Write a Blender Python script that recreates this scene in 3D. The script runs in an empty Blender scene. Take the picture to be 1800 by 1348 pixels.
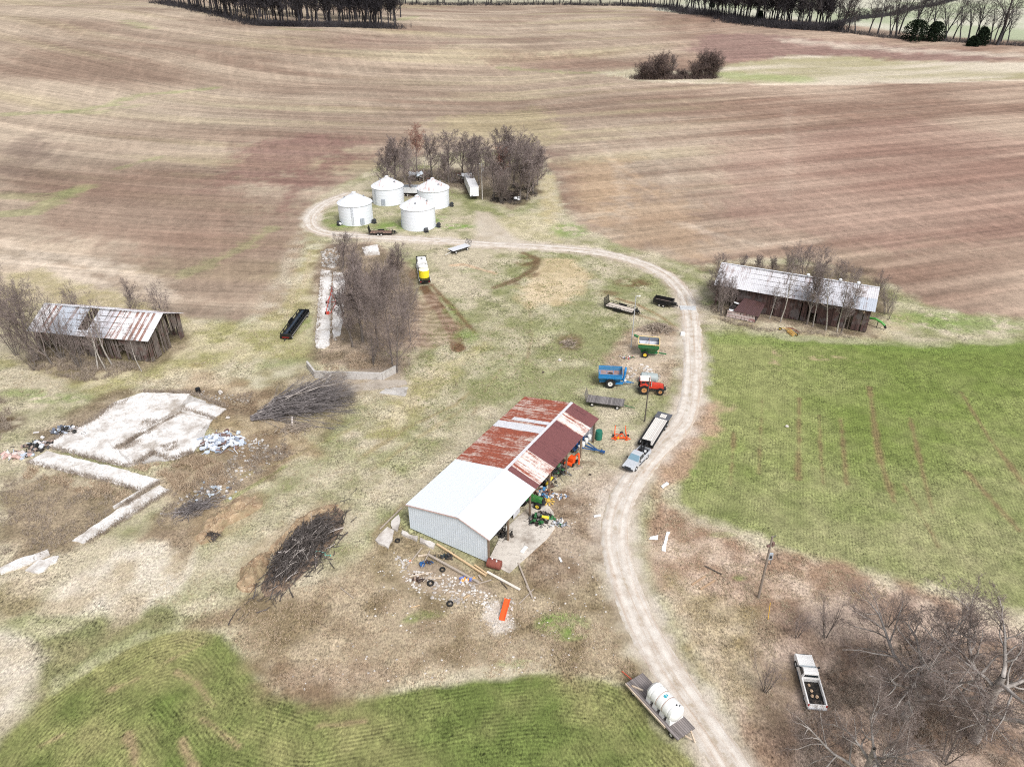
import bpy, math, random
import numpy as np
from mathutils import Vector, Matrix, Euler

# ------------------------------------------------------------------ camera, world, sun, exposure
scn = bpy.context.scene
COL = scn.collection
H, TH, FPX = 67.0, math.radians(31), 1300.0
cam_d = bpy.data.cameras.new("camera"); cam = bpy.data.objects.new("camera", cam_d); COL.objects.link(cam)
cam.location = (0, 0, H); cam.rotation_euler = (math.radians(90) - TH, 0, 0)
cam_d.sensor_width = 36; cam_d.lens = 36 * FPX / 1800; cam_d.clip_start = 0.5; cam_d.clip_end = 9000
scn.camera = cam
SUN_EL, SUN_AZ = 52, 150          # degrees; azimuth clockwise from +Y
w = bpy.data.worlds.new("World"); scn.world = w; w.use_nodes = True
nt = w.node_tree; bg = nt.nodes["Background"]
sky = nt.nodes.new("ShaderNodeTexSky"); sky.sky_type = 'NISHITA'; sky.sun_disc = False
sky.sun_elevation = math.radians(SUN_EL); sky.sun_rotation = math.radians(SUN_AZ)
sky.air_density = 1.0; sky.dust_density = 4.0; sky.ozone_density = 1.0
hs = nt.nodes.new("ShaderNodeHueSaturation"); hs.inputs["Saturation"].default_value = 0.26   # overcast: nearly white sky
nt.links.new(sky.outputs[0], hs.inputs["Color"]); nt.links.new(hs.outputs[0], bg.inputs["Color"])
bg.inputs["Strength"].default_value = 0.11
sd = bpy.data.lights.new("sun", 'SUN'); sd.energy = 1.5; sd.angle = math.radians(18); sd.color = (1, 0.982, 0.96)
so = bpy.data.objects.new("sun", sd); COL.objects.link(so); so.location = (0, 0, 150)
a, e = math.radians(SUN_AZ), math.radians(SUN_EL)
so.rotation_euler = Vector((-math.sin(a) * math.cos(e), -math.cos(a) * math.cos(e), -math.sin(e))).to_track_quat('-Z', 'Y').to_euler()
vs = scn.view_settings; vs.view_transform = 'Standard'; vs.look = 'None'; vs.gamma = 1; vs.exposure = 0.62
vs.use_curve_mapping = False
scn.cycles.use_denoising = False; scn.cycles.filter_width = 1.1
scn.cycles.max_bounces = 5; scn.cycles.diffuse_bounces = 3; scn.cycles.glossy_bounces = 2

# ------------------------------------------------------------------ terrain and picture geometry
def sstep(a, b, x):
    t = np.clip((x - a) / (b - a), 0, 1); return t * t * (3 - 2 * t)
_tabs = {}
def vn(x, y, seed):
    if seed not in _tabs: _tabs[seed] = np.random.default_rng(seed).random((256, 256))
    T = _tabs[seed]
    xi = np.floor(x).astype(np.int64); yi = np.floor(y).astype(np.int64)
    fx = x - xi; fy = y - yi; fx = fx * fx * (3 - 2 * fx); fy = fy * fy * (3 - 2 * fy)
    a = T[xi & 255, yi & 255]; b = T[(xi + 1) & 255, yi & 255]; c = T[xi & 255, (yi + 1) & 255]; d = T[(xi + 1) & 255, (yi + 1) & 255]
    return (a * (1 - fx) + b * fx) * (1 - fy) + (c * (1 - fx) + d * fx) * fy
def fbm(x, y, seed, o=4):
    s = 0; amp = .5
    for i in range(o):
        s = s + amp * vn(x * 2 ** i + 17.3 * i, y * 2 ** i + 9.1 * i, seed + i); amp *= .5
    return s / (1 - .5 ** o)
def terr(X, Y):
    X = np.asarray(X, float); Y = np.asarray(Y, float)
    h = 9 * sstep(400, 640, Y)
    h = h + 15 * np.exp(-((X + 380) / 190) ** 2 - ((Y - 560) / 210) ** 2)
    r1 = Y - 520 - 0.25 * X; h = h + 3.0 * np.exp(-(r1 / 38) ** 2) * sstep(-420, -220, X) * (1 - sstep(120, 330, X))
    r2 = Y - 690 + 0.1 * X; h = h + 4.0 * np.exp(-(r2 / 50) ** 2) * sstep(-300, -120, X) * (1 - sstep(200, 420, X))
    h = h + 20 * sstep(800, 1300, Y) * sstep(-50, 400, X)
    h = h + 4.5 * (fbm(X / 120, Y / 100, 5, 2) - .5) * sstep(260, 380, Y)
    return h
def ray(px, py):
    u = (px - 900) / FPX; v = -(py - 674) / FPX
    return np.array((u, math.cos(TH) + v * math.sin(TH), -math.sin(TH) + v * math.cos(TH)))
def G(px, py, z=0.0):
    """ground point seen at a photo pixel (z metres above the ground)"""
    d = ray(px, py)
    if d[2] < -1e-3:
        t = (z - H) / d[2]
        if d[1] * t < 235: return Vector((d[0] * t, d[1] * t, z))
    ts = np.arange(150.0, 4000.0, 1.0)
    P = d[None] * ts[:, None]; hh = P[:, 2] + H - z - terr(P[:, 0], P[:, 1])
    k = np.argmax(hh < 0)
    if hh[k] >= 0: k = len(ts) - 1
    return Vector((P[k, 0], P[k, 1], float(terr(P[k, 0], P[k, 1])) + z))
def proj(p):
    z = p[2] - H; zc = p[1] * math.cos(TH) - z * math.sin(TH); v = p[1] * math.sin(TH) + z * math.cos(TH)
    return 900 + FPX * p[0] / zc, 674 - FPX * v / zc
def height_to(base, ty):
    lo, hi = 0, 70
    for _ in range(40):
        m = (lo + hi) / 2
        if proj((base[0], base[1], base[2] + m))[1] > ty: lo = m
        else: hi = m
    return lo
def pxm(p):
    """photo pixels per metre at a point"""
    return FPX / (p[1] * math.cos(TH) + (H - p[2]) * math.sin(TH))
def lin(c):
    c = c / 255.0
    return c / 12.92 if c <= .04045 else ((c + .055) / 1.055) ** 2.4
def C(r, g, b, k=1.0):
    return np.array((lin(r) / k, lin(g) / k, lin(b) / k))

# ------------------------------------------------------------------ node material helper
def newmat(name):
    m = bpy.data.materials.new(name); m.use_nodes = True
    t = m.node_tree; b = t.nodes["Principled BSDF"]
    return m, t, b
def nd(t, typ, **kw):
    n = t.nodes.new(typ)
    for k, v in kw.items():
        if hasattr(n, k): setattr(n, k, v)
    return n
def setin(n, **kw):
    for k, v in kw.items(): n.inputs[k].default_value = v
def mixc(t, fac, a, b, blend='MIX'):
    n = t.nodes.new("ShaderNodeMix"); n.data_type = 'RGBA'; n.blend_type = blend
    for sock, val in ((n.inputs[0], fac), (n.inputs[6], a), (n.inputs[7], b)):
        if hasattr(val, 'is_linked'): t.links.new(val, sock)
        elif isinstance(val, (int, float)): sock.default_value = val
        else: sock.default_value = (*val[:3], 1)
    return n.outputs[2]
def mth(t, op, a, b=None, clamp=False):
    n = t.nodes.new("ShaderNodeMath"); n.operation = op; n.use_clamp = clamp
    for i, val in enumerate((a, b)):
        if val is None: continue
        if hasattr(val, 'is_linked'): t.links.new(val, n.inputs[i])
        else: n.inputs[i].default_value = val
    return n.outputs[0]
def noise(t, vec, scale, detail=3, rough=.55, dist=0):
    n = t.nodes.new("ShaderNodeTexNoise"); setin(n, Scale=scale, Detail=detail, Roughness=rough, Distortion=dist)
    if vec is not None: t.links.new(vec, n.inputs["Vector"])
    return n.outputs["Fac"]
def ramp(t, fac, a, b, lo=0.0, hi=1.0):
    n = t.nodes.new("ShaderNodeMapRange"); setin(n, **{"From Min": a, "From Max": b, "To Min": lo, "To Max": hi})
    t.links.new(fac, n.inputs["Value"]); return n.outputs["Result"]
def scalev(t, vec, s):
    n = t.nodes.new("ShaderNodeVectorMath"); n.operation = 'MULTIPLY'; t.links.new(vec, n.inputs[0]); n.inputs[1].default_value = s
    return n.outputs[0]
def objco(t):
    return t.nodes.new("ShaderNodeTexCoord").outputs["Object"]
def geopos(t):
    return t.nodes.new("ShaderNodeNewGeometry").outputs["Position"]
def bump(t, b, h, s=.3, d=.05):
    n = t.nodes.new("ShaderNodeBump"); setin(n, Strength=s, Distance=d); t.links.new(h, n.inputs["Height"]); t.links.new(n.outputs[0], b.inputs["Normal"])
# ------------------------------------------------------------------ GROUND: one continuous terrain sheet, painted by ground cover
K = 1.22
def axis(a0, a1, step, far, gr):
    mid = list(np.arange(a0, a1 + 1e-6, step)); out = []
    x, s = mid[-1], step
    while x < far[1]: s *= gr; x += s; out.append(x)
    lo = []; x, s = mid[0], step
    while x > far[0]: s *= gr; x -= s; lo.append(x)
    return np.array(lo[::-1] + mid + out)
ax = axis(-105, 105, .36, (-5200, 5200), 1.045)
ay = axis(37, 205, .36, (-200, 6000), 1.018)
NX, NY = len(ax), len(ay)
GX, GY = [q.ravel() for q in np.meshgrid(ax, ay, indexing='ij')]
GZ = terr(GX, GY)
GZ = GZ + (fbm(GX / 9, GY / 9, 61, 3) - .5) * .16 * sstep(205, 190, GY) + (fbm(GX / 2.2, GY / 2.2, 65, 2) - .5) * .10 * sstep(160, 120, GY) - .055
n1 = fbm(GX / 14, GY / 14, 11); n2 = fbm(GX / 3.2, GY / 3.2, 21); n3 = fbm(GX / 40, GY / 40, 31); n4 = fbm(GX / 1.1, GY / 1.1, 41, 2)
def pts(pl): return np.array([G(x, y)[:2] for x, y in pl])
def seg_dist(P, closed, idx):
    """distance to a polyline and, for a closed one, inside flag"""
    X, Y = GX[idx], GY[idx]; best = np.full(len(X), 1e18); ins = np.zeros(len(X), bool)
    n = len(P)
    for i in range(n if closed else n - 1):
        ax_, ay_ = P[i]; bx, by = P[(i + 1) % n]; dx, dy = bx - ax_, by - ay_; L = dx * dx + dy * dy + 1e-12
        t = np.clip(((X - ax_) * dx + (Y - ay_) * dy) / L, 0, 1)
        best = np.minimum(best, (X - ax_ - t * dx) ** 2 + (Y - ay_ - t * dy) ** 2)
        if closed:
            c = ((ay_ > Y) != (by > Y)); xx = ax_ + (Y - ay_) * dx / (dy if abs(dy) > 1e-12 else 1e-12)
            ins ^= c & (X < xx)
    return np.sqrt(best), ins
def bbox(P, m): return np.nonzero((GX > P[:, 0].min() - m) & (GX < P[:, 0].max() + m) & (GY > P[:, 1].min() - m) & (GY < P[:, 1].max() + m))[0]
def pmask(pl, soft=1.0, wob=1.5, world=False):
    P = np.array(pl, float) if world else pts(pl); idx = bbox(P, soft * 2 + wob * 2)
    d, ins = seg_dist(P, True, idx); sd_ = np.where(ins, d, -d)
    sd_ = sd_ + wob * 2 * (n2[idx] - .5) + wob * 1.2 * (n1[idx] - .5)
    m = np.zeros(len(GX)); m[idx] = sstep(-soft, soft, sd_); return m
def smask(pl, hw, soft=.5, wob=.4):
    P = pts(pl); idx = bbox(P, hw + soft * 2 + wob * 2)
    d, _ = seg_dist(P, False, idx); d = d + wob * 2 * (n2[idx] - .5) + wob * (n4[idx] - .5)
    m = np.zeros(len(GX)); m[idx] = 1 - sstep(hw - soft, hw + soft, d); return m
def emask(x, y, rx, ry, soft=.35):
    """soft patch round a pixel, radii in metres"""
    c = G(x, y); q = np.sqrt(((GX - c.x) / rx) ** 2 + ((GY - c.y) / ry) ** 2) + (n2 - .5) * .9 + (n4 - .5) * .35
    m = 1 - sstep(1 - soft, 1 + soft, q)
    return m * np.clip((n2 * .6 + n4 * .4 - .36) * 5, 0, 1) ** .8
col = np.zeros((len(GX), 3)); kind = np.zeros((len(GX), 4)); kind[:, 0] = 1
def paint(m, c, s=1.0, k=None):
    global col
    mm = (m * s)[:, None]; col = col * (1 - mm) + np.asarray(c)[None] / K * mm
    if k is not None:
        for i, v in enumerate(k):
            if v is not None: kind[:, i] = kind[:, i] * (1 - m) + v * m
def mix(a, b, t): return np.asarray(a)[None] * (1 - t[:, None]) + np.asarray(b)[None] * t[:, None]
def paintv(m, cv, s=1.0, k=None):
    global col
    mm = (m * s)[:, None]; col = col * (1 - mm) + cv / K * mm
    if k is not None:
        for i, v in enumerate(k):
            if v is not None: kind[:, i] = kind[:, i] * (1 - m) + v * m
# streak coordinates of the tilled land: contour lines that bend up the slopes to both sides
S = GY - .0011 * np.minimum(GX + 20, 0) ** 2 - .31 * np.maximum(GX, 0)
T = GX + .3 * GY
# yard turf
STRAW, GRASS, BROWN = C(198, 188, 168), C(134, 146, 98), C(158, 140, 116)
tg = np.clip((n1 - .5) * 2.6 + (n2 - .5) * 1.6 + .47, 0, 1)
col = mix(STRAW, GRASS, tg) / K
paintv(np.ones(len(GX)), mix(C(196, 180, 150), C(160, 140, 112), np.clip((n2 - .5) * 3 + .4, 0, 1)), .35)
# ---- tilled fields (far sheet)
TILL = [(-900, 575), (0, 560), (70, 530), (200, 545), (330, 560), (430, 562), (490, 540), (515, 490), (530, 430), (533, 390), (560, 350), (610, 318), (670, 290), (780, 268),
        (930, 262), (968, 300), (985, 350), (1010, 395), (1075, 425), (1160, 448), (1235, 470), (1262, 462), (1400, 452), (1540, 490), (1620, 530), (1700, 552), (1800, 558), (2900, 560), (6000, 30), (1400, -60), (400, -60), (-5000, 30)]
mt = pmask(TILL, 2.0, 2.5)
st1 = fbm(S / 9, T / 90, 71, 4); st2 = fbm(S / 3.2, T / 60, 77, 3); big = fbm(GX / 70, GY / 60, 83, 3)
rightish = sstep(20, 110, GX - .12 * (GY - 200))
tc = mix(C(186, 169, 150), C(143, 122, 107), np.clip((st1 - .5) * 1.5 + (big - .5) * 1.7 + .47, 0, 1))
tc = tc * (1 - .55 * rightish[:, None]) + mix(C(186, 161, 143), C(145, 115, 100), np.clip((st1 - .5) * 1.6 + (big - .5) * 1.3 + .5, 0, 1)) * .55 * rightish[:, None]
lg = np.clip((fbm(S / 16, T / 120, 91, 3) - .52) * 5, 0, 1) * (1 - rightish)
tc = tc * (1 - .45 * lg[:, None]) + C(184, 172, 138)[None] * .45 * lg[:, None]
tc = tc * (1 + .24 * (st2 - .5))[:, None]
tc = tc * (1 + .09 * rightish * np.sin(S / 1.15 + 5 * (n3 - .5) + 2 * (n1 - .5)) * np.clip((big - .35) * 4, .2, 1))[:, None]
paintv(mt, tc, 1, (.25, 1, 0, 0))
def tp(pl, c, s=.8, soft=5, wob=5): paint(pmask(pl, soft, wob) * mt, c, s)
def ts(pl, hw, c, s=.8, soft=2, wob=2): paint(smask(pl, hw, soft, wob), c, s)
# dark wet patches and pale patches of the fields
for pl, c, s in (([(0, 250), (60, 240), (110, 275), (40, 310), (-40, 300)], C(120, 100, 92), .55), ([(430, 250), (560, 235), (640, 250), (540, 300), (450, 320), (380, 330)], C(138, 105, 98), .7),
                 ([(480, 320), (600, 270), (680, 262), (600, 300), (520, 350), (500, 380)], C(136, 104, 96), .75), ([(60, 330), (300, 300), (440, 330), (420, 440), (250, 450), (80, 400)], C(142, 116, 102), .5),
                 ([(280, 440), (500, 420), (510, 480), (470, 530), (340, 545)], C(150, 128, 112), .6), ([(985, 290), (1100, 280), (1120, 340), (1040, 380), (1000, 360)], C(186, 158, 128), .6),
                 ([(950, 265), (985, 262), (1000, 320), (1000, 380), (975, 340)], C(120, 95, 88), .6), ([(1250, 250), (1600, 210), (1900, 260), (1900, 420), (1500, 430), (1280, 380)], C(156, 122, 112), .35),
                 ([(1050, 395), (1180, 330), (1260, 420), (1230, 455), (1100, 425)], C(178, 152, 126), .6), ([(760, 210), (940, 190), (1000, 230), (940, 255), (780, 240)], C(178, 166, 128), .5),
                 ([(600, 60), (700, 68), (820, 75), (740, 92), (600, 85)], C(150, 124, 112), .5), ([(830, 100), (1000, 95), (1130, 112), (980, 122), (860, 115)], C(146, 120, 106), .6),
                 ([(1240, 60), (1450, 70), (1700, 90), (1800, 105), (1700, 112), (1450, 100), (1280, 110), (1200, 90)], C(140, 112, 106), .75)):
    tp(pl, c, s, 7, 9)
# pale field stones / washed soil streaks
for pl, hw, s in (([(1185, 345), (1180, 300), (1100, 220)], 2, .15), ([(1380, 350), (1390, 260), (1385, 190)], 2, .1), ([(1100, 390), (1085, 300), (1060, 250)], 1.5, .2),
                  ([(1180, 390), (1330, 430), (1430, 425)], 1.2, .3), ([(880, 420), (960, 385)], 1, .2), ([(0, 455), (90, 470), (150, 500)], 2.2, .8), ([(60, 450), (140, 455), (220, 475), (300, 520)], 2.0, .6), ([(150, 460), (200, 482)], 1.6, .7), ([(0, 425), (40, 440), (80, 462)], 1.5, .6), ([(110, 470), (185, 500), (230, 530)], .8, .6)):
    ts(pl, hw, C(214, 198, 180), s)
for pl, hw, s in (([(0, 202), (120, 198), (190, 186), (240, 168), (310, 162), (375, 155)], 2.5, .7), ([(60, 196), (160, 200), (260, 184)], 2, .4), ([(0, 378), (60, 372), (130, 338)], 3.5, .6), ([(0, 345), (80, 350), (150, 330)], 3, .45), ([(205, 296), (280, 276)], 1.5, .6), ([(330, 480), (420, 440), (480, 400)], 2, .45), ([(120, 10), (160, 8)], 5, .6), ([(225, 38), (260, 50)], 4, .6),
                  ([(880, 120), (960, 126), (1040, 130)], 3, .55), ([(490, 50), (560, 54)], 4, .5), ([(700, 36), (730, 30)], 5, .5)):
    ts(pl, hw, C(148, 158, 104), s * .7, 1.5, 2.5)
# creek strip with pale dead grass, field edge track
paintv(pmask([(1040, 128), (1110, 122), (1200, 128), (1290, 112), (1400, 98), (1500, 100), (1650, 110), (1800, 110), (2300, 100), (2300, 130), (1800, 141), (1500, 148), (1250, 148), (1120, 143)], 3, 5),
       mix(C(216, 204, 186), C(176, 168, 134), np.clip((st1 - .5) * 3 + .4, 0, 1)), .9, (.8, .3, 0, 0))
paint(smask([(1270, 132), (1330, 136), (1400, 140)], 9, 5, 4), C(158, 170, 112), .6)
paint(smask([(1100, 138), (1200, 146), (1400, 149.5), (1600, 147), (1800, 141), (2200, 128)], 1.6, 1, .8), C(228, 214, 194), .8)
paint(smask([(1380, 72), (1500, 82), (1620, 90), (1800, 98)], 6, 3, 6), C(206, 192, 176), .7)
# pale green pasture beyond the far tree line
paintv(pmask([(1150, 18), (1330, 32), (1500, 46), (1620, 62), (1800, 72), (2600, 80), (2600, -40), (1180, -40)], 4, 4), mix(C(206, 204, 186), C(176, 184, 154), np.clip((big - .5) * 4 + .5, 0, 1)), .95, (.4, 0, 0, 0))
paint(pmask([(560, 6), (1200, 6), (1200, -50), (300, -50)], 4, 4), C(184, 180, 158), .9)
# ---- green drilled fields
RF = [(1236, 590), (1330, 590), (1480, 602), (1640, 610), (1800, 602), (2500, 590), (2500, 1250), (1800, 1082), (1700, 1045), (1560, 1010), (1450, 985), (1330, 945), (1250, 920), (1196, 884), (1188, 850), (1212, 800), (1244, 742), (1242, 700), (1228, 650)]
mr = pmask(RF, 1.0, 1.6)
gl = np.clip((n1 - .5) * 1.9 + (n3 - .5) * 1.8 + (n2 - .5) * .8 + .47, 0, 1)
gc = mix(C(119, 132, 70), C(146, 149, 98), gl)
fade = np.clip(sstep(100, 60, GY - .12 * (GX - 40)) * .6, 0, 1); gc = gc * (1 - fade[:, None]) + mix(C(140, 142, 100), C(184, 172, 142), n2) * fade[:, None]
gc = gc * (1 + .5 * (n4 - .5))[:, None]
paintv(mr, gc, 1, (.9, 0, .55, 0))
SR = GX - .33 * GY
for pl, hw in (([(1405, 700), (1404, 840)], .35), ([(1440, 730), (1446, 850)], .25), ([(1478, 735), (1488, 850)], .4), ([(1528, 680), (1545, 800), (1572, 880)], .5), ([(1600, 735), (1622, 830), (1640, 900)], .35), ([(1690, 690), (1740, 770), (1800, 850)], .45), ([(1590, 850), (1650, 960)], .3), ([(1700, 830), (1790, 930)], .45), ([(1290, 760), (1284, 850)], .2), ([(1340, 700), (1334, 830)], .2)):
    paint(smask(pl, hw * .8, .35, .4), C(136, 114, 86), .75)
for x, y, rx, ry, s in ((1366, 620, .9, 1.2, .9), (1362, 640, .9, 2.0, .8), (1450, 629, 3.6, .9, .8), (1270, 715, 2.2, 1.6, .6), (1500, 636, 2, .5, .4)):
    paint(emask(x, y, rx, ry), C(186, 160, 136), s)
BF = [(-400, 1450), (-60, 1400), (0, 1312), (60, 1245), (150, 1180), (250, 1125), (330, 1105), (395, 1112), (432, 1160), (465, 1212), (540, 1236), (640, 1226), (730, 1206), (830, 1190), (950, 1180), (1060, 1192), (1108, 1212), (1160, 1290), (1215, 1348), (1240, 1420)]
mb = pmask(BF, .5, .9)
edge = pts([(-60, 1390), (0, 1300), (60, 1240), (150, 1176), (250, 1122), (330, 1100), (395, 1115), (440, 1165), (480, 1212), (560, 1236), (700, 1212), (830, 1190), (950, 1180), (1060, 1192), (1108, 1212), (1160, 1290), (1215, 1348), (1245, 1420)])
idx = np.nonzero(mb > 0)[0]; dB, _ = seg_dist(edge, False, idx); SB = np.zeros(len(GX)); SB[idx] = dB
bc = mix(C(108, 120, 66), C(148, 144, 98), np.clip((n1 - .5) * 2.4 + (n2 - .5) * 1.2 + .45, 0, 1)) * (1 + .5 * (n4 - .5))[:, None]
paintv(mb, bc, 1, (.9, 0, .9, 0))
for pl, hw in (([(285, 1165), (345, 1135), (355, 1130)], .25), ([(310, 1180), (345, 1200), (372, 1238)], .35), ([(195, 1210), (245, 1190)], .3), ([(225, 1290), (240, 1348)], .4), ([(320, 1300), (340, 1348)], .3), ([(70, 1310), (110, 1290)], .3), ([(560, 1275), (640, 1268)], .25), ([(345, 1255), (420, 1310)], .2)):
    paint(smask(pl, hw, .35, .5), C(176, 148, 122), .65)
# dark green ragged strip left of it
paintv(pmask([(40, 1180), (60, 1130), (180, 1075), (300, 1060), (330, 1085), (230, 1110), (130, 1165), (60, 1230)], .8, 1.6), mix(C(104, 114, 66), C(160, 146, 116), n2), .85, (1, 0, 0, 0))
# pale matted straw areas
def stra(pl, c1=C(218, 206, 188), c2=C(180, 162, 138), s=.9, soft=1.5, wob=2.5): paintv(pmask(pl, soft, wob), mix(c1, c2, np.clip((n2 - .5) * 3.2 + .4, 0, 1)), s, (.9, 0, 0, 0))
stra([(90, 1030), (200, 960), (330, 930), (350, 1000), (300, 1055), (170, 1080), (80, 1070)], C(222, 210, 194), C(196, 180, 158))
stra([(-20, 1110), (40, 1120), (60, 1170), (30, 1250), (-20, 1280), (-200, 1300), (-200, 1100)], C(226, 214, 200), C(200, 186, 166))
stra([(0, 1010), (90, 990), (150, 960), (60, 1060), (0, 1090)], C(196, 180, 158), C(150, 136, 108))
stra([(400, 660), (540, 640), (560, 690), (480, 700), (420, 720)], s=.5)
stra([(340, 640), (480, 700), (560, 800), (430, 830), (380, 760), (300, 690)], C(196, 176, 150), C(160, 138, 112), .8)
stra([(640, 330), (560, 380), (545, 420), (620, 440), (500, 560), (430, 570), (560, 350)], s=.4)
stra([(0, 480), (80, 470), (330, 560), (430, 575), (500, 545), (545, 440), (560, 440), (540, 620), (400, 640), (330, 660), (180, 690), (0, 640)], C(206, 192, 158), C(176, 166, 118), .55)
stra([(918, 500), (960, 455), (1010, 458), (1040, 490), (1000, 530), (930, 540), (912, 520)], C(214, 194, 164), C(196, 176, 142), .9)
stra([(700, 680), (760, 640), (860, 600), (700, 760), (640, 800)], C(200, 186, 150), C(170, 160, 108), .5)
stra([(860, 390), (950, 370), (1000, 400), (985, 425), (900, 420)], C(206, 194, 164), C(186, 176, 140), .7)
stra([(940, 300), (975, 310), (985, 390), (960, 395)], C(204, 190, 162), C(190, 176, 140), .9)
stra([(1250, 545), (1290, 565), (1400, 590), (1530, 600), (1590, 580), (1610, 560), (1560, 540), (1530, 590), (1260, 560)], C(206, 192, 164), C(180, 162, 132), .85)
# brownish rough ground round the shed front
rough = lambda pl, s=.85, c1=C(186, 168, 146), c2=C(138, 116, 94): stra(pl, c1, c2, s, 1.5, 2.5)
rough([(470, 1040), (600, 1000), (680, 930), (760, 960), (860, 1010), (960, 1000), (1000, 900), (1050, 900), (1050, 1000), (1095, 1110), (1130, 1190), (1060, 1195), (950, 1180), (830, 1190), (730, 1205), (560, 1235), (470, 1215), (430, 1150), (400, 1110), (330, 1100), (380, 1070)], .9, C(178, 160, 136), C(136, 118, 94))
rough([(480, 1170), (640, 1150), (720, 1190), (560, 1225), (500, 1215)], .6, C(190, 170, 152), C(140, 116, 96))
rough([(0, 840), (90, 830), (200, 850), (250, 870), (160, 950), (60, 1000), (0, 1000)], .9, C(160, 142, 120), C(138, 122, 100))
rough([(260, 850), (330, 800), (460, 760), (520, 800), (430, 880), (330, 960), (250, 950), (290, 890)], .8, C(168, 148, 126), C(138, 118, 98))
rough([(60, 760), (200, 690), (350, 680), (440, 690), (430, 730), (400, 720), (240, 690), (90, 790)], .8, C(150, 132, 112), C(128, 110, 92))
rough([(420, 700), (560, 650), (640, 690), (560, 770), (470, 760)], .6, C(170, 150, 126), C(120, 100, 82))
rough([(548, 480), (575, 430), (660, 420), (720, 470), (750, 600), (700, 660), (560, 640)], .8, C(172, 150, 134), C(126, 106, 94))
rough([(676, 330), (700, 300), (940, 290), (950, 340), (900, 370), (800, 330)], .75, C(158, 140, 122), C(112, 96, 82))
rough([(40, 640), (60, 600), (330, 580), (340, 610), (250, 650), (120, 670)], .7, C(150, 132, 112), C(104, 88, 74))
rough([(1245, 540), (1270, 560), (1540, 595), (1560, 540), (1540, 470), (1260, 460)], .75, C(150, 130, 112), C(100, 84, 72))
# leaf litter round the big trees
stra([(1135, 960), (1160, 880), (1230, 920), (1330, 955), (1560, 1020), (1800, 1095), (2000, 1150), (2000, 1420), (1360, 1420), (1300, 1280), (1205, 1110), (1150, 1020)], C(206, 184, 166), C(160, 132, 112), .95, 1.5, 2)
stra([(1180, 1020), (1330, 1080), (1400, 1180), (1350, 1260), (1280, 1230), (1200, 1100)], C(178, 164, 134), C(150, 140, 100), .6)
stra([(1340, 1100), (1500, 1030), (1700, 1060), (1850, 1130), (1850, 1400), (1420, 1400), (1340, 1250)], C(188, 166, 152), C(146, 124, 110), .7)
# gravelly apron between shed and lane, dirt right of the lane
stra([(920, 960), (960, 880), (1010, 840), (1060, 830), (1110, 840), (1130, 860), (1060, 900), (1048, 960), (1000, 930), (950, 990)], C(206, 192, 178), C(160, 140, 120), .9)
stra([(905, 970), (955, 880), (1005, 838), (1060, 815), (1110, 835), (1092, 870), (1052, 905), (1050, 960), (1005, 1010), (940, 1010)], C(188, 170, 152), C(142, 120, 100), .85)
stra([(905, 960), (1000, 900), (1050, 910), (1050, 1000), (990, 1040)], C(176, 158, 140), C(140, 120, 100), .8)
stra([(1185, 760), (1225, 705), (1258, 705), (1250, 750), (1215, 800), (1190, 850), (1160, 870), (1150, 830)], C(196, 166, 146), C(176, 146, 124), .9)
for x, y, rx, ry, c, s in ((1030, 815, 2.4, .8, C(104, 84, 66), .8), (985, 870, 1.6, 1.2, C(116, 92, 72), .7), (1010, 885, 1.0, .8, C(120, 98, 80), .6), (870, 965, 2, 2, C(110, 96, 84), .6), (1002, 600, 2.8, 4, C(122, 98, 78), .75), (1112, 497, 4.5, 2.6, C(112, 86, 62), .85), (1070, 515, 3, 1.6, C(128, 104, 80), .7),
                           (760, 530, 1.6, 5, C(136, 108, 86), .8), (800, 575, 2.4, 3, C(132, 106, 82), .7), (930, 460, 3.4, 3.6, C(112, 86, 64), .8), (935, 480, 2.0, 3, C(110, 84, 62), .7), (905, 496, 3, 1.6, C(110, 84, 62), .7), (730, 480, 1.6, 4, C(140, 114, 92), .7),
                           (560, 415, 2.5, 1, C(150, 130, 104), .4), (10, 745, 3, 3, C(92, 74, 58), .9), (870, 435, 4, 1, C(160, 132, 108), .6), (1088, 680, 2.6, .9, C(130, 104, 80), .7), (1060, 672, 2.4, .8, C(124, 100, 78), .6), (1150, 690, 3, .7, C(150, 126, 104), .5), (700, 575, 6, 10, C(150, 126, 110), .35)):
    paint(emask(x, y, rx, ry), c, s)
for pl, hw, c, s in (([(745, 505), (770, 540), (800, 590), (805, 612)], 1.3, C(112, 84, 62), .95), ([(758, 500), (795, 540), (835, 585)], .6, C(116, 88, 64), .8), ([(1085, 525), (1120, 535), (1160, 555), (1195, 580)], .35, C(150, 122, 92), .8), ([(1100, 545), (1150, 562), (1190, 600)], .3, C(150, 122, 92), .6), ([(640, 800), (720, 748), (800, 712), (825, 690)], .3, C(158, 142, 104), .7), ([(655, 826), (740, 765), (810, 722)], .3, C(158, 142, 104), .5),
                     ([(795, 466), (815, 464), (835, 470), (870, 480)], .5, C(206, 176, 148), .8), ([(920, 445), (945, 455), (940, 472), (900, 495), (870, 505)], .8, C(112, 88, 66), .75), ([(520, 480), (512, 540), (500, 560)], .6, C(200, 184, 156), .5), ([(545, 440), (535, 500)], .4, C(196, 178, 150), .5),
                     ([(930, 530), (935, 590), (925, 640)], .15, C(140, 118, 92), .6), ([(880, 650), (850, 690), (830, 730)], .15, C(150, 130, 100), .6), ([(655, 940), (700, 895), (710, 885)], .3, C(150, 128, 104), .6), ([(430, 835), (520, 800), (640, 742)], .25, C(150, 142, 96), .5), ([(400, 880), (500, 820)], .3, C(130, 150, 70), .4)):
    paint(smask(pl, hw, .4, .5), c, s)
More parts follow.
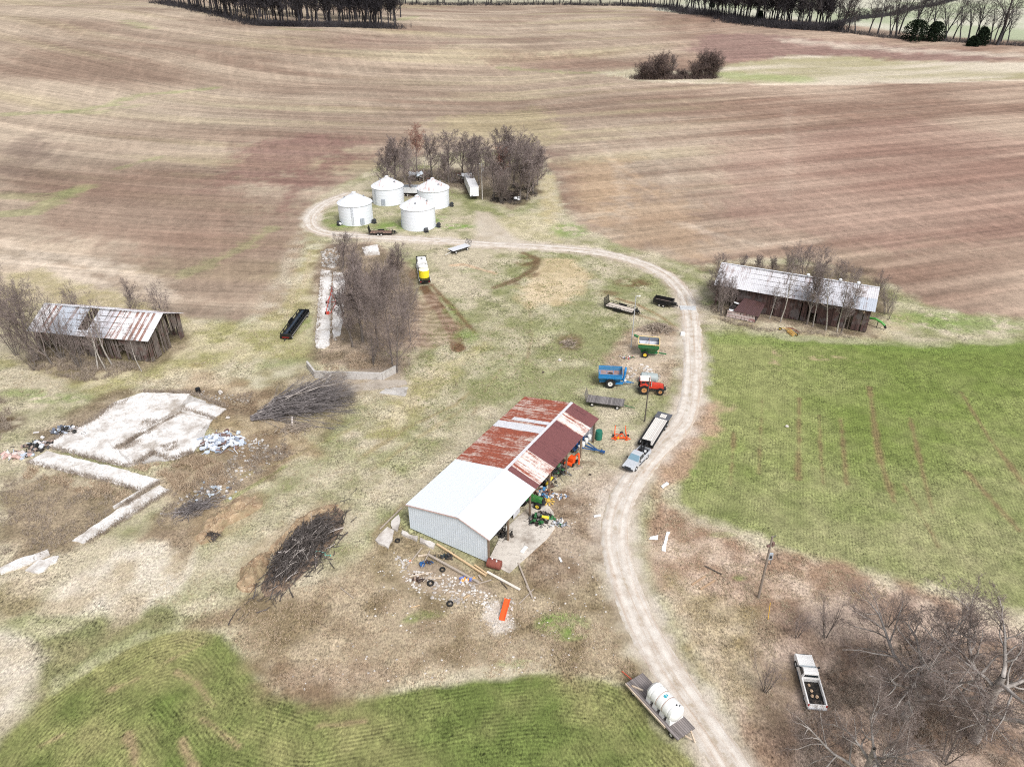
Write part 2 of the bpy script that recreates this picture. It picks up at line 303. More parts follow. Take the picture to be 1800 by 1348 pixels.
# rows beside the tank trailer (old silage rows)
paintv(pmask([(735, 520), (760, 515), (800, 570), (810, 600), (750, 612), (715, 610)], 1, 1), mix(C(196, 172, 152), C(120, 94, 78), np.clip(.4 + .35 * np.sin(GY * 2.6 + 9 * n2 + 5 * n1) + .8 * (n4 - .5), 0, 1)), .6, (.6, 0, 0, 0))
# pinkish old yard pad round the green wagon
stra([(1065, 640), (1105, 585), (1130, 570), (1185, 575), (1192, 600), (1180, 660), (1165, 690), (1140, 680), (1060, 650)], C(206, 186, 168), C(160, 138, 120), .85, 1, 1.5)
# bright green growth
for x, y, rx, ry, s in ((985, 1095, 3.0, 1.6, .75), (1000, 1115, 2, .8, .6), (905, 1165, 2, .5, .5), (755, 385, 5, 3.5, .7), (800, 398, 6, 2.2, .8), (690, 398, 5, 4, .6), (1000, 405, 5, 6, .6), (560, 385, 4, 3, .3), (600, 396, 4, 2, .5), (820, 590, 3, 3, .5), (790, 545, 1.5, 3, .6), (1255, 530, 3, 2, .5), (1640, 560, 14, 3.5, .6), (1720, 575, 12, 3, .5), (1175, 490, 3, 1.2, .6), (535, 570, 1.6, 4, .5), (820, 475, 2, 1.5, .3),
                        (100, 700, 6, 1.6, .5), (40, 690, 5, 1.6, .4), (740, 1080, 3, .8, .35), (720, 1090, 1, .5, .5), (1250, 770, 1.5, .6, .5), (1220, 830, 1.2, 1.0, .5), (340, 700, 2, 1, .3), (700, 620, 3, 2, .2), (1300, 1015, .9, .5, .5), (1270, 940, 2, .6, .4), (1100, 760, 2.4, 3, .25), (1090, 870, 1.5, 3, .0)):
    paint(emask(x, y, rx, ry), C(120, 152, 68) if y < 420 or y > 1090 else C(126, 150, 76), s)
paint(smask([(1240, 592), (1400, 597), (1640, 612), (1800, 604)], 2.5, 1.5, 1.2), C(118, 140, 70), .4)
# bare orange clay by the brush piles, burnt ground, pale crushed stone
for pl, c, s in (([(410, 1010), (440, 960), (560, 880), (620, 885), (600, 930), (460, 1040), (430, 1045)], C(196, 174, 142), .35), ([(335, 940), (350, 900), (430, 865), (470, 870), (455, 905), (390, 950), (345, 960)], C(184, 160, 128), .35),
                 ([(840, 1085), (860, 1050), (890, 1060), (900, 1100), (870, 1120)], C(232, 220, 208), .85), ([(720, 990), (800, 1000), (870, 1040), (850, 1060), (760, 1040), (710, 1020)], C(196, 176, 156), .7), ([(0, 990), (60, 975), (90, 980), (70, 1000), (40, 1010), (0, 1000)], C(188, 170, 150), .5), ([(570, 655), (700, 640), (715, 690), (640, 680), (590, 690)], C(176, 160, 146), .7)):
    paintv(pmask(pl, .6, .9), mix(c, c * .72, n2), s, (.5, 0, 0, 0))
# gravel lane underlay and spur
LANE = [(1325, 1400), (1288, 1348), (1232, 1265), (1180, 1190), (1130, 1100), (1094, 1010), (1081, 940), (1094, 880), (1122, 830), (1160, 785), (1200, 740), (1214, 690), (1217, 640), (1216, 580), (1211, 540), (1198, 510), (1165, 480), (1110, 457), (1040, 442), (950, 434), (870, 430), (780, 424), (690, 418), (620, 414), (575, 410), (550, 400), (545, 384), (557, 368), (582, 352), (612, 342)]
GRAV = C(216, 204, 192)
paintv(smask(LANE, 2.75, 1.3, .9), mix(GRAV, C(176, 158, 140), np.clip((n2 - .5) * 2 + .4, 0, 1)), .85, (.15, 0, 0, 1))
SPUR = [(905, 430), (880, 405), (852, 385), (836, 368)]
paintv(pmask([(835, 430), (832, 395), (838, 372), (858, 375), (885, 398), (915, 420), (980, 436)], 1.2, 1.5), mix(C(212, 202, 188), C(188, 172, 152), n2), .85, (.2, 0, 0, 1))
paint(smask([(540, 375), (560, 360), (600, 345)], 1.5, 1, .5), C(212, 202, 190), .5)
# ------- shader
def ground_material():
    m, t, b = newmat("ground_cover"); pos = geopos(t)
    ac = nd(t, "ShaderNodeAttribute", attribute_name="cover"); ak = nd(t, "ShaderNodeAttribute", attribute_name="kind"); ast = nd(t, "ShaderNodeAttribute", attribute_name="rows")
    sep = t.nodes.new("ShaderNodeSeparateColor"); t.links.new(ak.outputs["Color"], sep.inputs[0])
    c = ac.outputs["Color"]
    g1 = noise(t, pos, 2.6, 4, .7); g2 = noise(t, pos, .55, 3, .6); g3 = noise(t, scalev(t, pos, (1, .45, 1)), 6.5, 2, .6)
    f = mth(t, 'ADD', mth(t, 'MULTIPLY', ramp(t, g1, .3, .7, -.5, .5), .80), mth(t, 'MULTIPLY', ramp(t, g3, .3, .7, -.5, .5), .80))
    f = mth(t, 'ADD', f, mth(t, 'MULTIPLY', ramp(t, g2, .3, .7, -.5, .5), .34))
    f = mth(t, 'MULTIPLY', f, mth(t, 'ADD', mth(t, 'MULTIPLY', sep.outputs[0], .95), .25)); f = mth(t, 'MULTIPLY', f, ramp(t, noise(t, pos, .11, 4, .65), .36, .64, .45, 1.15))
    # tilled streaks
    s1 = noise(t, scalev(t, ast.outputs["Vector"], (.55, .02, 1)), 1.0, 4, .65); s2 = noise(t, scalev(t, ast.outputs["Vector"], (.12, .006, 1)), 1.0, 3, .6); s3 = noise(t, scalev(t, pos, (.5, .3, 1)), 1.0, 6, .8)
    fs = mth(t, 'ADD', mth(t, 'MULTIPLY', ramp(t, s1, .3, .7, -.5, .5), .34), mth(t, 'MULTIPLY', ramp(t, s2, .42, .6, -.5, .5), .16))
    fs = mth(t, 'ADD', fs, mth(t, 'MULTIPLY', ramp(t, s3, .3, .7, -.5, .5), .5))
    s4 = noise(t, scalev(t, ast.outputs["Vector"], (.30, .012, 1)), 1.0, 2, .6); s5 = noise(t, scalev(t, ast.outputs["Vector"], (.02, .16, 1)), 1.0, 3, .6)
    fs = mth(t, 'ADD', fs, mth(t, 'ADD', ramp(t, s4, .5, .62, 0, .14), ramp(t, s5, .5, .66, 0, .16)))
    f = mth(t, 'ADD', f, mth(t, 'MULTIPLY', fs, sep.outputs[1]))
    # drilled rows
    sx = t.nodes.new("ShaderNodeSeparateXYZ"); t.links.new(ast.outputs["Vector"], sx.inputs[0])
    rw = mth(t, 'SINE', mth(t, 'MULTIPLY', sx.outputs[0], 2 * math.pi / .42))
    rw = mth(t, 'MULTIPLY', rw, ramp(t, noise(t, pos, .35, 3), .4, .65, .02, .26)); f = mth(t, 'ADD', f, mth(t, 'MULTIPLY', rw, sep.outputs[2]))
    f = mth(t, 'ADD', f, 1.0)
    mul = t.nodes.new("ShaderNodeVectorMath"); mul.operation = 'SCALE'; t.links.new(c, mul.inputs[0]); t.links.new(mth(t, 'MAXIMUM', f, .18), mul.inputs["Scale"])
    hue = mixc(t, ramp(t, noise(t, pos, 1.3, 3, .6), .38, .66, 0, .55), mul.outputs[0], (.95, 1.0, .93), 'MULTIPLY')
    cc = mixc(t, mth(t, 'MULTIPLY', sep.outputs[0], 1.0), mul.outputs[0], hue)
    t.links.new(cc, b.inputs["Base Color"]); setin(b, Roughness=.95); b.inputs["Specular IOR Level"].default_value = .15
    bump(t, b, mth(t, 'ADD', g1, mth(t, 'MULTIPLY', rw, mth(t, 'MULTIPLY', sep.outputs[2], .8))), .55, .12)
    return m
ground_mat = ground_material()
rows = np.zeros((len(GX), 3)); rows[:, 0] = S; rows[:, 1] = T
rows[mr > .02, 0] = SR[mr > .02]; rows[mb > .01, 0] = SB[mb > .01]
rows[:, 0] = rows[:, 0] + .08 * (n2 - .5)
LM = smask(LANE, 3.4, .8, 0); GZ = GZ * (1 - LM) - .06 * LM * (GY < 235) + GZ * LM * (GY >= 235)
ii, jj = np.meshgrid(np.arange(NX - 1), np.arange(NY - 1), indexing='ij'); q0 = (ii * NY + jj).ravel()
quads = np.stack([q0, q0 + NY, q0 + NY + 1, q0 + 1], 1)
lab = np.zeros(len(GX), int); lab[mt > .5] = 1; lab[mr > .5] = 2; lab[mb > .5] = 3
fl = lab[quads[:, 0]]
def np_mesh(name, V, F, mats, smooth=True):
    me = bpy.data.meshes.new(name); V = np.asarray(V, np.float32); F = np.asarray(F, np.int32); k = F.shape[1]
    me.vertices.add(len(V)); me.vertices.foreach_set("co", V.ravel()); me.loops.add(F.size); me.loops.foreach_set("vertex_index", F.ravel())
    me.polygons.add(len(F)); me.polygons.foreach_set("loop_start", np.arange(0, F.size, k, dtype=np.int32))
    me.polygons.foreach_set("use_smooth", np.full(len(F), smooth, bool))
    for m in mats: me.materials.append(m)
    me.update(calc_edges=True); return me
def attrs(me, idx, c4, k4, r3):
    for nm, ty, ar in (("cover", 'FLOAT_COLOR', c4), ("kind", 'FLOAT_COLOR', k4), ("rows", 'FLOAT_VECTOR', r3)):
        at = me.attributes.new(nm, ty, 'POINT'); at.data.foreach_set("color" if ty == 'FLOAT_COLOR' else "vector", np.ascontiguousarray(ar[idx], np.float32).ravel())
col4 = np.concatenate([np.clip(col, .01, .9), np.ones((len(GX), 1))], 1)
VV = np.stack([GX, GY, GZ], 1)
for k, nm in enumerate(("ground", "tilled_field", "crop_field", "crop_field")):
    F = quads[fl == k]; u, inv = np.unique(F, return_inverse=True)
    me = np_mesh(nm, VV[u], inv.reshape(F.shape), [ground_mat]); attrs(me, u, col4, kind, rows)
    o = bpy.data.objects.new(nm, me); COL.objects.link(o); o["kind"] = "structure"
# ------- the gravel lane: a low crowned strip lying on the ground
def spline(P, step):
    P = [np.array(p[:2]) for p in P]; out = []
    for i in range(len(P) - 1):
        p0, p1, p2, p3 = P[max(i - 1, 0)], P[i], P[i + 1], P[min(i + 2, len(P) - 1)]
        n = max(2, int(np.linalg.norm(p2 - p1) / step))
        for j in range(n):
            t = j / n; out.append(.5 * ((2 * p1) + (p2 - p0) * t + (2 * p0 - 5 * p1 + 4 * p2 - p3) * t * t + (3 * p1 - p0 - 3 * p2 + p3) * t ** 3))
    out.append(P[-1]); return np.array(out)
def lane_material():
    m, t, b = newmat("lane_gravel"); pos = geopos(t); ast = nd(t, "ShaderNodeAttribute", attribute_name="rows")
    sx = t.nodes.new("ShaderNodeSeparateXYZ"); t.links.new(ast.outputs["Vector"], sx.inputs[0])
    trk = noise(t, scalev(t, ast.outputs["Vector"], (2.2, .06, 1)), 1.0, 3, .6); n_a = noise(t, pos, .5, 4, .65); n_b = noise(t, pos, 7, 3, .7)
    base = mixc(t, ramp(t, n_a, .35, .68), C(224, 217, 208) / K, C(190, 175, 160) / K)
    base = mixc(t, ramp(t, trk, .48, .64, 0, .6), base, C(178, 148, 120) / K)
    base = mixc(t, ramp(t, n_b, .35, .75, 0, .4), base, C(236, 228, 218) / K)
    wheel = mth(t, 'ABSOLUTE', mth(t, 'SUBTRACT', mth(t, 'ABSOLUTE', sx.outputs[0]), .85)); base = mixc(t, mth(t, 'MULTIPLY', ramp(t, wheel, .1, .5, .75, 0), ramp(t, noise(t, pos, .8, 3), .35, .6)), base, C(238, 230, 220) / K)
    edge_ = mth(t, 'ABSOLUTE', sx.outputs[0]); base = mixc(t, mth(t, 'MULTIPLY', ramp(t, edge_, 1.5, 2.2), ramp(t, noise(t, pos, 1.2, 4, .7), .4, .6)), base, C(176, 160, 126) / K); base = mixc(t, mth(t, 'MULTIPLY', ramp(t, edge_, .5, .1, 0, .55), ramp(t, noise(t, pos, .6, 4, .7), .5, .62)), base, C(168, 150, 122) / K)
    t.links.new(base, b.inputs["Base Color"]); setin(b, Roughness=.95); bump(t, b, n_b, .4, .05); return m
lane_mat = lane_material()
def strip(name, P, hw, mat, lift=.05):
    n = len(P); tn = np.gradient(P, axis=0); tn /= np.linalg.norm(tn, axis=1)[:, None]; nr = np.stack([tn[:, 1], -tn[:, 0]], 1)
    arc = np.concatenate([[0], np.cumsum(np.linalg.norm(np.diff(P, axis=0), axis=1))])
    us = np.linspace(-1, 1, 11); V = []; R_ = []
    for i in range(n):
        l = hw * (1 + .22 * (vn(arc[i:i + 1] / .8, np.array([.3]), 301)[0] - .5) + .34 * (vn(arc[i:i + 1] / 7, np.array([2.3]), 303)[0] - .5)); r = hw * (1 + .22 * (vn(arc[i:i + 1] / .8, np.array([7.3]), 305)[0] - .5) + .34 * (vn(arc[i:i + 1] / 7, np.array([5.3]), 307)[0] - .5))
        for u in us:
            o_ = u * (l if u < 0 else r); p = P[i] + nr[i] * o_
            V.append((p[0], p[1], lift * (1 - abs(u) ** 6) - .16 * (abs(u) == 1))); R_.append((o_, arc[i], 0))
    q = [(i * 11 + j, (i + 1) * 11 + j, (i + 1) * 11 + j + 1, i * 11 + j + 1) for i in range(n - 1) for j in range(10)]
    me = np_mesh(name, V, q, [mat]); at = me.attributes.new("rows", 'FLOAT_VECTOR', 'POINT'); at.data.foreach_set("vector", np.array(R_, np.float32).ravel())
    o = bpy.data.objects.new(name, me); COL.objects.link(o); o["kind"] = "structure"; return o
strip("gravel_lane", spline([G(*p) for p in LANE], .5), 2.05, lane_mat, .05)
del col4, VV, quads, ii, jj, q0
# ------------------------------------------------------------------ mesh builder and thing helpers
class MB:
    def __init__(s): s.v = []; s.f = []; s.m = []; s.X = None
    def add(s, vs, fs, mat=0):
        o = len(s.v)
        for p in vs:
            p = Vector(p); s.v.append(s.X @ p if s.X is not None else p)
        for f in fs: s.f.append([i + o for i in f]); s.m.append(mat)
    def box(s, x0, x1, y0, y1, z0, z1, mat=0):
        s.add([(x, y, z) for z in (z0, z1) for y in (y0, y1) for x in (x0, x1)], [(0, 2, 3, 1), (4, 5, 7, 6), (0, 1, 5, 4), (2, 6, 7, 3), (0, 4, 6, 2), (1, 3, 7, 5)], mat)
    def obox(s, c, d, rot=(0, 0, 0), mat=0):
        M = Matrix.Translation(c) @ Euler(rot).to_matrix().to_4x4(); x, y, z = d[0] / 2, d[1] / 2, d[2] / 2
        s.add([M @ Vector((i * x, j * y, k * z)) for k in (-1, 1) for j in (-1, 1) for i in (-1, 1)], [(0, 2, 3, 1), (4, 5, 7, 6), (0, 1, 5, 4), (2, 6, 7, 3), (0, 4, 6, 2), (1, 3, 7, 5)], mat)
    def bar(s, p, q, a, b=None, mat=0):
        """rectangular bar from p to q"""
        b = b or a; p, q = Vector(p), Vector(q); d = (q - p); L = d.length
        if L < 1e-6: return
        d /= L; up = Vector((0, 0, 1)) if abs(d.z) < .95 else Vector((1, 0, 0)); sx = d.cross(up).normalized() * a / 2; sy = sx.cross(d).normalized() * b / 2
        s.add([p - sx - sy, p + sx - sy, p + sx + sy, p - sx + sy, q - sx - sy, q + sx - sy, q + sx + sy, q - sx + sy], [(3, 2, 1, 0), (4, 5, 6, 7), (0, 1, 5, 4), (1, 2, 6, 5), (2, 3, 7, 6), (3, 0, 4, 7)], mat)
    def cyl(s, p, q, r0, r1=None, n=12, mat=0, cap=True):
        r1 = r0 if r1 is None else r1; p, q = Vector(p), Vector(q); d = (q - p).normalized(); up = Vector((0, 0, 1)) if abs(d.z) < .95 else Vector((1, 0, 0))
        a = d.cross(up).normalized(); b = a.cross(d); vs = []
        for c, r in ((p, r0), (q, r1)): vs += [c + (a * math.cos(t) + b * math.sin(t)) * r for t in [2 * math.pi * i / n for i in range(n)]]
        fs = [(i, n + i, n + (i + 1) % n, (i + 1) % n) for i in range(n)]
        if cap: fs += [tuple(range(n)), tuple(range(2 * n - 1, n - 1, -1))]
        s.add(vs, fs, mat)
    def tube(s, P, r, n=6, mat=0):
        for i in range(len(P) - 1):
            s.cyl(P[i], P[i + 1], r if not hasattr(r, '__len__') else r[i], r if not hasattr(r, '__len__') else r[i + 1], n, mat)
    def lathe(s, prof, n=24, c=(0, 0, 0), axis='z', mat=0, ring=False):
        vs = []; c = Vector(c)
        for r, h in prof:
            for i in range(n):
                t = 2 * math.pi * i / n; x, y = r * math.cos(t), r * math.sin(t)
                vs.append(c + Vector((x, y, h) if axis == 'z' else ((h, x, y) if axis == 'x' else (y, h, x))))
        fs = [(k * n + i, k * n + (i + 1) % n, (k + 1) * n + (i + 1) % n, (k + 1) * n + i) for k in range(len(prof) - 1) for i in range(n)]
        if ring: k = len(prof) - 1; fs += [(k * n + i, k * n + (i + 1) % n, (i + 1) % n, i) for i in range(n)]
        else: fs += [tuple(range(n - 1, -1, -1)), tuple((len(prof) - 1) * n + i for i in range(n))]
        s.add(vs, fs, mat)
    def prof(s, poly, y0, y1, inset=None, mat=0):
        """side profile (x, z) extruded across y; inset: extra y inset per point (tumblehome)"""
        n = len(poly); ins = inset or [0] * n
        vs = [(x, y0 + i, z) for (x, z), i in zip(poly, ins)] + [(x, y1 - i, z) for (x, z), i in zip(poly, ins)]
        s.add(vs, [tuple(range(n)), tuple(range(2 * n - 1, n - 1, -1))] + [(i, n + i, n + (i + 1) % n, (i + 1) % n) for i in range(n)], mat)
    def prism(s, poly, z0, z1, mat=0):
        n = len(poly); vs = [(x, y, z0) for x, y in poly] + [(x, y, z1) for x, y in poly]
        a = sum(poly[i][0] * poly[(i + 1) % n][1] - poly[(i + 1) % n][0] * poly[i][1] for i in range(n))
        fs = [tuple(range(n - 1, -1, -1)), tuple(range(n, 2 * n))] + [(i, (i + 1) % n, n + (i + 1) % n, n + i) for i in range(n)]
        if a < 0: fs = [tuple(reversed(f)) for f in fs]
        s.add(vs, fs, mat)
    def ribbed(s, a, b, c, d, n, amp=.03, mat=0, th=.03):
        """ribbed sheet: a->b eave edge, d->c the opposite edge, ribs run a->d; box-rib profile, n ribs"""
        a, b, c, d = map(Vector, (a, b, c, d)); nrm = (b - a).cross(d - a).normalized(); us = []
        for i in range(n):
            for o_, h in ((0, 0), (.12, 1), (.3, 1), (.42, 0)): us.append(((i + o_) / n, h))
        us.append((1, 0)); vs = []
        for u, h in us:
            vs += [a.lerp(b, u) + nrm * amp * h, d.lerp(c, u) + nrm * amp * h]
        m_ = len(us); fs = [(2 * i, 2 * i + 2, 2 * i + 3, 2 * i + 1) for i in range(m_ - 1)]
        vs += [v - nrm * th for v in list(vs)]; o = 2 * m_; fs += [(o + 2 * i + 1, o + 2 * i + 3, o + 2 * i + 2, o + 2 * i) for i in range(m_ - 1)]
        fs += [(2 * i, o + 2 * i, o + 2 * i + 2, 2 * i + 2) for i in range(m_ - 1)] + [(2 * i + 1, 2 * i + 3, o + 2 * i + 3, o + 2 * i + 1) for i in range(m_ - 1)]
        s.add(vs, fs, mat)
    def build(s, name, mats, parent=None, smooth=False, loc=None):
        me = bpy.data.meshes.new(name); me.from_pydata(s.v, [], s.f)
        for m in (mats if isinstance(mats, (list, tuple)) else [mats]): me.materials.append(m)
        me.polygons.foreach_set("material_index", s.m)
        if smooth:
            me.polygons.foreach_set("use_smooth", [True] * len(s.f))
            try: me.set_sharp_from_angle(angle=math.radians(38))
            except Exception: pass
        me.update(); o = bpy.data.objects.new(name, me); COL.objects.link(o)
        if parent is not None: o.parent = parent
        if loc is not None: o.location = loc
        return o
def tag(o, label=None, cat=None, group=None, kind=None):
    if label: o["label"] = label
    if cat: o["category"] = cat
    if group: o["group"] = group
    if kind: o["kind"] = kind
    return o
def thing(name, label, cat, loc=(0, 0, 0), yaw=0, group=None, scale=1):
    o = bpy.data.objects.new(name, None); COL.objects.link(o); o.location = loc; o.rotation_euler = (0, 0, yaw); o.scale = (scale,) * 3; o.empty_display_size = .3
    return tag(o, label, cat, group)
def copy_tree(o, parent=None):
    c = o.copy(); COL.objects.link(c); c.parent = parent
    for ch in o.children: copy_tree(ch, c)
    return c
def yaw_px(a, b):
    p, q = G(*a), G(*b); return math.atan2(q.y - p.y, q.x - p.x)
def yaw_xy(a, b): return math.atan2(b[1] - a[1], b[0] - a[0])
def rv(rng, a): return rng.uniform(-a, a)
# ------------------------------------------------------------------ materials
_mats = {}
def paintm(name, c, rough=.45, metal=0, dirt=.25, dc=(150, 136, 120), scale=2.0, spec=.4):
    """painted or plain surface with faint dirt and wear"""
    if name in _mats: return _mats[name]
    m, t, b = newmat(name); p = objco(t); n = noise(t, p, scale, 5, .65); n2_ = noise(t, p, scale * 9, 3, .7)
    c0 = C(*c); d0 = C(*dc)
    k = mixc(t, ramp(t, n, .45, .75, 0, dirt), c0, d0); k = mixc(t, ramp(t, n2_, .4, .7, 0, dirt * .5), k, c0 * .7)
    t.links.new(k, b.inputs["Base Color"]); setin(b, Roughness=rough, Metallic=metal); b.inputs["Specular IOR Level"].default_value = spec
    _mats[name] = m; return m
def woodm(name, c1, c2, axis=0, w=.16, gap=True, rough=.9, patch=None):
    """weathered boards: axis = local axis across the boards"""
    if name in _mats: return _mats[name]
    m, t, b = newmat(name); p = objco(t); sx = t.nodes.new("ShaderNodeSeparateXYZ"); t.links.new(p, sx.inputs[0]); u = mth(t, 'MULTIPLY', sx.outputs[axis], 1 / w)
    wn = t.nodes.new("ShaderNodeTexWhiteNoise"); wn.noise_dimensions = '1D'; t.links.new(mth(t, 'FLOOR', u), wn.inputs["W"])
    sc = [1.2, 1.2, 1.2]; sc[axis] = 14; n = noise(t, scalev(t, p, tuple(sc)), 1.0, 4, .65)
    k = mixc(t, mth(t, 'ADD', mth(t, 'MULTIPLY', wn.outputs["Value"], .6), mth(t, 'MULTIPLY', ramp(t, n, .3, .7), .5), True), C(*c1), C(*c2))
    if patch: k = mixc(t, ramp(t, noise(t, p, .5, 4, .6), .5, .62, 0, .8), k, C(*patch))
    if gap:
        fr = mth(t, 'FRACT', u); k = mixc(t, mth(t, 'LESS_THAN', fr, .1), k, C(30, 26, 24))
    t.links.new(k, b.inputs["Base Color"]); setin(b, Roughness=rough); b.inputs["Specular IOR Level"].default_value = .2; bump(t, b, n, .4, .02); _mats[name] = m; return m
def rustm(name, cs, rusts, axis=0, dens=.5, w=.75, streak=.35, rough=.6, metal=.0):
    """sheet-metal roof: sheet-wide tone changes plus rust that runs along the slope (axis = local axis across the sheets)"""
    m, t, b = newmat(name); p = objco(t); sx = t.nodes.new("ShaderNodeSeparateXYZ"); t.links.new(p, sx.inputs[0])
    wn = t.nodes.new("ShaderNodeTexWhiteNoise"); wn.noise_dimensions = '1D'; t.links.new(mth(t, 'FLOOR', mth(t, 'MULTIPLY', sx.outputs[axis], 1 / w)), wn.inputs["W"])
    sc = [.22, .22, .22]; sc[axis] = 3.2; n = noise(t, scalev(t, p, tuple(sc)), 1.0, 5, .7); n_b = noise(t, p, .35, 4, .6); n_c = noise(t, p, 3.0, 4, .7)
    f = mth(t, 'ADD', mth(t, 'MULTIPLY', ramp(t, wn.outputs["Value"], 0, 1, -.5, .5), streak * 2.0), mth(t, 'ADD', ramp(t, n, .3, .7, -.5, .5), mth(t, 'ADD', mth(t, 'MULTIPLY', ramp(t, n_b, .3, .7, -.5, .5), .6), mth(t, 'MULTIPLY', ramp(t, n_c, .3, .7, -.5, .5), .45))))
    f = ramp(t, f, -.5 + (1 - dens) * 1.0, .0 + (1 - dens) * 1.0, 0, 1)
    r = mixc(t, ramp(t, n_c, .3, .7), C(*rusts[0]), C(*rusts[1])); k = mixc(t, f, C(*cs), r)
    t.links.new(k, b.inputs["Base Color"]); setin(b, Roughness=rough, Metallic=metal); b.inputs["Specular IOR Level"].default_value = .3
    for n_ in t.nodes:
        if n_.type == 'MAP_RANGE': n_.clamp = True
    return m
def twigm(name, c1, c2, scale=.25):
    m, t, b = newmat(name); p = geopos(t); n = noise(t, p, scale, 4, .7)
    t.links.new(mixc(t, ramp(t, n, .3, .7), C(*c1), C(*c2)), b.inputs["Base Color"]); setin(b, Roughness=.9); b.inputs["Specular IOR Level"].default_value = .1; return m
def glassm(name, c=(40, 50, 56), rough=.08):
    if name in _mats: return _mats[name]
    m, t, b = newmat(name); b.inputs["Base Color"].default_value = (*C(*c), 1); setin(b, Roughness=rough); b.inputs["Specular IOR Level"].default_value = .6; _mats[name] = m; return m
black_m = paintm("black_paint", (26, 27, 29), .45, 0, .25, (80, 74, 68)); rubber_m = paintm("tyre_rubber", (30, 30, 31), .85, 0, .45, (92, 84, 76)); steel_m = paintm("dull_steel", (120, 120, 120), .5, .3, .4, (96, 72, 56))
white_m = paintm("white_paint", (232, 234, 236), .45, 0, .12); conc_lt = None
glass_m = glassm("dark_glass"); bark_m = twigm("grey_bark", (140, 132, 126), (92, 86, 82), 1.5); palebark_m = twigm("pale_bark", (196, 190, 182), (136, 130, 124), 1.5)
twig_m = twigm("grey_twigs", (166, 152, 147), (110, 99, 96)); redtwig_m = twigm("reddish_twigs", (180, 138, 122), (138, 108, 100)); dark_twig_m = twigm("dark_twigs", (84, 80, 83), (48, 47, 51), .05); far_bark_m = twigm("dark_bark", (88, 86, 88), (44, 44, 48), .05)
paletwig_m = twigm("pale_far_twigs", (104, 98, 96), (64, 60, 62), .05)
def concrete(name, c=(226, 223, 220), d=(178, 168, 158), crack=True):
    m, t, b = newmat(name); p = geopos(t); n = noise(t, p, .28, 5, .65); n_b = noise(t, p, 2.2, 4, .7); n_c = noise(t, scalev(t, p, (1, 1, 1)), .9, 2, .5, 1.5)
    k = mixc(t, ramp(t, n, .48, .66, 0, .9), C(*c) / 1.02, C(*d) / 1.12); k = mixc(t, ramp(t, n_b, .52, .75, 0, .5), k, C(150, 138, 126) / 1.35); k = mixc(t, ramp(t, noise(t, p, .12, 6, .7), .55, .63, 0, .6), k, C(158, 142, 122) / 1.2)
    if crack: k = mixc(t, ramp(t, mth(t, 'ABSOLUTE', mth(t, 'SUBTRACT', n_c, .5)), 0, .012, .7, 0), k, C(112, 104, 96) / 1.35)
    t.links.new(k, b.inputs["Base Color"]); setin(b, Roughness=.9); bump(t, b, n_b, .3, .03); return m
conc_m = concrete("old_concrete"); conc_grey = concrete("stained_concrete", (196, 192, 188), (128, 120, 110)); stone_m = concrete("broken_stone", (206, 200, 194), (150, 140, 132), False)
# ------------------------------------------------------------------ bare trees
def chains_mesh(name, groups, mat):
    """groups: list of (points (n,3), radii (n)); one mesh of tapered tubes"""
    by = {}
    for P, r, k in groups: by.setdefault((len(P), k), []).append((P, r))
    Vs, Fs, off = [], [], 0
    for (n, k), L in by.items():
        P = np.array([x[0] for x in L]); R_ = np.array([x[1] for x in L]); tn = np.gradient(P, axis=1); tn /= np.linalg.norm(tn, axis=2, keepdims=True) + 1e-9
        ref = np.where(np.abs(tn[:, :1, 2:3]) > .9, np.array([1., 0, 0])[None, None], np.array([0, 0, 1.])[None, None]); a = np.cross(tn, np.broadcast_to(ref, tn.shape)); a /= np.linalg.norm(a, axis=2, keepdims=True) + 1e-9; b = np.cross(tn, a)
        th = np.arange(k) * 2 * np.pi / k
        V = P[:, :, None] + (a[:, :, None] * np.cos(th)[None, None, :, None] + b[:, :, None] * np.sin(th)[None, None, :, None]) * R_[:, :, None, None]
        Cn = len(L); base = off + np.arange(Cn)[:, None, None] * n * k + np.arange(n - 1)[None, :, None] * k; j = np.arange(k)[None, None]; j2 = (np.arange(k) + 1) % k; j2 = j2[None, None]
        Fs.append(np.stack([base + j, base + j2, base + k + j2, base + k + j], -1).reshape(-1, 4)); Vs.append(V.reshape(-1, 3)); off += Cn * n * k
    return np_mesh(name, np.concatenate(Vs), np.concatenate(Fs), [mat])
def rot_about(d, ang, az, rng=None):
    up = np.array([0, 0, 1.]) if abs(d[2]) < .9 else np.array([1., 0, 0]); a = np.cross(d, up); a /= np.linalg.norm(a); b = np.cross(d, a)
    v = d * math.cos(ang) + (a * math.cos(az) + b * math.sin(az)) * math.sin(ang); return v / np.linalg.norm(v)
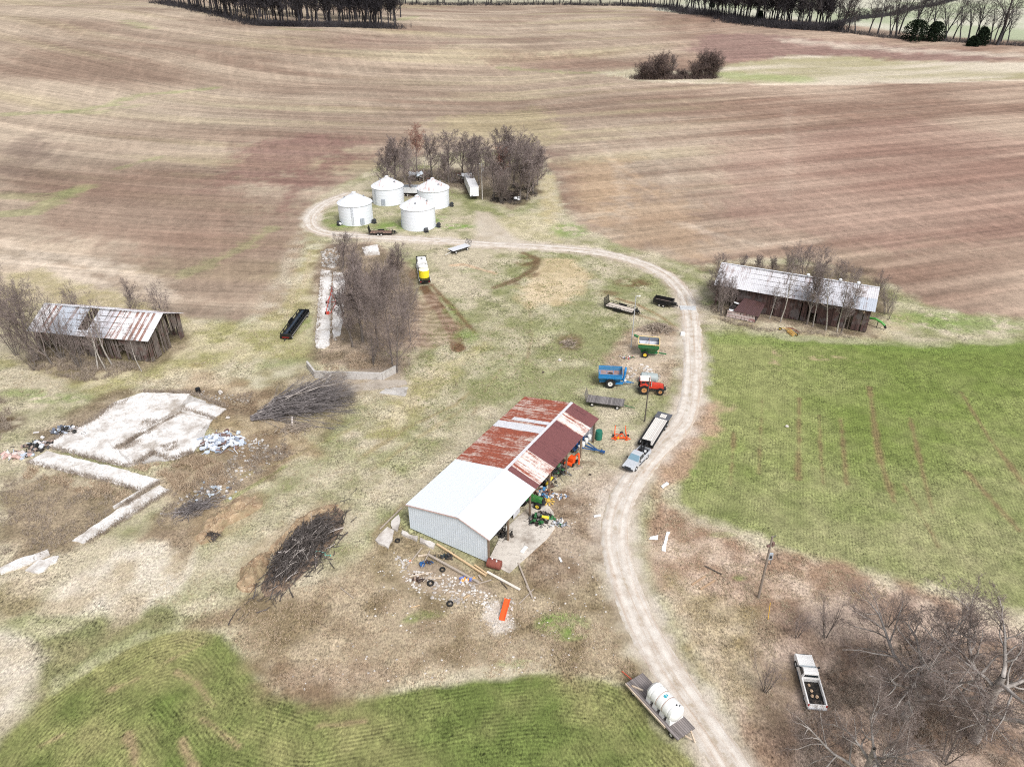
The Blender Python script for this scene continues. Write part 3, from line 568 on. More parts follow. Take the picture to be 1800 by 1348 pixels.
def grow(rng, p, d, L, r, lv, cfg, out):
    n = cfg['seg'][lv]; P = [p]; R_ = [r]; d = np.array(d, float)
    for i in range(n):
        d = d + rng.normal(0, cfg['curl'][lv], 3); d[2] += cfg['trop'][lv]; d /= np.linalg.norm(d); p = p + d * L / n; P.append(p); R_.append(max(r * (1 - (i + 1) / n * cfg['taper'][lv]), cfg['rmin']))
    out.append((lv, np.array(P), np.array(R_)))
    if lv + 1 >= len(cfg['n']) + 1 or lv >= cfg['max']: return
    nc = cfg['n'][lv]; az = rng.uniform(0, 6.28)
    for c in range(nc):
        t = cfg['start'][lv] + (1 - cfg['start'][lv]) * ((c + rng.uniform(.1, .9)) / nc); f = t * n; i = min(int(f), n - 1); q = P[i] + (P[i + 1] - P[i]) * (f - i); dd = P[i + 1] - P[i]; dd = dd / np.linalg.norm(dd)
        az += 2.4 + rng.normal(0, .4); ang = math.radians(cfg['ang'][lv]) * rng.uniform(.7, 1.25)
        grow(rng, q, rot_about(dd, ang, az), L * cfg['len'][lv] * (1.15 - .55 * t) * rng.uniform(.75, 1.2), R_[i] * cfg['rr'][lv], lv + 1, cfg, out)
BASE = dict(seg=[7, 5, 4, 3, 2], curl=[.06, .12, .16, .2, .2], trop=[.04, .06, .06, .05, .03], taper=[.75, .8, .8, .8, .7], n=[9, 7, 6, 5], start=[.28, .2, .15, .1], ang=[42, 45, 45, 42], len=[.5, .5, .48, .45], rr=[.5, .55, .55, .6], rmin=.012, max=4)
def proto(seed, mats=(None, None), stems=1, lean=0, trunk_lv=0, lo=6, **kw):
    """unit tree about 10 m high; returns (trunk mesh, crown mesh)"""
    cfg = dict(BASE); cfg.update(kw); rng = np.random.default_rng(seed); out = []
    for s in range(stems):
        az = rng.uniform(0, 6.28); ln = lean * rng.uniform(.5, 1.2)
        grow(rng, np.array([math.cos(az) * .25 * (stems > 1), math.sin(az) * .25 * (stems > 1), -.3]), (math.sin(ln) * math.cos(az), math.sin(ln) * math.sin(az), math.cos(ln)), cfg.get('L', 9.2) * rng.uniform(.8, 1), cfg.get('r', .17) * (1 if stems == 1 else .7), 0, cfg, out)
    top = max(P[:, 2].max() for _, P, _ in out); k = 10 / top
    A = [(P * k, R_ * k, lo if lv == 0 else 5) for lv, P, R_ in out if lv <= trunk_lv]; B = [(P * k, R_ * k, 4 if lv == 1 else 3) for lv, P, R_ in out if lv > trunk_lv]
    return chains_mesh("trunk", A, mats[0] or bark_m), chains_mesh("crown", B, mats[1] or twig_m)
PT = {}
PT['vase'] = [proto(s, start=[.12, .15, .1, .1], ang=[36, 40, 42, 42], len=[.62, .5, .48, .45], n=[13, 9, 7, 5], rmin=.011) for s in (1, 2, 3)]
PT['slim'] = [proto(s, start=[.22, .15, .1, .1], ang=[30, 34, 38, 40], len=[.44, .5, .48, .46], n=[15, 9, 7, 5], rmin=.0115, trop=[.05, .12, .1, .06, .03]) for s in (11, 12, 13)]
PT['multi'] = [proto(s, stems=9, lean=.3, start=[.15, .12, .1], ang=[30, 36, 40], len=[.46, .5, .48], n=[10, 8, 6], max=3, rmin=.0115) for s in (21, 22)]
PT['red'] = [proto(s, (bark_m, redtwig_m), start=[.32, .15, .1, .1], ang=[32, 36, 40, 40], len=[.46, .5, .48, .45], n=[14, 8, 7, 5], rmin=.014) for s in (31,)]
PT['pale'] = [proto(s, (palebark_m, twig_m), start=[.38, .2, .15, .1], ang=[40, 45, 45, 42], n=[8, 6, 5, 4], curl=[.10, .18, .2, .2, .2], rmin=.013) for s in (41, 42, 43)]
PT['sapling'] = [proto(s, stems=5, lean=.25, start=[.2, .15, .1], ang=[28, 34, 38], len=[.42, .46, .45], n=[7, 6, 5], max=3, rmin=.009, r=.13) for s in (27, 28)]
bush_m = twigm('thicket_twigs', (128, 112, 106), (84, 74, 72))
PT['bush'] = [proto(s, (bark_m, bush_m), stems=14, lean=.45, start=[.1, .1, .1], ang=[30, 38, 42], len=[.42, .5, .48], n=[10, 8, 6], max=3, rmin=.02, r=.09) for s in (25, 26)]
PT['far'] = [proto(s, (far_bark_m, dark_twig_m), start=[.35, .2, .1], ang=[28, 35, 40], len=[.34, .5, .5], n=[13, 8, 6], max=3, rmin=.024, r=.13, trop=[.05, .12, .08, .05], lo=5) for s in (51, 52, 53, 54)]
PT['cotton'] = [proto(s, (far_bark_m, paletwig_m), start=[.25, .2, .1], ang=[36, 40, 42], len=[.55, .5, .48], n=[8, 6, 6], max=3, rmin=.02, r=.22, trop=[.03, .08, .06, .05], curl=[.08, .13, .16, .2]) for s in (61, 62, 63)]
_rt = random.Random(7)
def tree(kind, px, py, ty, label, group=None, wide=1.0, cat="bare tree", name="bare_tree", base=None, lean=None, h=None):
    b = base if base is not None else G(px, py); h = h or height_to(b, ty); ms = PT[kind][_rt.randrange(len(PT[kind]))]; s = h / 10
    o = thing(name, label, cat, b, _rt.uniform(0, 6.28), group); o.scale = (s * wide, s * wide, s)
    if lean: o.rotation_euler = (lean[0], lean[1], o.rotation_euler[2])
    for nm, me in zip(("trunk", "crown"), ms):
        c = bpy.data.objects.new(nm, me); COL.objects.link(c); c.parent = o
    return o
# ------------------------------------------------------------------ SHED
R_ = random.Random(3)
newroof_m = paintm("new_white_sheet", (222, 227, 232), .35, .0, .05, (190, 190, 190), .4); newwall_m = paintm("pale_grey_sheet", (216, 225, 234), .4, 0, .06, (180, 180, 180), .4)
rust_m = rustm("rusted_sheet", (200, 186, 176), ((168, 92, 70), (128, 72, 58)), 0, .98, .8, .14); pale_rust_m = rustm("half_rusted_sheet", (214, 206, 200), ((160, 90, 70), (132, 76, 62)), 0, .74, .5, .42)
purple_m = rustm("brown_red_sheet", (116, 74, 74), ((96, 60, 60), (88, 56, 58)), 0, .4, .8, .1); galv_m = rustm("old_galvanised", (206, 206, 210), ((150, 110, 92), (140, 130, 128)), 0, .16, .8, .2)
postw_m = woodm("post_wood", (150, 130, 112), (104, 90, 78), 0, .4, False); beam_m = woodm("dark_timber", (104, 94, 86), (64, 58, 54), 0, .3, False); lumber_m = woodm("pale_lumber", (214, 200, 182), (176, 156, 134), 0, .5, False)
YS, OS = math.radians(59), (-8.18, 70.94)
def sl(x, y, z=0):
    return Vector((OS[0] + x * math.cos(YS) - y * math.sin(YS), OS[1] + x * math.sin(YS) + y * math.cos(YS), z))
shed = thing("machine_shed", "long open-fronted farm shed, half white new metal roof and half rusty roof", "shed", sl(0, 0), YS)
LE, RE, RD, ZE, ZR = 6.45, -6.5, -1.9, 4.2, 5.72
def roofp(nm, x0, x1, side, m, lab, n, amp=.025, z=0.0, t0=0, t1=1):
    mb_ = MB(); y0 = LE if side else RE
    def at(x, t): return (x, y0 + (RD - y0) * t, ZE + z + (ZR - ZE) * t)
    if side: mb_.ribbed(at(x1, t0), at(x0, t0), at(x0, t1), at(x1, t1), n, amp)
    else: mb_.ribbed(at(x0, t0), at(x1, t0), at(x1, t1), at(x0, t1), n, amp)
    tag(mb_.build(nm, m, shed), lab)
roofp("roof", -.25, 11.2, 1, newroof_m, "smooth white left roof slope", 44, .007); roofp("roof", -.25, 11.2, 0, newroof_m, "bright white right roof slope", 44, .007)
roofp("roof", 11.22, 30.6, 1, rust_m, "orange-brown rusted roof slope", 96, .03, -.03)
roofp("roof_sheet", 20.9, 22.7, 1, galv_m, "unrusted pale band of roof sheets", 9, .03, .01); roofp("roof_sheet", 23.4, 24.2, 1, galv_m, "short pale roof sheet", 4, .03, .012, .22, 1)
for x0, x1, m, lab in ((11.22, 12.3, purple_m, "narrow brown roof strip"), (12.3, 16.6, pale_rust_m, "pale roof sheets with rust streaks"), (16.6, 25.3, purple_m, "dark brown-red roof sheets"), (25.3, 28.0, pale_rust_m, "rust-blotched pale roof sheets"), (28.0, 30.9, purple_m, "dark brown-red end sheets")):
    roofp("roof", x0 + .005, x1 - .005, 0, m, lab, max(4, int((x1 - x0) * 4.4)), .035, -.03)
q = MB(); q.prof([(-.28, 0), (11.2, 0), (11.2, .05), (-.28, .05)], -.25, .25); o = q.build("ridge_cap", newroof_m, shed, loc=(0, RD, ZR + .025))
q = MB(); q.prof([(11.25, 0), (30.7, 0), (30.7, .05), (11.25, .05)], -.22, .22); q.build("ridge_cap", galv_m, shed, loc=(0, RD, ZR + .015))
q = MB(); yw_ = [6.2, RD, -6.2]
q.ribbed((0, 6.2, .15), (0, RD, .15), (0, RD, ZR - .06), (0, 6.2, ZE), 24, .012); q.ribbed((0, RD, .15), (0, -6.2, .15), (0, -6.2, ZE), (0, RD, ZR - .06), 13, .012)
tag(q.build("gable_wall", newwall_m, shed), "pale grey ribbed metal gable wall")
q = MB(); q.ribbed((30.4, 6.2, .1), (0.1, 6.2, .1), (0.1, 6.2, ZE - .02), (30.4, 6.2, ZE - .02), 60, .025); q.build("back_wall", galv_m, shed)
q = MB(); q.ribbed((30.3, RD, .1), (30.3, 6.15, .1), (30.3, 6.15, ZE - .05), (30.3, RD, ZR - .15), 16, .025); q.ribbed((30.3, -6.0, .1), (30.3, RD, .1), (30.3, RD, ZR - .15), (30.3, -6.0, ZE - .1), 8, .025); q.build("end_wall", galv_m, shed)
q = MB(); q.bar((-.22, LE, ZE - .06), (-.22, RD, ZR - .06), .05, .18); q.bar((-.22, RD, ZR - .06), (-.22, RE, ZE - .06), .05, .18); q.build("fascia", paintm("pink_trim", (206, 176, 168), .6), shed)
for x in (.1, 4.75, 10.4, 15.9, 21.0, 25.7, 30.2):
    q = MB(); q.bar((x, -6.1, 0), (x, -6.1, ZE - .05), .22, .22); q.build("post", postw_m, shed)
q = MB(); q.bar((0, -6.1, ZE - .22), (30.3, -6.1, ZE - .22), .1, .3); q.build("eave_beam", beam_m, shed)
q = MB()
for x in np.arange(1, 30.3, 2.45): q.bar((x, 6.1, ZE - .3), (x, -6.1, ZE - .3), .08, .2); q.bar((x, 6.1, ZE - .2), (x, RD, ZR - .25), .06, .16); q.bar((x, RD, ZR - .25), (x, -6.1, ZE - .2), .06, .16)
q.build("truss", beam_m, shed)
q = MB(); q.ribbed((10.3, 6.1, .1), (10.3, -3.2, .1), (10.3, -3.2, 3.6), (10.3, 6.1, 3.6), 14, .03); q.ribbed((8.6, -4.6, .1), (10.3, -4.6, .1), (10.3, -4.6, 3.2), (8.6, -4.6, 3.2), 5, .04); tag(q.build("partition", galv_m, shed), "grey corrugated partition between bays")
q = MB(); q.prism([(.1, -5.9), (-.1, -9.2), (3.9, -9.75), (7.8, -10.3), (9.9, -10.2), (12.6, -8.6), (13.6, -7.2), (13.4, -5.2), (6, -4.6)], -.3, .06)
tag(q.build("concrete_apron", concrete("apron_concrete", (208, 200, 190), (150, 138, 126)), None), "dirty concrete apron in front of the white end of the shed", "concrete slab").matrix_world = Matrix.Translation(sl(0, 0)) @ Matrix.Rotation(YS, 4, 'Z')
# ------------------------------------------------------------------ BARNS
def board_wall(mb_, p, q_, zlo, ztop, rng, w=.22, miss=.05, holes=(), tilt=.02, zjit=.15):
    """vertical boards from p to q_ (2-D, local); ztop is a function of distance; holes: (d0, d1, z) open below z"""
    p, q_ = Vector(p), Vector(q_); L = (q_ - p).length; d = (q_ - p) / L; n = int(L / w)
    for i in range(n):
        x = (i + .5) * w
        if rng.random() < miss: continue
        z0 = zlo + (rng.random() * zjit)
        for a_, b_, z_ in holes:
            if a_ < x < b_: z0 = z_
        zt = ztop(x) - (rng.random() * .1)
        if zt - z0 < .2: continue
        c = p + d * x; tl = rng.gauss(0, tilt)
        mb_.bar((c.x - d.x * tl * 2, c.y - d.y * tl * 2, z0), (c.x + d.x * tl * 2, c.y + d.y * tl * 2, zt), *((.03, w * .92) if abs(d.x) > abs(d.y) else (w * .92, .03)))
def barn(name, label, cat, ctr, yaw, L, W, ze, zr, wall_m, roofs, seed, miss, front_holes, right_holes, tilt=.02, lean=0):
    t = thing(name, label, cat, (ctr[0], ctr[1], 0), yaw); rng = random.Random(seed); hx, hy = L / 2, W / 2
    gab = lambda d: ze + (zr - ze) * (1 - abs(d - hy) / hy) - .05
    for nm, a_, b_, zt, hl in (("front_wall", (-hx + .3, -hy + .35), (hx - .35, -hy + .35), lambda d: ze + .1, front_holes), ("back_wall", (hx - .35, hy - .35), (-hx + .3, hy - .35), lambda d: ze + .1, ()), ("gable_wall", (hx - .35, -hy + .35), (hx - .35, hy - .35), gab, right_holes), ("gable_wall", (-hx + .3, hy - .35), (-hx + .3, -hy + .35), gab, ())):
        m_ = MB(); board_wall(m_, a_, b_, 0, zt, rng, .22, miss, hl, tilt); m_.build(nm, wall_m, t)
    f = MB()
    for x in np.linspace(-hx + .5, hx - .5, int(L / 3)):
        for y in (-hy + .5, 0, hy - .5): f.bar((x, y, 0), (x, y, (ze if y else zr) - .15), .2)
        f.bar((x, -hy + .3, ze - .1), (x, 0, zr - .12), .08, .16); f.bar((x, hy - .3, ze - .1), (x, 0, zr - .12), .08, .16)
    for k in (.08, .3, .52, .74, .95):
        for s in (-1, 1): f.bar((-hx + .1, s * hy * (1 - k), ze + (zr - ze) * k - .06), (hx - .1, s * hy * (1 - k), ze + (zr - ze) * k - .06), .1, .05)
    f.build("timber_frame", beam_m, t)
    for x0, x1, t0, t1, m_, lab in roofs:
        r = MB(); n = max(3, int((x1 - x0) / .35)); sag = lambda x: -.12 * math.sin(math.pi * (x + hx) / L)
        def at(x, k, s): return (x, s * (hy + .35) * (1 - k), ze - .1 + (zr - ze + .1) * k + sag(x))
        r.ribbed(at(x0, t0, -1), at(x1, t0, -1), at(x1, t1, -1), at(x0, t1, -1), n, .025); o = r.build("roof", m_, t)
        if lab: tag(o, lab)
    r = MB(); n = int(L / .35); r.ribbed((hx + .3, hy + .35, ze - .1), (-hx - .3, hy + .35, ze - .1), (-hx - .3, 0, zr), (hx + .3, 0, zr), n, .025); r.build("roof", roofs[0][4], t)
    r = MB(); r.bar((-hx - .3, 0, zr + .03), (hx + .3, 0, zr + .03), .4, .06); r.build("ridge_cap", galv_m, t)
    return t
oldboard_m = woodm("silvered_boards", (148, 138, 132), (66, 58, 56), 0, .22, False, patch=(100, 76, 72)); redboard_m = woodm("faded_red_boards", (108, 84, 80), (48, 40, 40), 0, .22, False, patch=(104, 98, 98))
tin1_m = rustm("barn_tin", (192, 192, 198), ((138, 100, 88), (130, 122, 122)), 0, .36, .75, .22); tin2_m = rustm("barn_tin_striped", (214, 212, 214), ((150, 104, 88), (132, 112, 106)), 0, .46, .55, .8); tin3_m = rustm("barn_tin_whitish", (202, 201, 205), ((150, 128, 122), (158, 150, 150)), 0, .48, 2.4, .15); tin4_m = rustm("blue_tin", (176, 182, 192), ((134, 136, 142), (150, 128, 120)), 0, .4, .7, .3)
lb = barn("weathered_barn", "derelict grey board barn with a hole in its striped rusty tin roof", "barn", (-76.9, 126.4), math.radians(-10), 24.2, 11.3, 4.8, 7.5, oldboard_m,
     [(-12.4, -8.3, 0, 1, tin2_m, "rust-striped roof end"), (-8.3, -2.6, .0, 1, tin4_m, "bluish roof sheets"), (-.6, 3.6, 0, 1, tin1_m, None), (3.6, 12.4, .42, 1, tin2_m, "white and rust striped roof sheets"), (3.6, 12.4, 0, .41, tin2_m, None), (-2.6, -.6, 0, .22, tin1_m, None)],
     5, .22, ((1.2, 3.0, 2.6), (4.2, 6.4, 2.9), (9.5, 10.6, 2.0), (17.4, 18.4, 3.0)), ((5.9, 9.0, 2.9),), .05)
rb = barn("old_barn", "long dark red board barn with a pale grey tin roof beside the green field", "barn", (59.0, 142.4), math.radians(-25), 30.6, 11.6, 5.0, 7.6, redboard_m,
     [(-15.6, -3.0, 0, 1, tin3_m, None), (-3.0, .2, .0, 1, tin3_m, None), (.2, 11.2, 0, 1, tin1_m, None), (11.2, 15.6, 0, .52, tin4_m, "blue-grey patch of newer roof sheets"), (11.2, 15.6, .52, 1, tin3_m, None)],
     9, .05, ((.5, 4.5, 3.2), (19, 20.5, 2.2), (26, 27, 3)), ((3, 4.6, 2.8), (9, 10.2, 3.2)), .015)
for x in (2.0, 8.2, 11.6):
    q = MB(); q.lathe([(.16, 0), (.16, .25), (.34, .27), (.34, .45), (.08, .62)], 12); q.build("roof_vent", white_m, rb, loc=(x, .15, 7.55))
# collapsed lean-to in front of the old barn
p0, p1 = G(1277, 557), G(1327, 568)
cs = thing("collapsed_shed", "small sunken shed with dark brown roof and peeling white front, against the old barn", "shed", (p0 + p1) / 2, yaw_xy(p0, p1)); hl = (p1 - p0).length / 2
q = MB(); q.ribbed((-hl + 1.2, -.2, 1.75), (hl + .5, -.2, 1.6), (hl + .6, 4.6, 2.75), (-hl + 2.0, 4.6, 2.9), 14, .03); q.build("roof", rustm("brown_tin", (84, 62, 62), ((64, 48, 50), (92, 66, 58)), 0, .5), cs)
q = MB(); q.obox((-hl + .6, 1.7, 1.3), (1.5, 3.6, .06), (.15, .1, .1), 0); q.obox((-hl + .7, .4, 1.5), (.9, .6, .05), (.2, .1, .4), 1); q.obox((-hl + .9, 3.4, 1.95), (1.1, .5, .05), (.1, .15, .1), 1)
for i in range(7): q.bar((-hl + R_.uniform(-.2, 1.6), R_.uniform(0, 3.4), 1.5), (-hl + R_.uniform(-.2, 2), R_.uniform(0, 3.4), R_.uniform(1, 1.9)), .08, .08, 0)
q.build("fallen_roof", [paintm("black_felt", (44, 40, 42), .9), white_m], cs)
q = MB(); board_wall(q, (-hl, -.05), (hl, .05), 0, lambda d: 1.62, random.Random(4), .3, .04, (), .03); q.build("front_wall", woodm("peeling_white_boards", (224, 216, 212), (180, 154, 150), 2, .2, False, patch=(140, 70, 72)), cs)
q = MB(); board_wall(q, (hl, .05), (hl, 3.6), 0, lambda d: 1.6 + .25 * d, random.Random(5), .25, .08); q.build("side_wall", redboard_m, cs); q = MB(); board_wall(q, (-hl, 3.6), (-hl, 0), 0, lambda d: 1.3, random.Random(6), .25, .2); q.build("side_wall", redboard_m, cs)
# ------------------------------------------------------------------ GRAIN BINS
binw_m = paintm("bin_steel", (226, 231, 238), .42, 0, .08, (176, 166, 158), .5); binr1_m = paintm("bin_roof_clean", (218, 221, 226), .42, .1, .12, (190, 170, 160), .7)
def binroofm(nm, dens):
    return rustm(nm, (216, 218, 222), ((170, 126, 110), (186, 158, 148)), 0, dens, 5, .05)
def grain_bin(px, py, topy, rust, label, door_a, fan_as, clutter=True):
    nb = G(px, py); r = 4.6; d = math.hypot(nb.x, nb.y); c = Vector((nb.x * (d + r) / d, nb.y * (d + r) / d, 0)); hw = height_to(nb, topy)
    t = thing("grain_bin", label, "grain bin", c, 0, "white grain bins")
    pr = [(r, 0)]
    for k in range(1, 31): pr.append((r + (.025 if k % 5 == 0 else (.012 if k % 2 else 0)), hw * k / 30))
    q = MB(); q.lathe(pr, 56); q.build("wall", binw_m, t, True)
    q = MB(); n = 32; sl_ = .56
    for i in range(n):
        a0, a1 = 2 * math.pi * i / n, 2 * math.pi * (i + 1) / n; e = lambda a_, rr, dz: (rr * math.cos(a_), rr * math.sin(a_), hw + (r + .22 - rr) * sl_ + dz - .05)
        q.add([e(a0, r + .22, 0), e(a1, r + .22, 0), e(a1, .5, 0), e(a0, .5, 0)], [(0, 1, 2, 3)])
        q.bar(e(a0, r + .2, .03), e(a0, .5, .03), .09, .1)
    rf = q.build("roof", rust, t)
    q = MB(); q.lathe([(.62, 0), (.6, .28), (.2, .5), (.0001, .55)], 16); q.build("cap", rust, rf, loc=(0, 0, hw + (r - .3) * sl_))
    for k in range(3):
        a_ = door_a + 1.3 + k * 1.5; q = MB(); q.bar((0, 0, 0), (0, 0, .42), .3, .3); q.bar((-.2, 0, .45), (.22, 0, .42), .42, .12); q.build("roof_vent", paintm("vent_grey", (150, 152, 158), .5), rf, loc=(2.6 * math.cos(a_), 2.6 * math.sin(a_), hw + (r - 2.5) * sl_ - .02))
    ca, sa = math.cos(door_a), math.sin(door_a)
    q = MB(); q.bar(((r + .04) * ca - .55 * -sa, (r + .04) * sa - .55 * ca, .35), ((r + .04) * ca - .55 * -sa, (r + .04) * sa - .55 * ca, 2.0), .05, .1); q.X = Matrix.Rotation(door_a, 4, 'Z'); q.obox((r + .03, 0, 1.15), (.12, 1.1, 1.7), mat=0); q.obox((r + .1, -.27, 1.15), (.05, .5, 1.6), mat=1); q.obox((r + .1, .27, 1.15), (.05, .5, 1.6), mat=1); q.X = None
    q.build("door", [paintm("door_frame_grey", (130, 138, 148), .5), paintm("door_grey", (168, 176, 186), .5)], t)
    la = door_a - .55; q = MB(); q.X = Matrix.Rotation(la, 4, 'Z')
    for s in (-.22, .22): q.bar((r + .16, s, .4), (r + .16, s, hw + .1), .05)
    for z in np.arange(.6, hw, .35): q.bar((r + .16, -.22, z), (r + .16, .22, z), .03)
    q.X = None; q.build("ladder", paintm("ladder_grey", (160, 166, 174), .5), t)
    for fa in fan_as:
        q = MB(); q.X = Matrix.Rotation(fa, 4, 'Z'); q.cyl((r + .9, -.45, .65), (r + .9, .45, .65), .55, n=16, mat=0); q.cyl((r + .9, .45, .65), (r + .9, .8, .65), .3, n=10, mat=1); q.bar((r, 0, .4), (r + .9, 0, .45), .7, .5, 2); q.obox((r + 1.0, 0, .08), (.9, 1.1, .16), mat=0); q.X = None
        q.build("fan", [paintm("fan_dark", (52, 56, 62), .5), white_m, paintm("duct_galv", (170, 176, 182), .5)], t)
    return t
grain_bin(628, 398, 364, binr1_m, "leftmost clean white grain bin, dark door at its lower right", -1.02, (-.35, -2.4))
grain_bin(684, 363, 334, binroofm("bin_roof_b", .36), "back left grain bin with faint roof rust, in front of the collapsed shed", -1.75, (-2.9,))
grain_bin(763, 369, 338, binroofm("bin_roof_c", .5), "back right grain bin with a rust-streaked cone roof, nearest the semi trailer", -2.1, (-.25,))
grain_bin(737, 407.5, 371, binroofm("bin_roof_d", .4), "front grain bin nearest the lane, with a rust patch and roof vents", -2.95, (-.15, -1.1))
# ------------------------------------------------------------------ SLABS, WALLS, RUBBLE
def slab(pl, label, top=.12, cat="concrete slab", name="concrete_slab", m=None, group=None):
    P = [G(x, y) for x, y in pl]; c = sum(P, Vector()) / len(P); rng = random.Random(len(pl) * 7 + int(pl[0][0])); Q = []
    for i in range(len(P)):
        a_, b_ = P[i], P[(i + 1) % len(P)]; n = max(1, int((b_ - a_).length / .7))
        for j in range(n):
            k = a_.lerp(b_, j / n); Q.append((k.x - c.x + (rng.gauss(0, .10) if j else 0), k.y - c.y + (rng.gauss(0, .10) if j else 0)))
    q = MB(); q.prism(Q, -.4, top); o = q.build(name, m or conc_m, None, loc=(c.x, c.y, 0)); return tag(o, label, cat, group)
G1 = "slabs of the demolished building on the left"
slab([(78, 781), (162, 741), (202, 708), (251, 691), (335, 693), (322, 709), (316, 714), (248, 760), (205, 790), (232, 820), (215, 818)], "largest cracked white concrete floor slab of the demolished building", .14, group=G1)
slab([(80, 784), (162, 743), (202, 710), (251, 693), (335, 695), (396, 720), (374, 738), (356, 771), (338, 795), (303, 808), (236, 818), (222, 821)], "stained base slab showing in the joints of the demolished floor", .05, group=G1, m=conc_grey)
slab([(314, 727), (372, 740), (335, 772), (357, 772), (340, 795), (303, 809), (268, 797), (236, 818), (210, 791), (254, 763)], "white floor slab between the divider kerb and the scrap sheet pile", .13, group=G1)
slab([(327, 711), (340, 706), (398, 719), (376, 736), (319, 722)], "small far right floor slab with dark stains", .12, group=G1)
slab([(83, 793), (219, 826), (281, 843), (243, 862), (188, 847), (49, 814)], "long white slab strip below the trash heap", .11, group=G1)
slab([(281, 853), (298, 861), (228, 905), (146, 956), (127, 951), (215, 890)], "narrow tan concrete walk running down to the lower left", .09, group=G1)
slab([(0, 1000), (30, 985), (85, 967), (88, 976), (40, 996), (2, 1010)], "broken pale slab at the left picture edge, upper one", .2); slab([(45, 1004), (70, 985), (104, 978), (100, 988), (66, 1008)], "broken pale slab at the left picture edge, lower one", .2)
slab([(564, 474), (583, 477), (581, 560), (579, 607), (570, 613), (557, 612), (554, 600), (559, 540)], "left strip of the long concrete silage floor", .10, m=conc_m, group="silage floor strips"); slab([(586, 478), (604, 480), (607, 495), (603, 530), (605, 560), (597, 590), (585, 596), (584, 560)], "right strip of the long concrete silage floor, by the trees", .10, group="silage floor strips")
slab([(636, 436), (664, 431), (668, 448), (642, 450)], "pale slab between the two rows of bunker trees", .2); slab([(678, 683), (718, 681), (712, 697), (667, 691)], "cracked grey slab at the end of the retaining wall", .1, m=conc_grey); slab([(612, 680), (660, 668), (712, 668), (716, 676), (670, 684), (612, 690)], "sunken dirty slab between the wall and the brush pile", .03, m=concrete("dirt_concrete", (176, 166, 154), (132, 120, 106)))
slab([(660, 951), (681, 928), (693, 934), (690, 950), (683, 965)], "tan broken slab left of the shed corner, the larger one", .25, m=stone_m); slab([(688, 918), (701, 906), (704, 915), (699, 934), (690, 931)], "tan broken slab left of the shed corner, the narrow one", .25, m=stone_m)
slab([(707, 934), (735, 945), (733, 952), (706, 940)], "stone footing along the shed gable, upper piece", .3, m=stone_m); slab([(739, 947), (765, 958), (762, 965), (738, 954)], "stone footing along the shed gable, lower piece", .3, m=stone_m)
slab([(1194, 538), (1224, 539), (1224, 546), (1196, 545)], "small pale concrete crossing plate in the lane", .13, m=concrete("plate", (196, 198, 200), (160, 160, 160), False)); slab([(1163, 968), (1172, 935), (1178, 936), (1170, 970)], "white board-like slab lying right of the lane", .12, m=white_m); slab([(1143, 944), (1157, 941), (1156, 949), (1141, 948)], "small white sheet by the right edge of the lane", .1, m=white_m)
slab([(1197, 585), (1204, 586), (1203, 591), (1196, 590)], "white block at the left edge of the lane by the green wagon", .3, m=white_m); slab([(1162, 855), (1172, 848), (1176, 851), (1165, 859)], "white scrap lying in the dirt right of the lane", .15, m=white_m)
def low_wall(pl, h, w, label, m=None, name="concrete_wall", cat="wall"):
    P = [G(x, y) for x, y in pl]; c = P[0].copy(); q = MB()
    for i in range(len(P) - 1): q.bar((P[i] - c) + Vector((0, 0, h / 2 - .2)), (P[i + 1] - c) + Vector((0, 0, h / 2 - .2 + .004 * i)), w, h + .4)
    return tag(q.build(name, m or conc_grey, None, loc=c), label, cat)
low_wall([(541, 646), (555, 664), (672, 667), (697, 654)], 1.35, .35, "L-shaped concrete retaining wall at the foot of the bunker trees")
low_wall([(249, 762), (316, 726)], .4, .35, "low concrete divider kerb across the demolished floor", conc_m); low_wall([(200, 894), (278, 846)], .35, .3, "low broken kerb beside the narrow concrete walk", conc_m); low_wall([(222, 912), (262, 884)], .3, .25, "short dark kerb piece below the narrow walk", conc_grey); low_wall([(318, 724), (370, 737)], .3, .25, "thin kerb along the small far right slab", conc_m)
def stone(mb_, c, s, rng):
    vs = []; n = 7
    for k, (rr, z) in enumerate(((.75, -.3), (1, .05), (.6, .55))):
        for i in range(n):
            a_ = 2 * math.pi * i / n + k; r = s * rr * rng.uniform(.7, 1.15); vs.append((c[0] + r * math.cos(a_), c[1] + r * math.sin(a_) * .8, c[2] + s * z * rng.uniform(.7, 1.2)))
    mb_.add(vs, [(k * n + i, k * n + (i + 1) % n, (k + 1) * n + (i + 1) % n, (k + 1) * n + i) for k in range(2) for i in range(n)] + [tuple(2 * n + i for i in range(n))])
def rubble(pl, n, s0, s1, name, label, cat, m, seed, kind=None, group=None):
    """loose stones scattered inside a pixel polygon"""
    rng = random.Random(seed); P = [Vector(G(x, y)[:2]) for x, y in pl]; xs = [p.x for p in P]; ys = [p.y for p in P]; q = MB(); k = 0; c = Vector((sum(xs) / len(xs), sum(ys) / len(ys), 0))
    while k < n:
        x, y = rng.uniform(min(xs), max(xs)), rng.uniform(min(ys), max(ys)); ins = False
        for i in range(len(P)):
            a_, b_ = P[i], P[(i + 1) % len(P)]
            if (a_.y > y) != (b_.y > y) and x < (b_.x - a_.x) * (y - a_.y) / (b_.y - a_.y) + a_.x: ins = not ins
        if ins: stone(q, (x - c.x, y - c.y, 0), rng.uniform(s0, s1) * rng.uniform(.5, 1), rng); k += 1
    return tag(q.build(name, m, None, loc=c), label, cat, group, kind)
rubble([(690, 965), (720, 1000), (790, 1010), (860, 1040), (910, 1060), (880, 1075), (800, 1065), (740, 1045), (700, 1010)], 330, .06, .3, "rubble", "pale broken stone scattered below the shed gable", "rubble", stone_m, 1, "stuff")
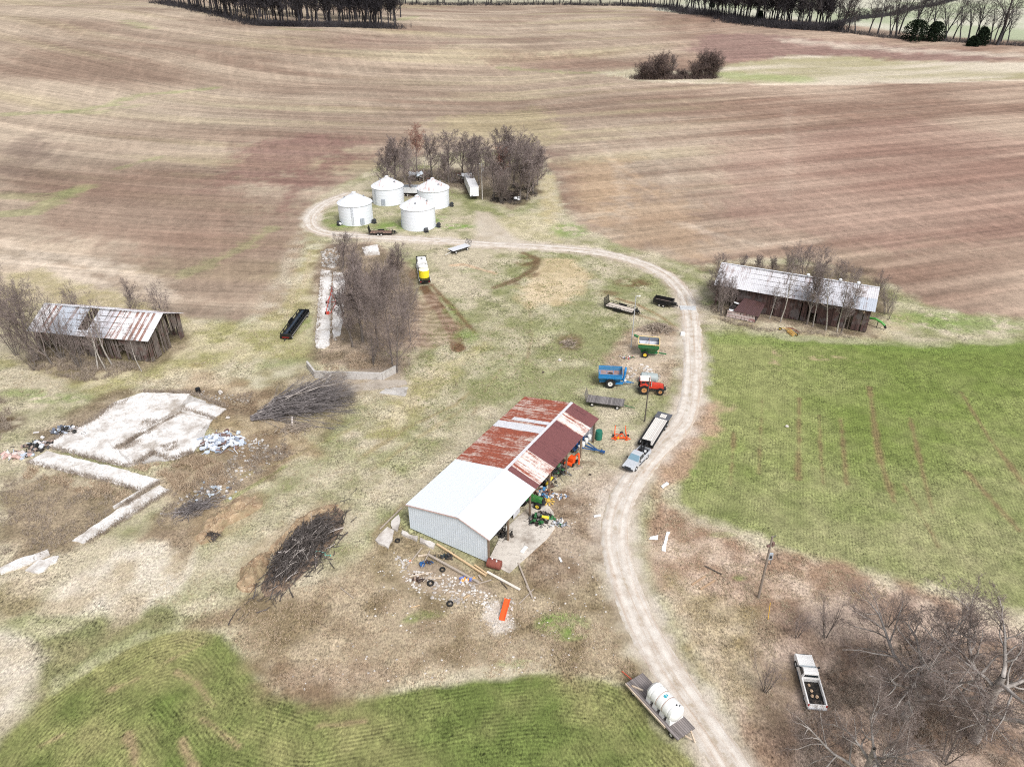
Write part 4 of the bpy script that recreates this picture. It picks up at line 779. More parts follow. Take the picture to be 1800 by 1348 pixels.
rubble([(640, 960), (740, 1040), (900, 1080), (960, 1010), (1000, 960), (1050, 1000), (1090, 1150), (1000, 1180), (800, 1190), (620, 1200), (520, 1215), (480, 1190), (640, 1100)], 260, .05, .2, "loose_stones", "small pale stones scattered over the rough ground below the shed", "stones", stone_m, 2, "stuff")
rubble([(440, 760), (505, 795), (430, 845), (370, 870), (300, 915), (280, 900), (380, 830)], 240, .08, .34, "rubble", "band of grey broken concrete rubble in the dead weeds", "rubble", conc_grey, 3, "stuff")
rubble([(566, 440), (592, 436), (597, 458), (588, 472), (562, 468)], 90, .25, .75, "broken_concrete_heap", "heap of broken concrete at the top end of the silage floor", "rubble heap", conc_grey, 4)
rubble([(1090, 650), (1130, 640), (1165, 662), (1150, 672), (1100, 668)], 60, .1, .5, "rubble", "white broken concrete on the pad behind the red tractor", "rubble", stone_m, 5, "stuff")
rubble([(840, 1060), (900, 1050), (905, 1110), (850, 1125)], 130, .05, .22, "crushed_stone", "white crushed stone around the orange chute", "stones", stone_m, 6, "stuff")
rubble([(90, 770), (160, 740), (260, 690), (350, 685), (440, 700), (440, 712), (340, 700), (240, 700), (110, 775)], 130, .08, .28, "rubble", "grey rubble along the far edge of the demolished floor", "rubble", conc_grey, 7, "stuff")
rubble([(560, 560), (600, 560), (604, 600), (560, 600)], 40, .1, .4, "rubble", "loose debris lying on the silage floor", "rubble", conc_grey, 8, "stuff")
rubble([(930, 870), (990, 880), (1000, 960), (950, 1000), (1040, 990), (1060, 880), (1000, 840)], 45, .04, .16, "loose_stones", "pale stones on the dirt in front of the open shed bays", "stones", stone_m, 12, "stuff")
# ------------------------------------------------------------------ RUINS beyond the bins
def ruin(px, py, label, seed, pale, w=6, yaw=0):
    t = thing("ruined_house", label, "ruin", G(px, py), yaw); rng = random.Random(seed); m1 = paintm("ruin_pale" + str(seed), pale, .7, 0, .4, (120, 116, 112), .6)
    for i in range(4):
        q = MB(); q.obox((rng.uniform(-w / 2, w / 2), rng.uniform(-1, 3), rng.uniform(1, 2.4)), (rng.uniform(2, 3.4), rng.uniform(1.6, 2.6), .08), (rng.uniform(-.7, .5), rng.uniform(-.4, .4), rng.uniform(-.4, .4))); q.build("roof_panel", m1, t)
    q = MB(); board_wall(q, (-w / 2, -.6), (w / 2, -.6), 0, lambda d: 1.6 + .5 * math.sin(d * 1.7), rng, .22, .2, (), .05); q.build("front_wall", oldboard_m, t)
    q = MB(); board_wall(q, (w / 2, -.6), (w / 2, 3.4), 0, lambda d: 2.0, rng, .22, .2, (), .05); board_wall(q, (w / 2, 3.4), (-w / 2, 3.4), 0, lambda d: 2.4, rng, .22, .2, (), .05); q.build("back_wall", oldboard_m, t)
    q = MB()
    for i in range(26): a_ = Vector((rng.uniform(-w / 2, w / 2), rng.uniform(-1.5, 3), rng.uniform(0, .9))); q.bar(a_, a_ + Vector((rng.uniform(-2, 2), rng.uniform(-1.5, 1.5), rng.uniform(-.3, .7))), .14)
    q.build("fallen_beams", beam_m, t); return t
ruin(738, 318, "collapsed shed with pale bluish roof sheets among the trees behind the back left bin", 21, (190, 198, 206), 7, .1); ruin(806, 322, "dark collapsed shed with a few pale sheets behind the semi trailer", 22, (176, 178, 182), 6, -.1)
def stick_pile(px, py, label, n, L, rx, ry, h, m, seed, name="timber_pile", cat="woodpile", yaw=0, thick=.16):
    t = MB(); rng = random.Random(seed)
    for i in range(n):
        a_ = rng.gauss(0, .35); x, y = rng.gauss(0, rx * .4), rng.gauss(0, ry * .45); z = rng.random() ** 1.4 * h * max(.1, 1 - (x / rx) ** 2 * .6 - (y / ry) ** 2 * .6) + .08; l = L * rng.uniform(.3, .6); d = Vector((math.cos(a_), math.sin(a_), rng.gauss(0, .08))) * l
        t.bar(Vector((x, y, z)) - d, Vector((x, y, z)) + d, thick * rng.uniform(.6, 1.3))
    o = t.build(name, m, None, loc=G(px, py)); o.rotation_euler.z = yaw; return tag(o, label, cat)
stick_pile(892, 350, "stack of dark old timbers under the tree clump right of the semi trailer", 120, 3.2, 3.2, 2.2, 2.6, beam_m, 31)
q = MB(); rr = random.Random(8)
for i in range(16): stone(q, (rr.gauss(0, .7), rr.gauss(0, .5), rr.uniform(0, 1.0)), rr.uniform(.3, .6), rr)
tag(q.build("junk_heap", white_m, None, loc=G(909, 352)), "heap of white junk at the foot of the dark timber stack", "junk heap")
# ------------------------------------------------------------------ VEHICLES AND MACHINES
_wc = {}
def wheel(parent, x, y, r, w, rim, side=1, name="wheel"):
    """tyre with a rim as its child; axle along y, dish facing side"""
    key = (round(r, 2), round(w, 2), rim.name, side)
    if key not in _wc:
        a = MB(); a.lathe([(r * .5, -w * .36), (r * .8, -w * .5), (r * .95, -w * .44), (r, -w * .25), (r, w * .25), (r * .95, w * .44), (r * .8, w * .5), (r * .5, w * .36)], 24, axis='y', ring=True)
        if r > .55:
            for i in range(20):
                t = 2 * math.pi * i / 20
                for s in (-1, 1): a.obox((math.cos(t + s * .06) * r, s * w * .22, math.sin(t + s * .06) * r), (.05, w * .46, .07), (0, -t - math.pi / 2, s * .5))
        o = a.build("wheel", rubber_m, None, True); b = MB(); s = side; b.lathe([(r * .52, s * w * .30), (r * .49, s * w * .38), (r * .43, s * w * .2), (r * .2, s * w * .16), (r * .17, s * w * .3), (.001, s * w * .3)], 18, axis='y')
        e = b.build("rim", rim, o, True); _wc[key] = (o.data, e.data); o.name = name; o.parent = parent; o.location = (x, y, r); return o
    o = bpy.data.objects.new(name, _wc[key][0]); e = bpy.data.objects.new("rim", _wc[key][1]); COL.objects.link(o); COL.objects.link(e); e.parent = o; o.parent = parent; o.location = (x, y, r); return o
chrome_m = paintm("wheel_silver", (196, 198, 202), .35, .2, .15); whiterim_m = paintm("white_rim", (226, 224, 220), .5, 0, .15); yellow_m = paintm("yellow_paint", (238, 206, 62), .5, 0, .2); orangerim_m = paintm("rusty_yellow_rim", (190, 140, 92), .6, 0, .4, (150, 92, 56))
red_m = paintm("tractor_red", (204, 62, 44), .45, 0, .5, (150, 90, 74)); jdgreen_m = paintm("farm_green", (40, 108, 62), .5, 0, .5, (88, 96, 74)); blue_m = paintm("farm_blue", (38, 128, 190), .45, 0, .5, (96, 140, 176)); orange_m = paintm("implement_orange", (240, 92, 36), .5, 0, .15, (160, 90, 60))
silver_m = paintm("truck_silver", (196, 200, 206), .3, .15, .15, (150, 146, 140)); trim_m = paintm("dark_trim", (46, 50, 56), .5, 0, .2); lamp_m = paintm("lamp_clear", (206, 210, 214), .2, 0, .05); tail_m = paintm("lamp_red", (170, 40, 36), .3, 0, .05)
def pickup(label, ctr, yaw, paint, crew, L=5.8, bed_m=None, bedload=0):
    t = thing("pickup_truck", label, "pickup truck", ctr, yaw); h = L / 2; hb = h - 1.62; cf = -.15 if not crew else 0
    cr = -.55 if crew else .05          # rear of the cab
    wb0, wb1 = h - 1.0, -h + 1.15
    q = MB(); q.prof([(h - .02, .48), (h, .72), (h - .06, .94), (h - .6, 1.06), (hb, 1.14), (hb, .42), (h - .35, .40)], -.96, .96, [.05, .03, .1, .12, .1, .02, .02]); q.prof([(hb, .42), (hb, 1.14), (cr - .1, 1.16), (cr - .1, .42)], -.97, .97, [.02, .06, .06, .02])
    for s in (-1, 1):
        q.prof([(cr - .12, .45), (cr - .12, 1.14), (-h + .04, 1.12), (-h + .02, .5)], s * .97 if s < 0 else .80, -.80 if s < 0 else .97, [0, .02, .02, 0]); q.box(wb1 - .5, wb1 + .5, s * .98 - (.1 if s > 0 else 0), s * .98 + (.1 if s < 0 else 0), .78, 1.0)
    q.box(cr - .2, cr - .12, -.8, .8, .6, 1.12); tag(q.build("body", paint, t), None)
    q = MB(); q.box(-h + .04, cr - .2, -.8, .8, .6, .7); q.build("bed", bed_m or black_m, t)
    q = MB(); q.box(-h - .01, -h + .05, -.8, .8, .62, 1.12); q.build("tailgate", paint, t)
    q = MB(); ct = 1.86 if crew else 1.78; q.prof([(hb + .02, 1.1), (hb - .75, ct - .03), (hb - .95, ct), (cr + .18, ct), (cr - .06, ct - .1), (cr - .1, 1.1)], -.92, .92, [.0, .19, .2, .2, .18, .0]); q.build("cab", paint, t)
    def win(poly):
        n = MB(); n.add(poly, [tuple(range(len(poly)))]); return n
    k = lambda f: (hb + .02 - .77 * f, 1.1 + (ct - .03 - 1.1) * f)
    n_ = Vector((math.sin(math.radians(46)), 0, math.cos(math.radians(46)))) * .012
    a, b = k(.06), k(.93); q = win([Vector((a[0], -.86, a[1])) + n_, Vector((a[0], .86, a[1])) + n_, Vector((b[0], .72, b[1])) + n_, Vector((b[0], -.72, b[1])) + n_]); q.build("windshield", glassm("windscreen_glass", (120, 150, 166), .08), t)
    q = win([(cr - .105, .74, 1.3), (cr - .105, -.74, 1.3), (cr - .085, -.66, ct - .2), (cr - .085, .66, ct - .2)]); q.build("rear_window", glass_m, t)
    for s in (-1, 1):
        fy = lambda z: s * (.92 - .2 * (z - 1.1) / (ct - 1.1) + .012)
        spans = [(hb - .18, hb - .72, hb - .95), (hb - 1.0, hb - 1.0, cr + .1)] if crew else [(hb - .18, hb - .72, cr + .15)]
        for i, (xa, xb, xc) in enumerate(spans):
            P = [(xa, fy(1.18), 1.18), (xb, fy(ct - .14), ct - .14), (xc, fy(ct - .14), ct - .14), (xc, fy(1.18), 1.18)]; q = win(P if s > 0 else P[::-1]); q.build("side_window", glass_m, t)
        q = MB(); q.obox((hb - .25, s * 1.08, 1.22), (.1, .22, .2)); q.build("mirror", trim_m, t)
        q = MB(); q.obox((h - .03, s * .72, .84), (.08, .34, .16), (0, -.15, 0)); q.build("headlight", lamp_m, t); q = MB(); q.obox((-h - .0, s * .87, .95), (.06, .13, .3)); q.build("taillight", tail_m, t)
        wheel(t, wb0, s * .84, .39, .28, chrome_m, s); wheel(t, wb1, s * .84, .39, .28, chrome_m, s)
        q = MB(); q.box(hb - .2, wb1 + .9, s * .98 - .06, s * .98 + .06, .42, .5); q.build("running_board", trim_m, t)
    q = MB(); q.prof([(h + .02, .45), (h + .14, .5), (h + .14, .68), (h + .0, .7)], -.96, .96, [.05, .12, .12, .05]); q.build("bumper", trim_m if crew else chrome_m, t); q = MB(); q.box(-h - .16, -h - .02, -.93, .93, .5, .66); q.build("bumper", trim_m if crew else chrome_m, t)
    q = MB(); q.obox((h + .0, 0, .84), (.04, 1.0, .2), (0, -.15, 0)); q.build("grille", trim_m, t)
    return t
p1_ = Vector((16.9, 86.3, 0)); tyaw = math.atan2(-.812, -.583)
tr = pickup("silver crew cab pickup hitched to the black gooseneck flatbed trailer", (p1_.x + 2.9 * .583, p1_.y + 2.9 * .812, 0), tyaw, silver_m, True)
q = MB(); q.box(-2.7, -1.7, -.5, .5, .7, .95, 0); q.obox((-1.9, .4, 1.05), (.3, .3, .3), (0, 0, .3), 1); q.obox((-1.2, -.5, 1.0), (.5, .2, .4), (.2, 0, .4), 2); q.build("bed_load", [trim_m, white_m, tail_m], tr)
# gooseneck flatbed
ga, gb = Vector((20.4, 91.95, 0)), Vector((24.9, 100.55, 0)); gy = yaw_xy(gb, ga)
gt = thing("gooseneck_trailer", "long black gooseneck flatbed trailer with pale board deck, behind the silver pickup", "flatbed trailer", (ga + gb) / 2, gy); L2 = 4.9
deck_m = woodm("pale_deck", (228, 224, 218), (190, 184, 178), 1, .25, True)
q = MB(); q.box(-L2 + 2.0, L2 - .1, -1.0, 1.0, .93, 1.0, 0); q.build("deck", deck_m, gt); q = MB(); q.box(-L2, -L2 + 1.98, -1.22, 1.22, .9, .995, 0); q.box(-L2 + .5, -L2 + 1.6, -.5, .5, .995, 1.003, 1); q.build("beavertail", [paintm("slate_ramp", (84, 88, 96), .7, 0, .3), deck_m], gt)
q = MB()
for s in (-1, 1): q.box(-L2 + 2.0, L2, s * 1.13 - .12, s * 1.13 + .12, .82, 1.012); q.box(-L2 + 1, L2, s * .5 - .08, s * .5 + .08, .5, .9)
q.box(L2 - .1, L2 + .02, -1.25, 1.25, .55, 1.02)
for s in (-.45, .45): q.bar((L2, s, .7), (L2 + .5, s * .8, 1.45), .18, .25); q.bar((L2 + .4, s * .8, 1.5), (L2 + 2.5, s * .15, 1.45), .18, .25)
q.cyl((L2 + 2.4, 0, 1.5), (L2 + 2.4, 0, .95), .09); q.box(L2 - .1, L2 + .05, -.75, .75, 1.0, 1.75); q.bar((L2 - .6, .9, 0), (L2 - .6, .9, .9), .14); q.bar((L2 - .6, -.9, 0), (L2 - .6, -.9, .9), .14); q.build("frame", black_m, gt)
q = MB(); q.obox((L2 - .11, .1, 1.4), (.04, .6, .4)); q.build("deck_box", deck_m, gt)
for s in (-1, 1):
    for x in (-1.5, -2.6): wheel(gt, x, s * .98, .4, .42, chrome_m, s)
# tractor
def tractor(label, ctr, yaw, body, rimm, cab=True, s_=1.0, front_rim=None):
    t = thing("tractor", label, "tractor", ctr, yaw, None, s_)
    for s in (-1, 1):
        wheel(t, 0, s * .98, .93, .52, rimm, s, "rear_wheel"); wheel(t, 2.75, s * .88, .62, .4, front_rim or rimm, s, "front_wheel")
        q = MB(); pr = [(math.cos(a) * 1.06, .93 + math.sin(a) * 1.06) for a in np.linspace(.35, 2.4, 9)]
        pr2 = [(math.cos(a) * .98, .93 + math.sin(a) * .98) for a in np.linspace(2.4, .35, 9)]; q.prof(pr + pr2, .62 * s - .05 if s > 0 else -1.2, 1.2 if s > 0 else -.57); q.build("fender", body, t)
    q = MB(); q.prof([(.9, .95), (.9, 1.75), (1.2, 1.86), (2.6, 1.72), (3.25, 1.55), (3.3, .95), (3.0, .85)], -.42, .42, [.0, .06, .1, .1, .08, .0, .0]); q.build("hood", body, t)
    q = MB(); q.box(-.6, 3.1, -.28, .28, .55, .98); q.bar((0, -.9, .93), (0, .9, .93), .3); q.bar((2.75, -.8, .62), (2.75, .8, .62), .2); q.box(3.15, 3.75, -.35, .35, .62, 1.0); q.bar((-.5, -.3, .6), (-1.2, -.3, .5), .08); q.bar((-.5, .3, .6), (-1.2, .3, .5), .08); q.bar((-.4, 0, .5), (-1.1, 0, .42), .14); q.build("chassis", trim_m, t)
    q = MB(); q.box(3.28, 3.34, -.36, .36, .95, 1.5); q.build("grille", black_m, t)
    if cab:
        q = MB(); q.prof([(-.55, 1.2), (-.62, 2.62), (.78, 2.62), (.95, 1.2)], -.7, .7, [.0, .04, .04, .0]); q.build("cab_glass", glassm("cab_glass", (46, 60, 66), .1), t)
        q = MB()
        for s in (-1, 1):
            for a, b in (((-.58, 1.2), (-.64, 2.62)), ((.98, 1.2), (.8, 2.62)), ((.2, 1.2), (.15, 2.62))): q.bar((a[0], s * .72, a[1]), (b[0], s * .69, b[1]), .09)
            q.bar((-.58, s * .72, 1.2), (.98, s * .72, 1.2), .1)
        q.build("cab_frame", body, t)
        q = MB(); q.prof([(-.8, 2.6), (-.76, 2.76), (.9, 2.78), (.98, 2.6)], -.82, .82, [.0, .1, .1, .0]); q.build("cab_roof", paintm("pale_roof", (232, 220, 212), .5, 0, .1), t); q = MB(); q.box(-.84, 1.0, -.84, .84, 2.5, 2.6); q.build("roof_trim", body, t)
        q = MB(); q.cyl((1.15, -.55, 1.4), (1.15, -.55, 2.85), .08, n=10); q.build("exhaust", paintm("exhaust_grey", (170, 164, 160), .5), t)
    else:
        q = MB(); q.obox((-.2, 0, 1.35), (.5, .6, .12)); q.obox((-.42, 0, 1.6), (.1, .6, .5)); q.build("seat", black_m, t); q = MB(); q.lathe([(.26, 0), (.26, .04)], 14, (0, 0, 0)); o = q.build("steering_wheel", black_m, t, loc=(.5, 0, 1.75)); o.rotation_euler = (0, -.5, 0)
    return t
ra, rb_ = G(1128, 694), G(1158, 697); tyw = -.10
tractor("red tractor with a pale cab roof, hitched to the blue grain cart", G(1131, 688), tyw, red_m, orangerim_m)
# blue grain cart
bc_ = thing("grain_cart", "bright blue grain cart with rust inside, behind the red tractor", "grain cart", G(1072, 675), tyw)
for s in (-1, 1): wheel(bc_, 0, s * 1.25, .85, .55, whiterim_m, s)
def hopper(parent, x0, x1, yt, zt, zm, xb0, xb1, yb, zb, m, inner, nm="hopper", th=.06):
    """open hopper: vertical upper walls and sloping lower walls with an inner skin"""
    def ring(x0, x1, y, z): return [(x0, -y, z), (x1, -y, z), (x1, y, z), (x0, y, z)]
    q = MB(); A = ring(x0, x1, yt, zt); B = ring(x0, x1, yt, zm); Cc = ring(xb0, xb1, yb, zb); Ai = ring(x0 + th, x1 - th, yt - th, zt); Bi = ring(x0 + th, x1 - th, yt - th, zm); Ci = ring(xb0 + th, xb1 - th, yb - th, zb + .08); V = A + B + Cc + Ai + Bi + Ci
    for i in range(4):
        j = (i + 1) % 4; q.add([V[k] for k in (i, j, 4 + j, 4 + i)], [(3, 2, 1, 0)], 0); q.add([V[k] for k in (4 + i, 4 + j, 8 + j, 8 + i)], [(3, 2, 1, 0)], 0); q.add([V[k] for k in (12 + i, 12 + j, 16 + j, 16 + i)], [(0, 1, 2, 3)], 1); q.add([V[k] for k in (16 + i, 16 + j, 20 + j, 20 + i)], [(0, 1, 2, 3)], 2 if i in (0, 2) else 1); q.add([V[k] for k in (i, j, 12 + j, 12 + i)], [(0, 1, 2, 3)], 0)
    q.add(Ci, [(0, 1, 2, 3)], 2); q.add(Cc, [(3, 2, 1, 0)], 0); return q.build(nm, [m] + inner, parent)
hopper(bc_, -2.1, 2.0, 1.5, 2.75, 1.95, -1.5, 1.4, .5, .8, blue_m, [paintm("worn_blue_inside", (72, 136, 178), .6, 0, .4, (170, 180, 190)), paintm("rusty_inside", (150, 130, 128), .8, 0, .8, (128, 76, 60), .8)])
q = MB(); q.box(-1.9, 1.8, -.5, .5, .62, .82)
for s in (-1, 1):
    q.bar((1.8, s * .45, .75), (3.6, 0, .55), .16)
    for x in (-1.7, -.6, .5, 1.6): q.bar((x, s * 1.5, 1.95), (x, s * .55, .85), .07, .14)
    q.box(-2.1, 2.0, s * 1.52 - .03, s * 1.52 + .03, 2.67, 2.79); q.bar((.5, s * 1.05, .7), (2.2, s * .75, .7), .1, .3)
q.bar((0, -1.2, .85), (0, 1.2, .85), .2); q.bar((3.4, 0, .6), (4.1, 0, .5), .12); q.build("frame", blue_m, bc_)
q = MB(); q.cyl((2.3, .1, .75), (2.5, .15, 2.5), .2, n=12); q.cyl((2.5, .15, 2.45), (2.6, 1.0, 2.9), .2, n=12); q.bar((2.2, -.6, .7), (2.2, -.6, 1.5), .08); q.build("auger", blue_m, bc_); q = MB(); q.obox((2.6, -.3, 1.05), (.35, .3, .35)); q.build("valve_box", white_m, bc_)
# green wagon
gw = thing("gravity_wagon", "green grain wagon with a yellow rim and grey inside, beside the brush clump", "grain wagon", G(1139, 624), -.18, None, 1.16); 
for s in (-1, 1): wheel(gw, -.5, s * 1.0, .55, .35, yellow_m, s)
hopper(gw, -1.7, 1.6, 1.35, 2.6, 1.9, -1.0, .9, .4, .65, jdgreen_m, [paintm("grey_inside", (130, 136, 146), .6, 0, .3, (88, 84, 84)), paintm("pale_inside", (196, 200, 208), .5, 0, .3)])
q = MB()
for s in (-1, 1): q.box(-1.74, 1.64, s * 1.38 - .07, s * 1.38 + .07, 2.55, 2.66)
q.box(1.56, 1.68, -1.31, 1.31, 2.55, 2.66); q.box(-1.78, -1.66, -1.31, 1.31, 2.55, 2.66); q.bar((1.62, -1.3, 2.55), (1.5, -1.25, .9), .08); q.build("rim_rail", paintm("cream_yellow", (226, 200, 140), .5, 0, .2), gw)
q = MB(); q.bar((-.05, -1.3, 2.4), (-.05, 1.3, 2.4), .1); q.bar((-.05, 0, 2.4), (-.05, 0, .9), .1); q.bar((-.05, -1.3, 2.4), (-.05, 0, .9), .06); q.build("cross_brace", paintm("rusty_brace", (128, 96, 84), .7), gw)
q = MB(); q.box(-1.2, 1.4, -.4, .4, .5, .66); q.bar((1.2, 0, .58), (2.9, 0, .45), .16); q.bar((-.5, -1, .55), (-.5, 1, .55), .18); q.bar((.8, -.4, .6), (1.5, 0, .6), .1); q.bar((.8, .4, .6), (1.5, 0, .6), .1); q.cyl((-1.7, 1.1, 2.5), (-2.5, 1.35, 2.75), .2); q.build("frame", jdgreen_m, gw)
# flat wagon with grey boards
def flat_wagon(label, ctr, yaw, L, W, z, dm, fm, rimm, stake=0, tongue=None, wr=.36):
    t = thing("flat_wagon", label, "flat wagon", ctr, yaw); h = L / 2
    q = MB(); q.box(-h, h, -W / 2, W / 2, z - .06, z); q.build("deck", dm, t)
    q = MB(); q.box(-h + .02, h - .02, -W / 2 + .02, W / 2 - .02, z - .16, z - .062)
    for s in (-.4, .4): q.box(-h + .2, h - .2, s - .08, s + .08, z - .36, z - .162)
    for x in (-h + 1.0, h - 1.0): q.bar((x, -W / 2 + .3, wr), (x, W / 2 - .3, wr), .14); q.box(x - .1, x + .1, -.5, .5, wr, z - .36)
    q.build("frame", fm, t)
    for x in (-h + 1.0, h - 1.0):
        for s in (-1, 1): wheel(t, x, s * (W / 2 - .25), wr, .24, rimm, s)
    q = MB(); q.bar((h - .2, 0, wr + .1), (h + 1.8, .1, .15), .1); q.build("tongue", tongue or fm, t)
    if stake:
        q = MB(); x = -h if stake > 0 else h - .1; sg = 1 if stake > 0 else 1
        for i in range(5): y = -W / 2 + .1 + i * (W - .2) / 4; q.bar((x, y, z - .1), (x - .35 * stake, y, z + 1.3), .07)
        for k in (.3, .65, 1.0, 1.25): q.bar((x - .35 * stake * k / 1.3, -W / 2, z + k), (x - .35 * stake * k / 1.3, W / 2, z + k), .05, .1)
        q.build("end_rack", fm if stake < 0 else paintm("rack_grey", (110, 106, 104), .8), t)
    return t
greydeck_m = woodm("grey_deck", (150, 144, 142), (92, 88, 88), 0, .22, True)
flat_wagon("weathered grey board wagon with a rack end, between the shed and the blue cart", G(1064, 712), math.radians(-14), 6.2, 2.3, .95, greydeck_m, black_m, whiterim_m, 1, jdgreen_m)
# grey tank behind tractor
q = MB(); q.lathe([(.0001, -1.62), (.45, -1.58), (.82, -1.4), (.9, -1.3), (.9, -.45), (.86, -.42), (.86, -.36), (.9, -.33), (.9, 1.3), (.82, 1.4), (.45, 1.58), (.0001, 1.62)], 28, axis='x')
tk = thing("fuel_tank", "grey cylindrical steel tank lying behind the red tractor", "tank", G(1140, 672) + Vector((0, 0, .95)), -.2); q.build("shell", paintm("tank_grey", (166, 176, 176), .5, .1, .2, (140, 128, 116)), tk, True); q = MB(); q.box(-1.0, -.8, -.6, .6, -.95, -.6); q.box(.8, 1.0, -.6, .6, -.95, -.6); q.build("cradle", steel_m, tk)
# trailers
def util_trailer(label, ctr, yaw, L=6.0, W=2.1, dm=None, gate=True, rimm=None, rails=True):
    t = thing("utility_trailer", label, "utility trailer", ctr, yaw); h = L / 2; z = .62
    q = MB(); q.box(-h + .05, h - .05, -W / 2 + .1, W / 2 - .1, z - .06, z); q.build("deck", dm, t)
    q = MB()
    for s in (-1, 1):
        q.box(-h, h, s * W / 2 - .06, s * W / 2 + .06, z - .18, z + .04)
        if rails:
            q.bar((-h, s * W / 2, z + .42), (h, s * W / 2, z + .42), .07)
            for x in np.linspace(-h + .03, h - .03, 8): q.bar((x, s * W / 2, z), (x, s * W / 2, z + .4), .06)
        q.prof([(-1.25, .55), (-1.1, .86), (.6, .86), (.75, .55)], s * (W / 2 + .06) if s > 0 else -(W / 2 + .34), (W / 2 + .34) if s > 0 else -(W / 2 + .06)); q.bar((h, s * W / 2, z - .1), (h + 1.2, 0, .5), .1)
    q.box(h - .1, h, -W / 2, W / 2, z - .18, z + .42); q.box(-h, -h + .1, -W / 2, W / 2, z - .18, z); q.bar((h + 1.1, 0, .5), (h + 1.5, 0, .48), .1); q.bar((h + .9, 0, .05), (h + .9, 0, .8), .09); q.obox((h + .5, 0, .75), (.5, .7, .45)); q.build("frame", black_m, t)
    for s in (-1, 1):
        for x in (-.68, .18): wheel(t, x, s * (W / 2 + .2), .36, .24, rimm or black_m, s)
    if gate:
        q = MB()
        for y in np.linspace(-W / 2, W / 2, 9): q.bar((-h - .05, y, z), (-h - .3, y, z + 1.6), .06)
        for k in np.linspace(0, 1, 9): q.bar((-h - .05 - .25 * k, -W / 2, z + 1.6 * k), (-h - .05 - .25 * k, W / 2, z + 1.6 * k), .05, .08)
        q.build("ramp_gate", black_m, t)
    return t
palewood_m = woodm("bleached_deck", (216, 206, 194), (184, 172, 160), 1, .2, True)
util_trailer("black equipment trailer with a raised ramp gate and bleached deck, left of the dump trailer", (G(1069, 539) + G(1114, 552)) / 2, yaw_px((1069, 537), (1114, 549)), 6.6, 2.2, palewood_m)
util_trailer("black utility trailer with a raised gate parked beside the grain bins", (G(651, 412) + G(690, 412)) / 2, yaw_px((651, 412), (690, 412)), 6.0, 2.1, woodm("brown_deck", (170, 140, 124), (128, 100, 88), 1, .2, True), True, whiterim_m)
dt = thing("dump_trailer", "small black dump trailer with high sides and white rims", "dump trailer", G(1166, 536), yaw_px((1152, 534), (1180, 540)))
q = MB(); q.box(-2.0, 2.0, -1.0, 1.0, .62, .7, 1)
for s in (-1, 1): q.box(-2.0, 2.0, s * 1.0 - .04, s * 1.0 + .04, .65, 1.45); q.box(-2.04, 2.04, s * 1.0 - .07, s * 1.0 + .07, 1.4, 1.5)
for x in (-2.0, 2.0): q.box(x - .04, x + .04, -.955, .955, .65, 1.45 if x > 0 else 1.6)
for x in np.linspace(-1.9, 1.9, 7):
    for s in (-1, 1): q.box(x - .04, x + .04, s * 1.07 - .03, s * 1.07 + .03, .65, 1.4)
q.build("bed", [black_m, paintm("bed_rust", (136, 124, 118), .7, 0, .6, (176, 140, 116), 1.5)], dt)
q = MB(); q.box(-1.9, 2.2, -.45, .45, .42, .6); q.bar((2.0, -.5, .5), (3.2, 0, .48), .1); q.bar((2.0, .5, .5), (3.2, 0, .48), .1); q.obox((2.5, 0, .75), (.6, .7, .5)); q.bar((3.0, 0, .05), (3.0, 0, .9), .09)
for s in (-1, 1): q.prof([(-1.0, .6), (-.9, .82), (.8, .82), (.9, .6)], s * 1.08 if s > 0 else -1.36, 1.36 if s > 0 else -1.08)
q.build("frame", black_m, dt)
for s in (-1, 1):
    for x in (-.5, .38): wheel(dt, x, s * 1.2, .36, .24, whiterim_m, s)
hw_ = flat_wagon("flat wagon with a tall iron end rack standing by the lane spur", (G(793, 446) + G(822, 437)) / 2, yaw_px((822, 437), (793, 446)), 5.6, 2.3, 1.0, paintm("pale_steel_deck", (206, 208, 214), .5, 0, .2), black_m, whiterim_m, 1.0, whiterim_m)
# semi trailer
st = thing("semi_trailer", "long white semi trailer parked beside the tree clump", "semi trailer", (-11.2, 217.9, 0), math.atan2(217.2 - 231.68, -9.92 + 12.44)); 
q = MB(); q.box(-14.7, 0, -1.3, 1.3, 1.2, 3.9); q.build("box", white_m, st); q = MB(); q.box(-14.72, .02, -1.32, 1.32, 3.9, 3.96); q.build("roof", paintm("trailer_roof", (224, 224, 226), .5, 0, .08), st)
q = MB(); q.box(-14.6, -.3, -.5, .5, .95, 1.19); 
for s in (-1, 1): q.bar((-3, s * .8, 0), (-3, s * .8, 1.19), .14); q.box(-9, -4, s * 1.2 - .02, s * 1.2 + .02, .7, 1.19)
q.build("chassis", trim_m, st); q = MB(); q.box(.0, .03, -.95, -.45, 1.35, 1.55); q.build("maker_plate", trim_m, st)
for x in (-13.2, -11.9):
    for s in (-1, 1): wheel(st, x, s * 1.02, .5, .5, whiterim_m, s)
bt = thing("box_trailer", "white truck box trailer standing between the two back bins", "truck trailer", G(724, 344), -.05)
q = MB(); q.box(-4, 4, -1.25, 1.25, 1.15, 2.9); q.build("box", white_m, bt); q = MB(); q.box(-4.02, 4.02, -1.27, 1.27, 2.9, 2.96); q.build("tarp_roof", paintm("grey_tarp", (150, 158, 166), .7, 0, .3), bt); q = MB(); q.box(-4, 4, -.5, .5, .8, 1.14); q.box(-4, 4, -1.24, -1.2, .85, 1.14); q.build("chassis", black_m, bt)
for x in (-2.2, -1.1, 1.6, 2.7):
    for s in (-1, 1): wheel(bt, x, s * 1.0, .5, .35, whiterim_m, s)
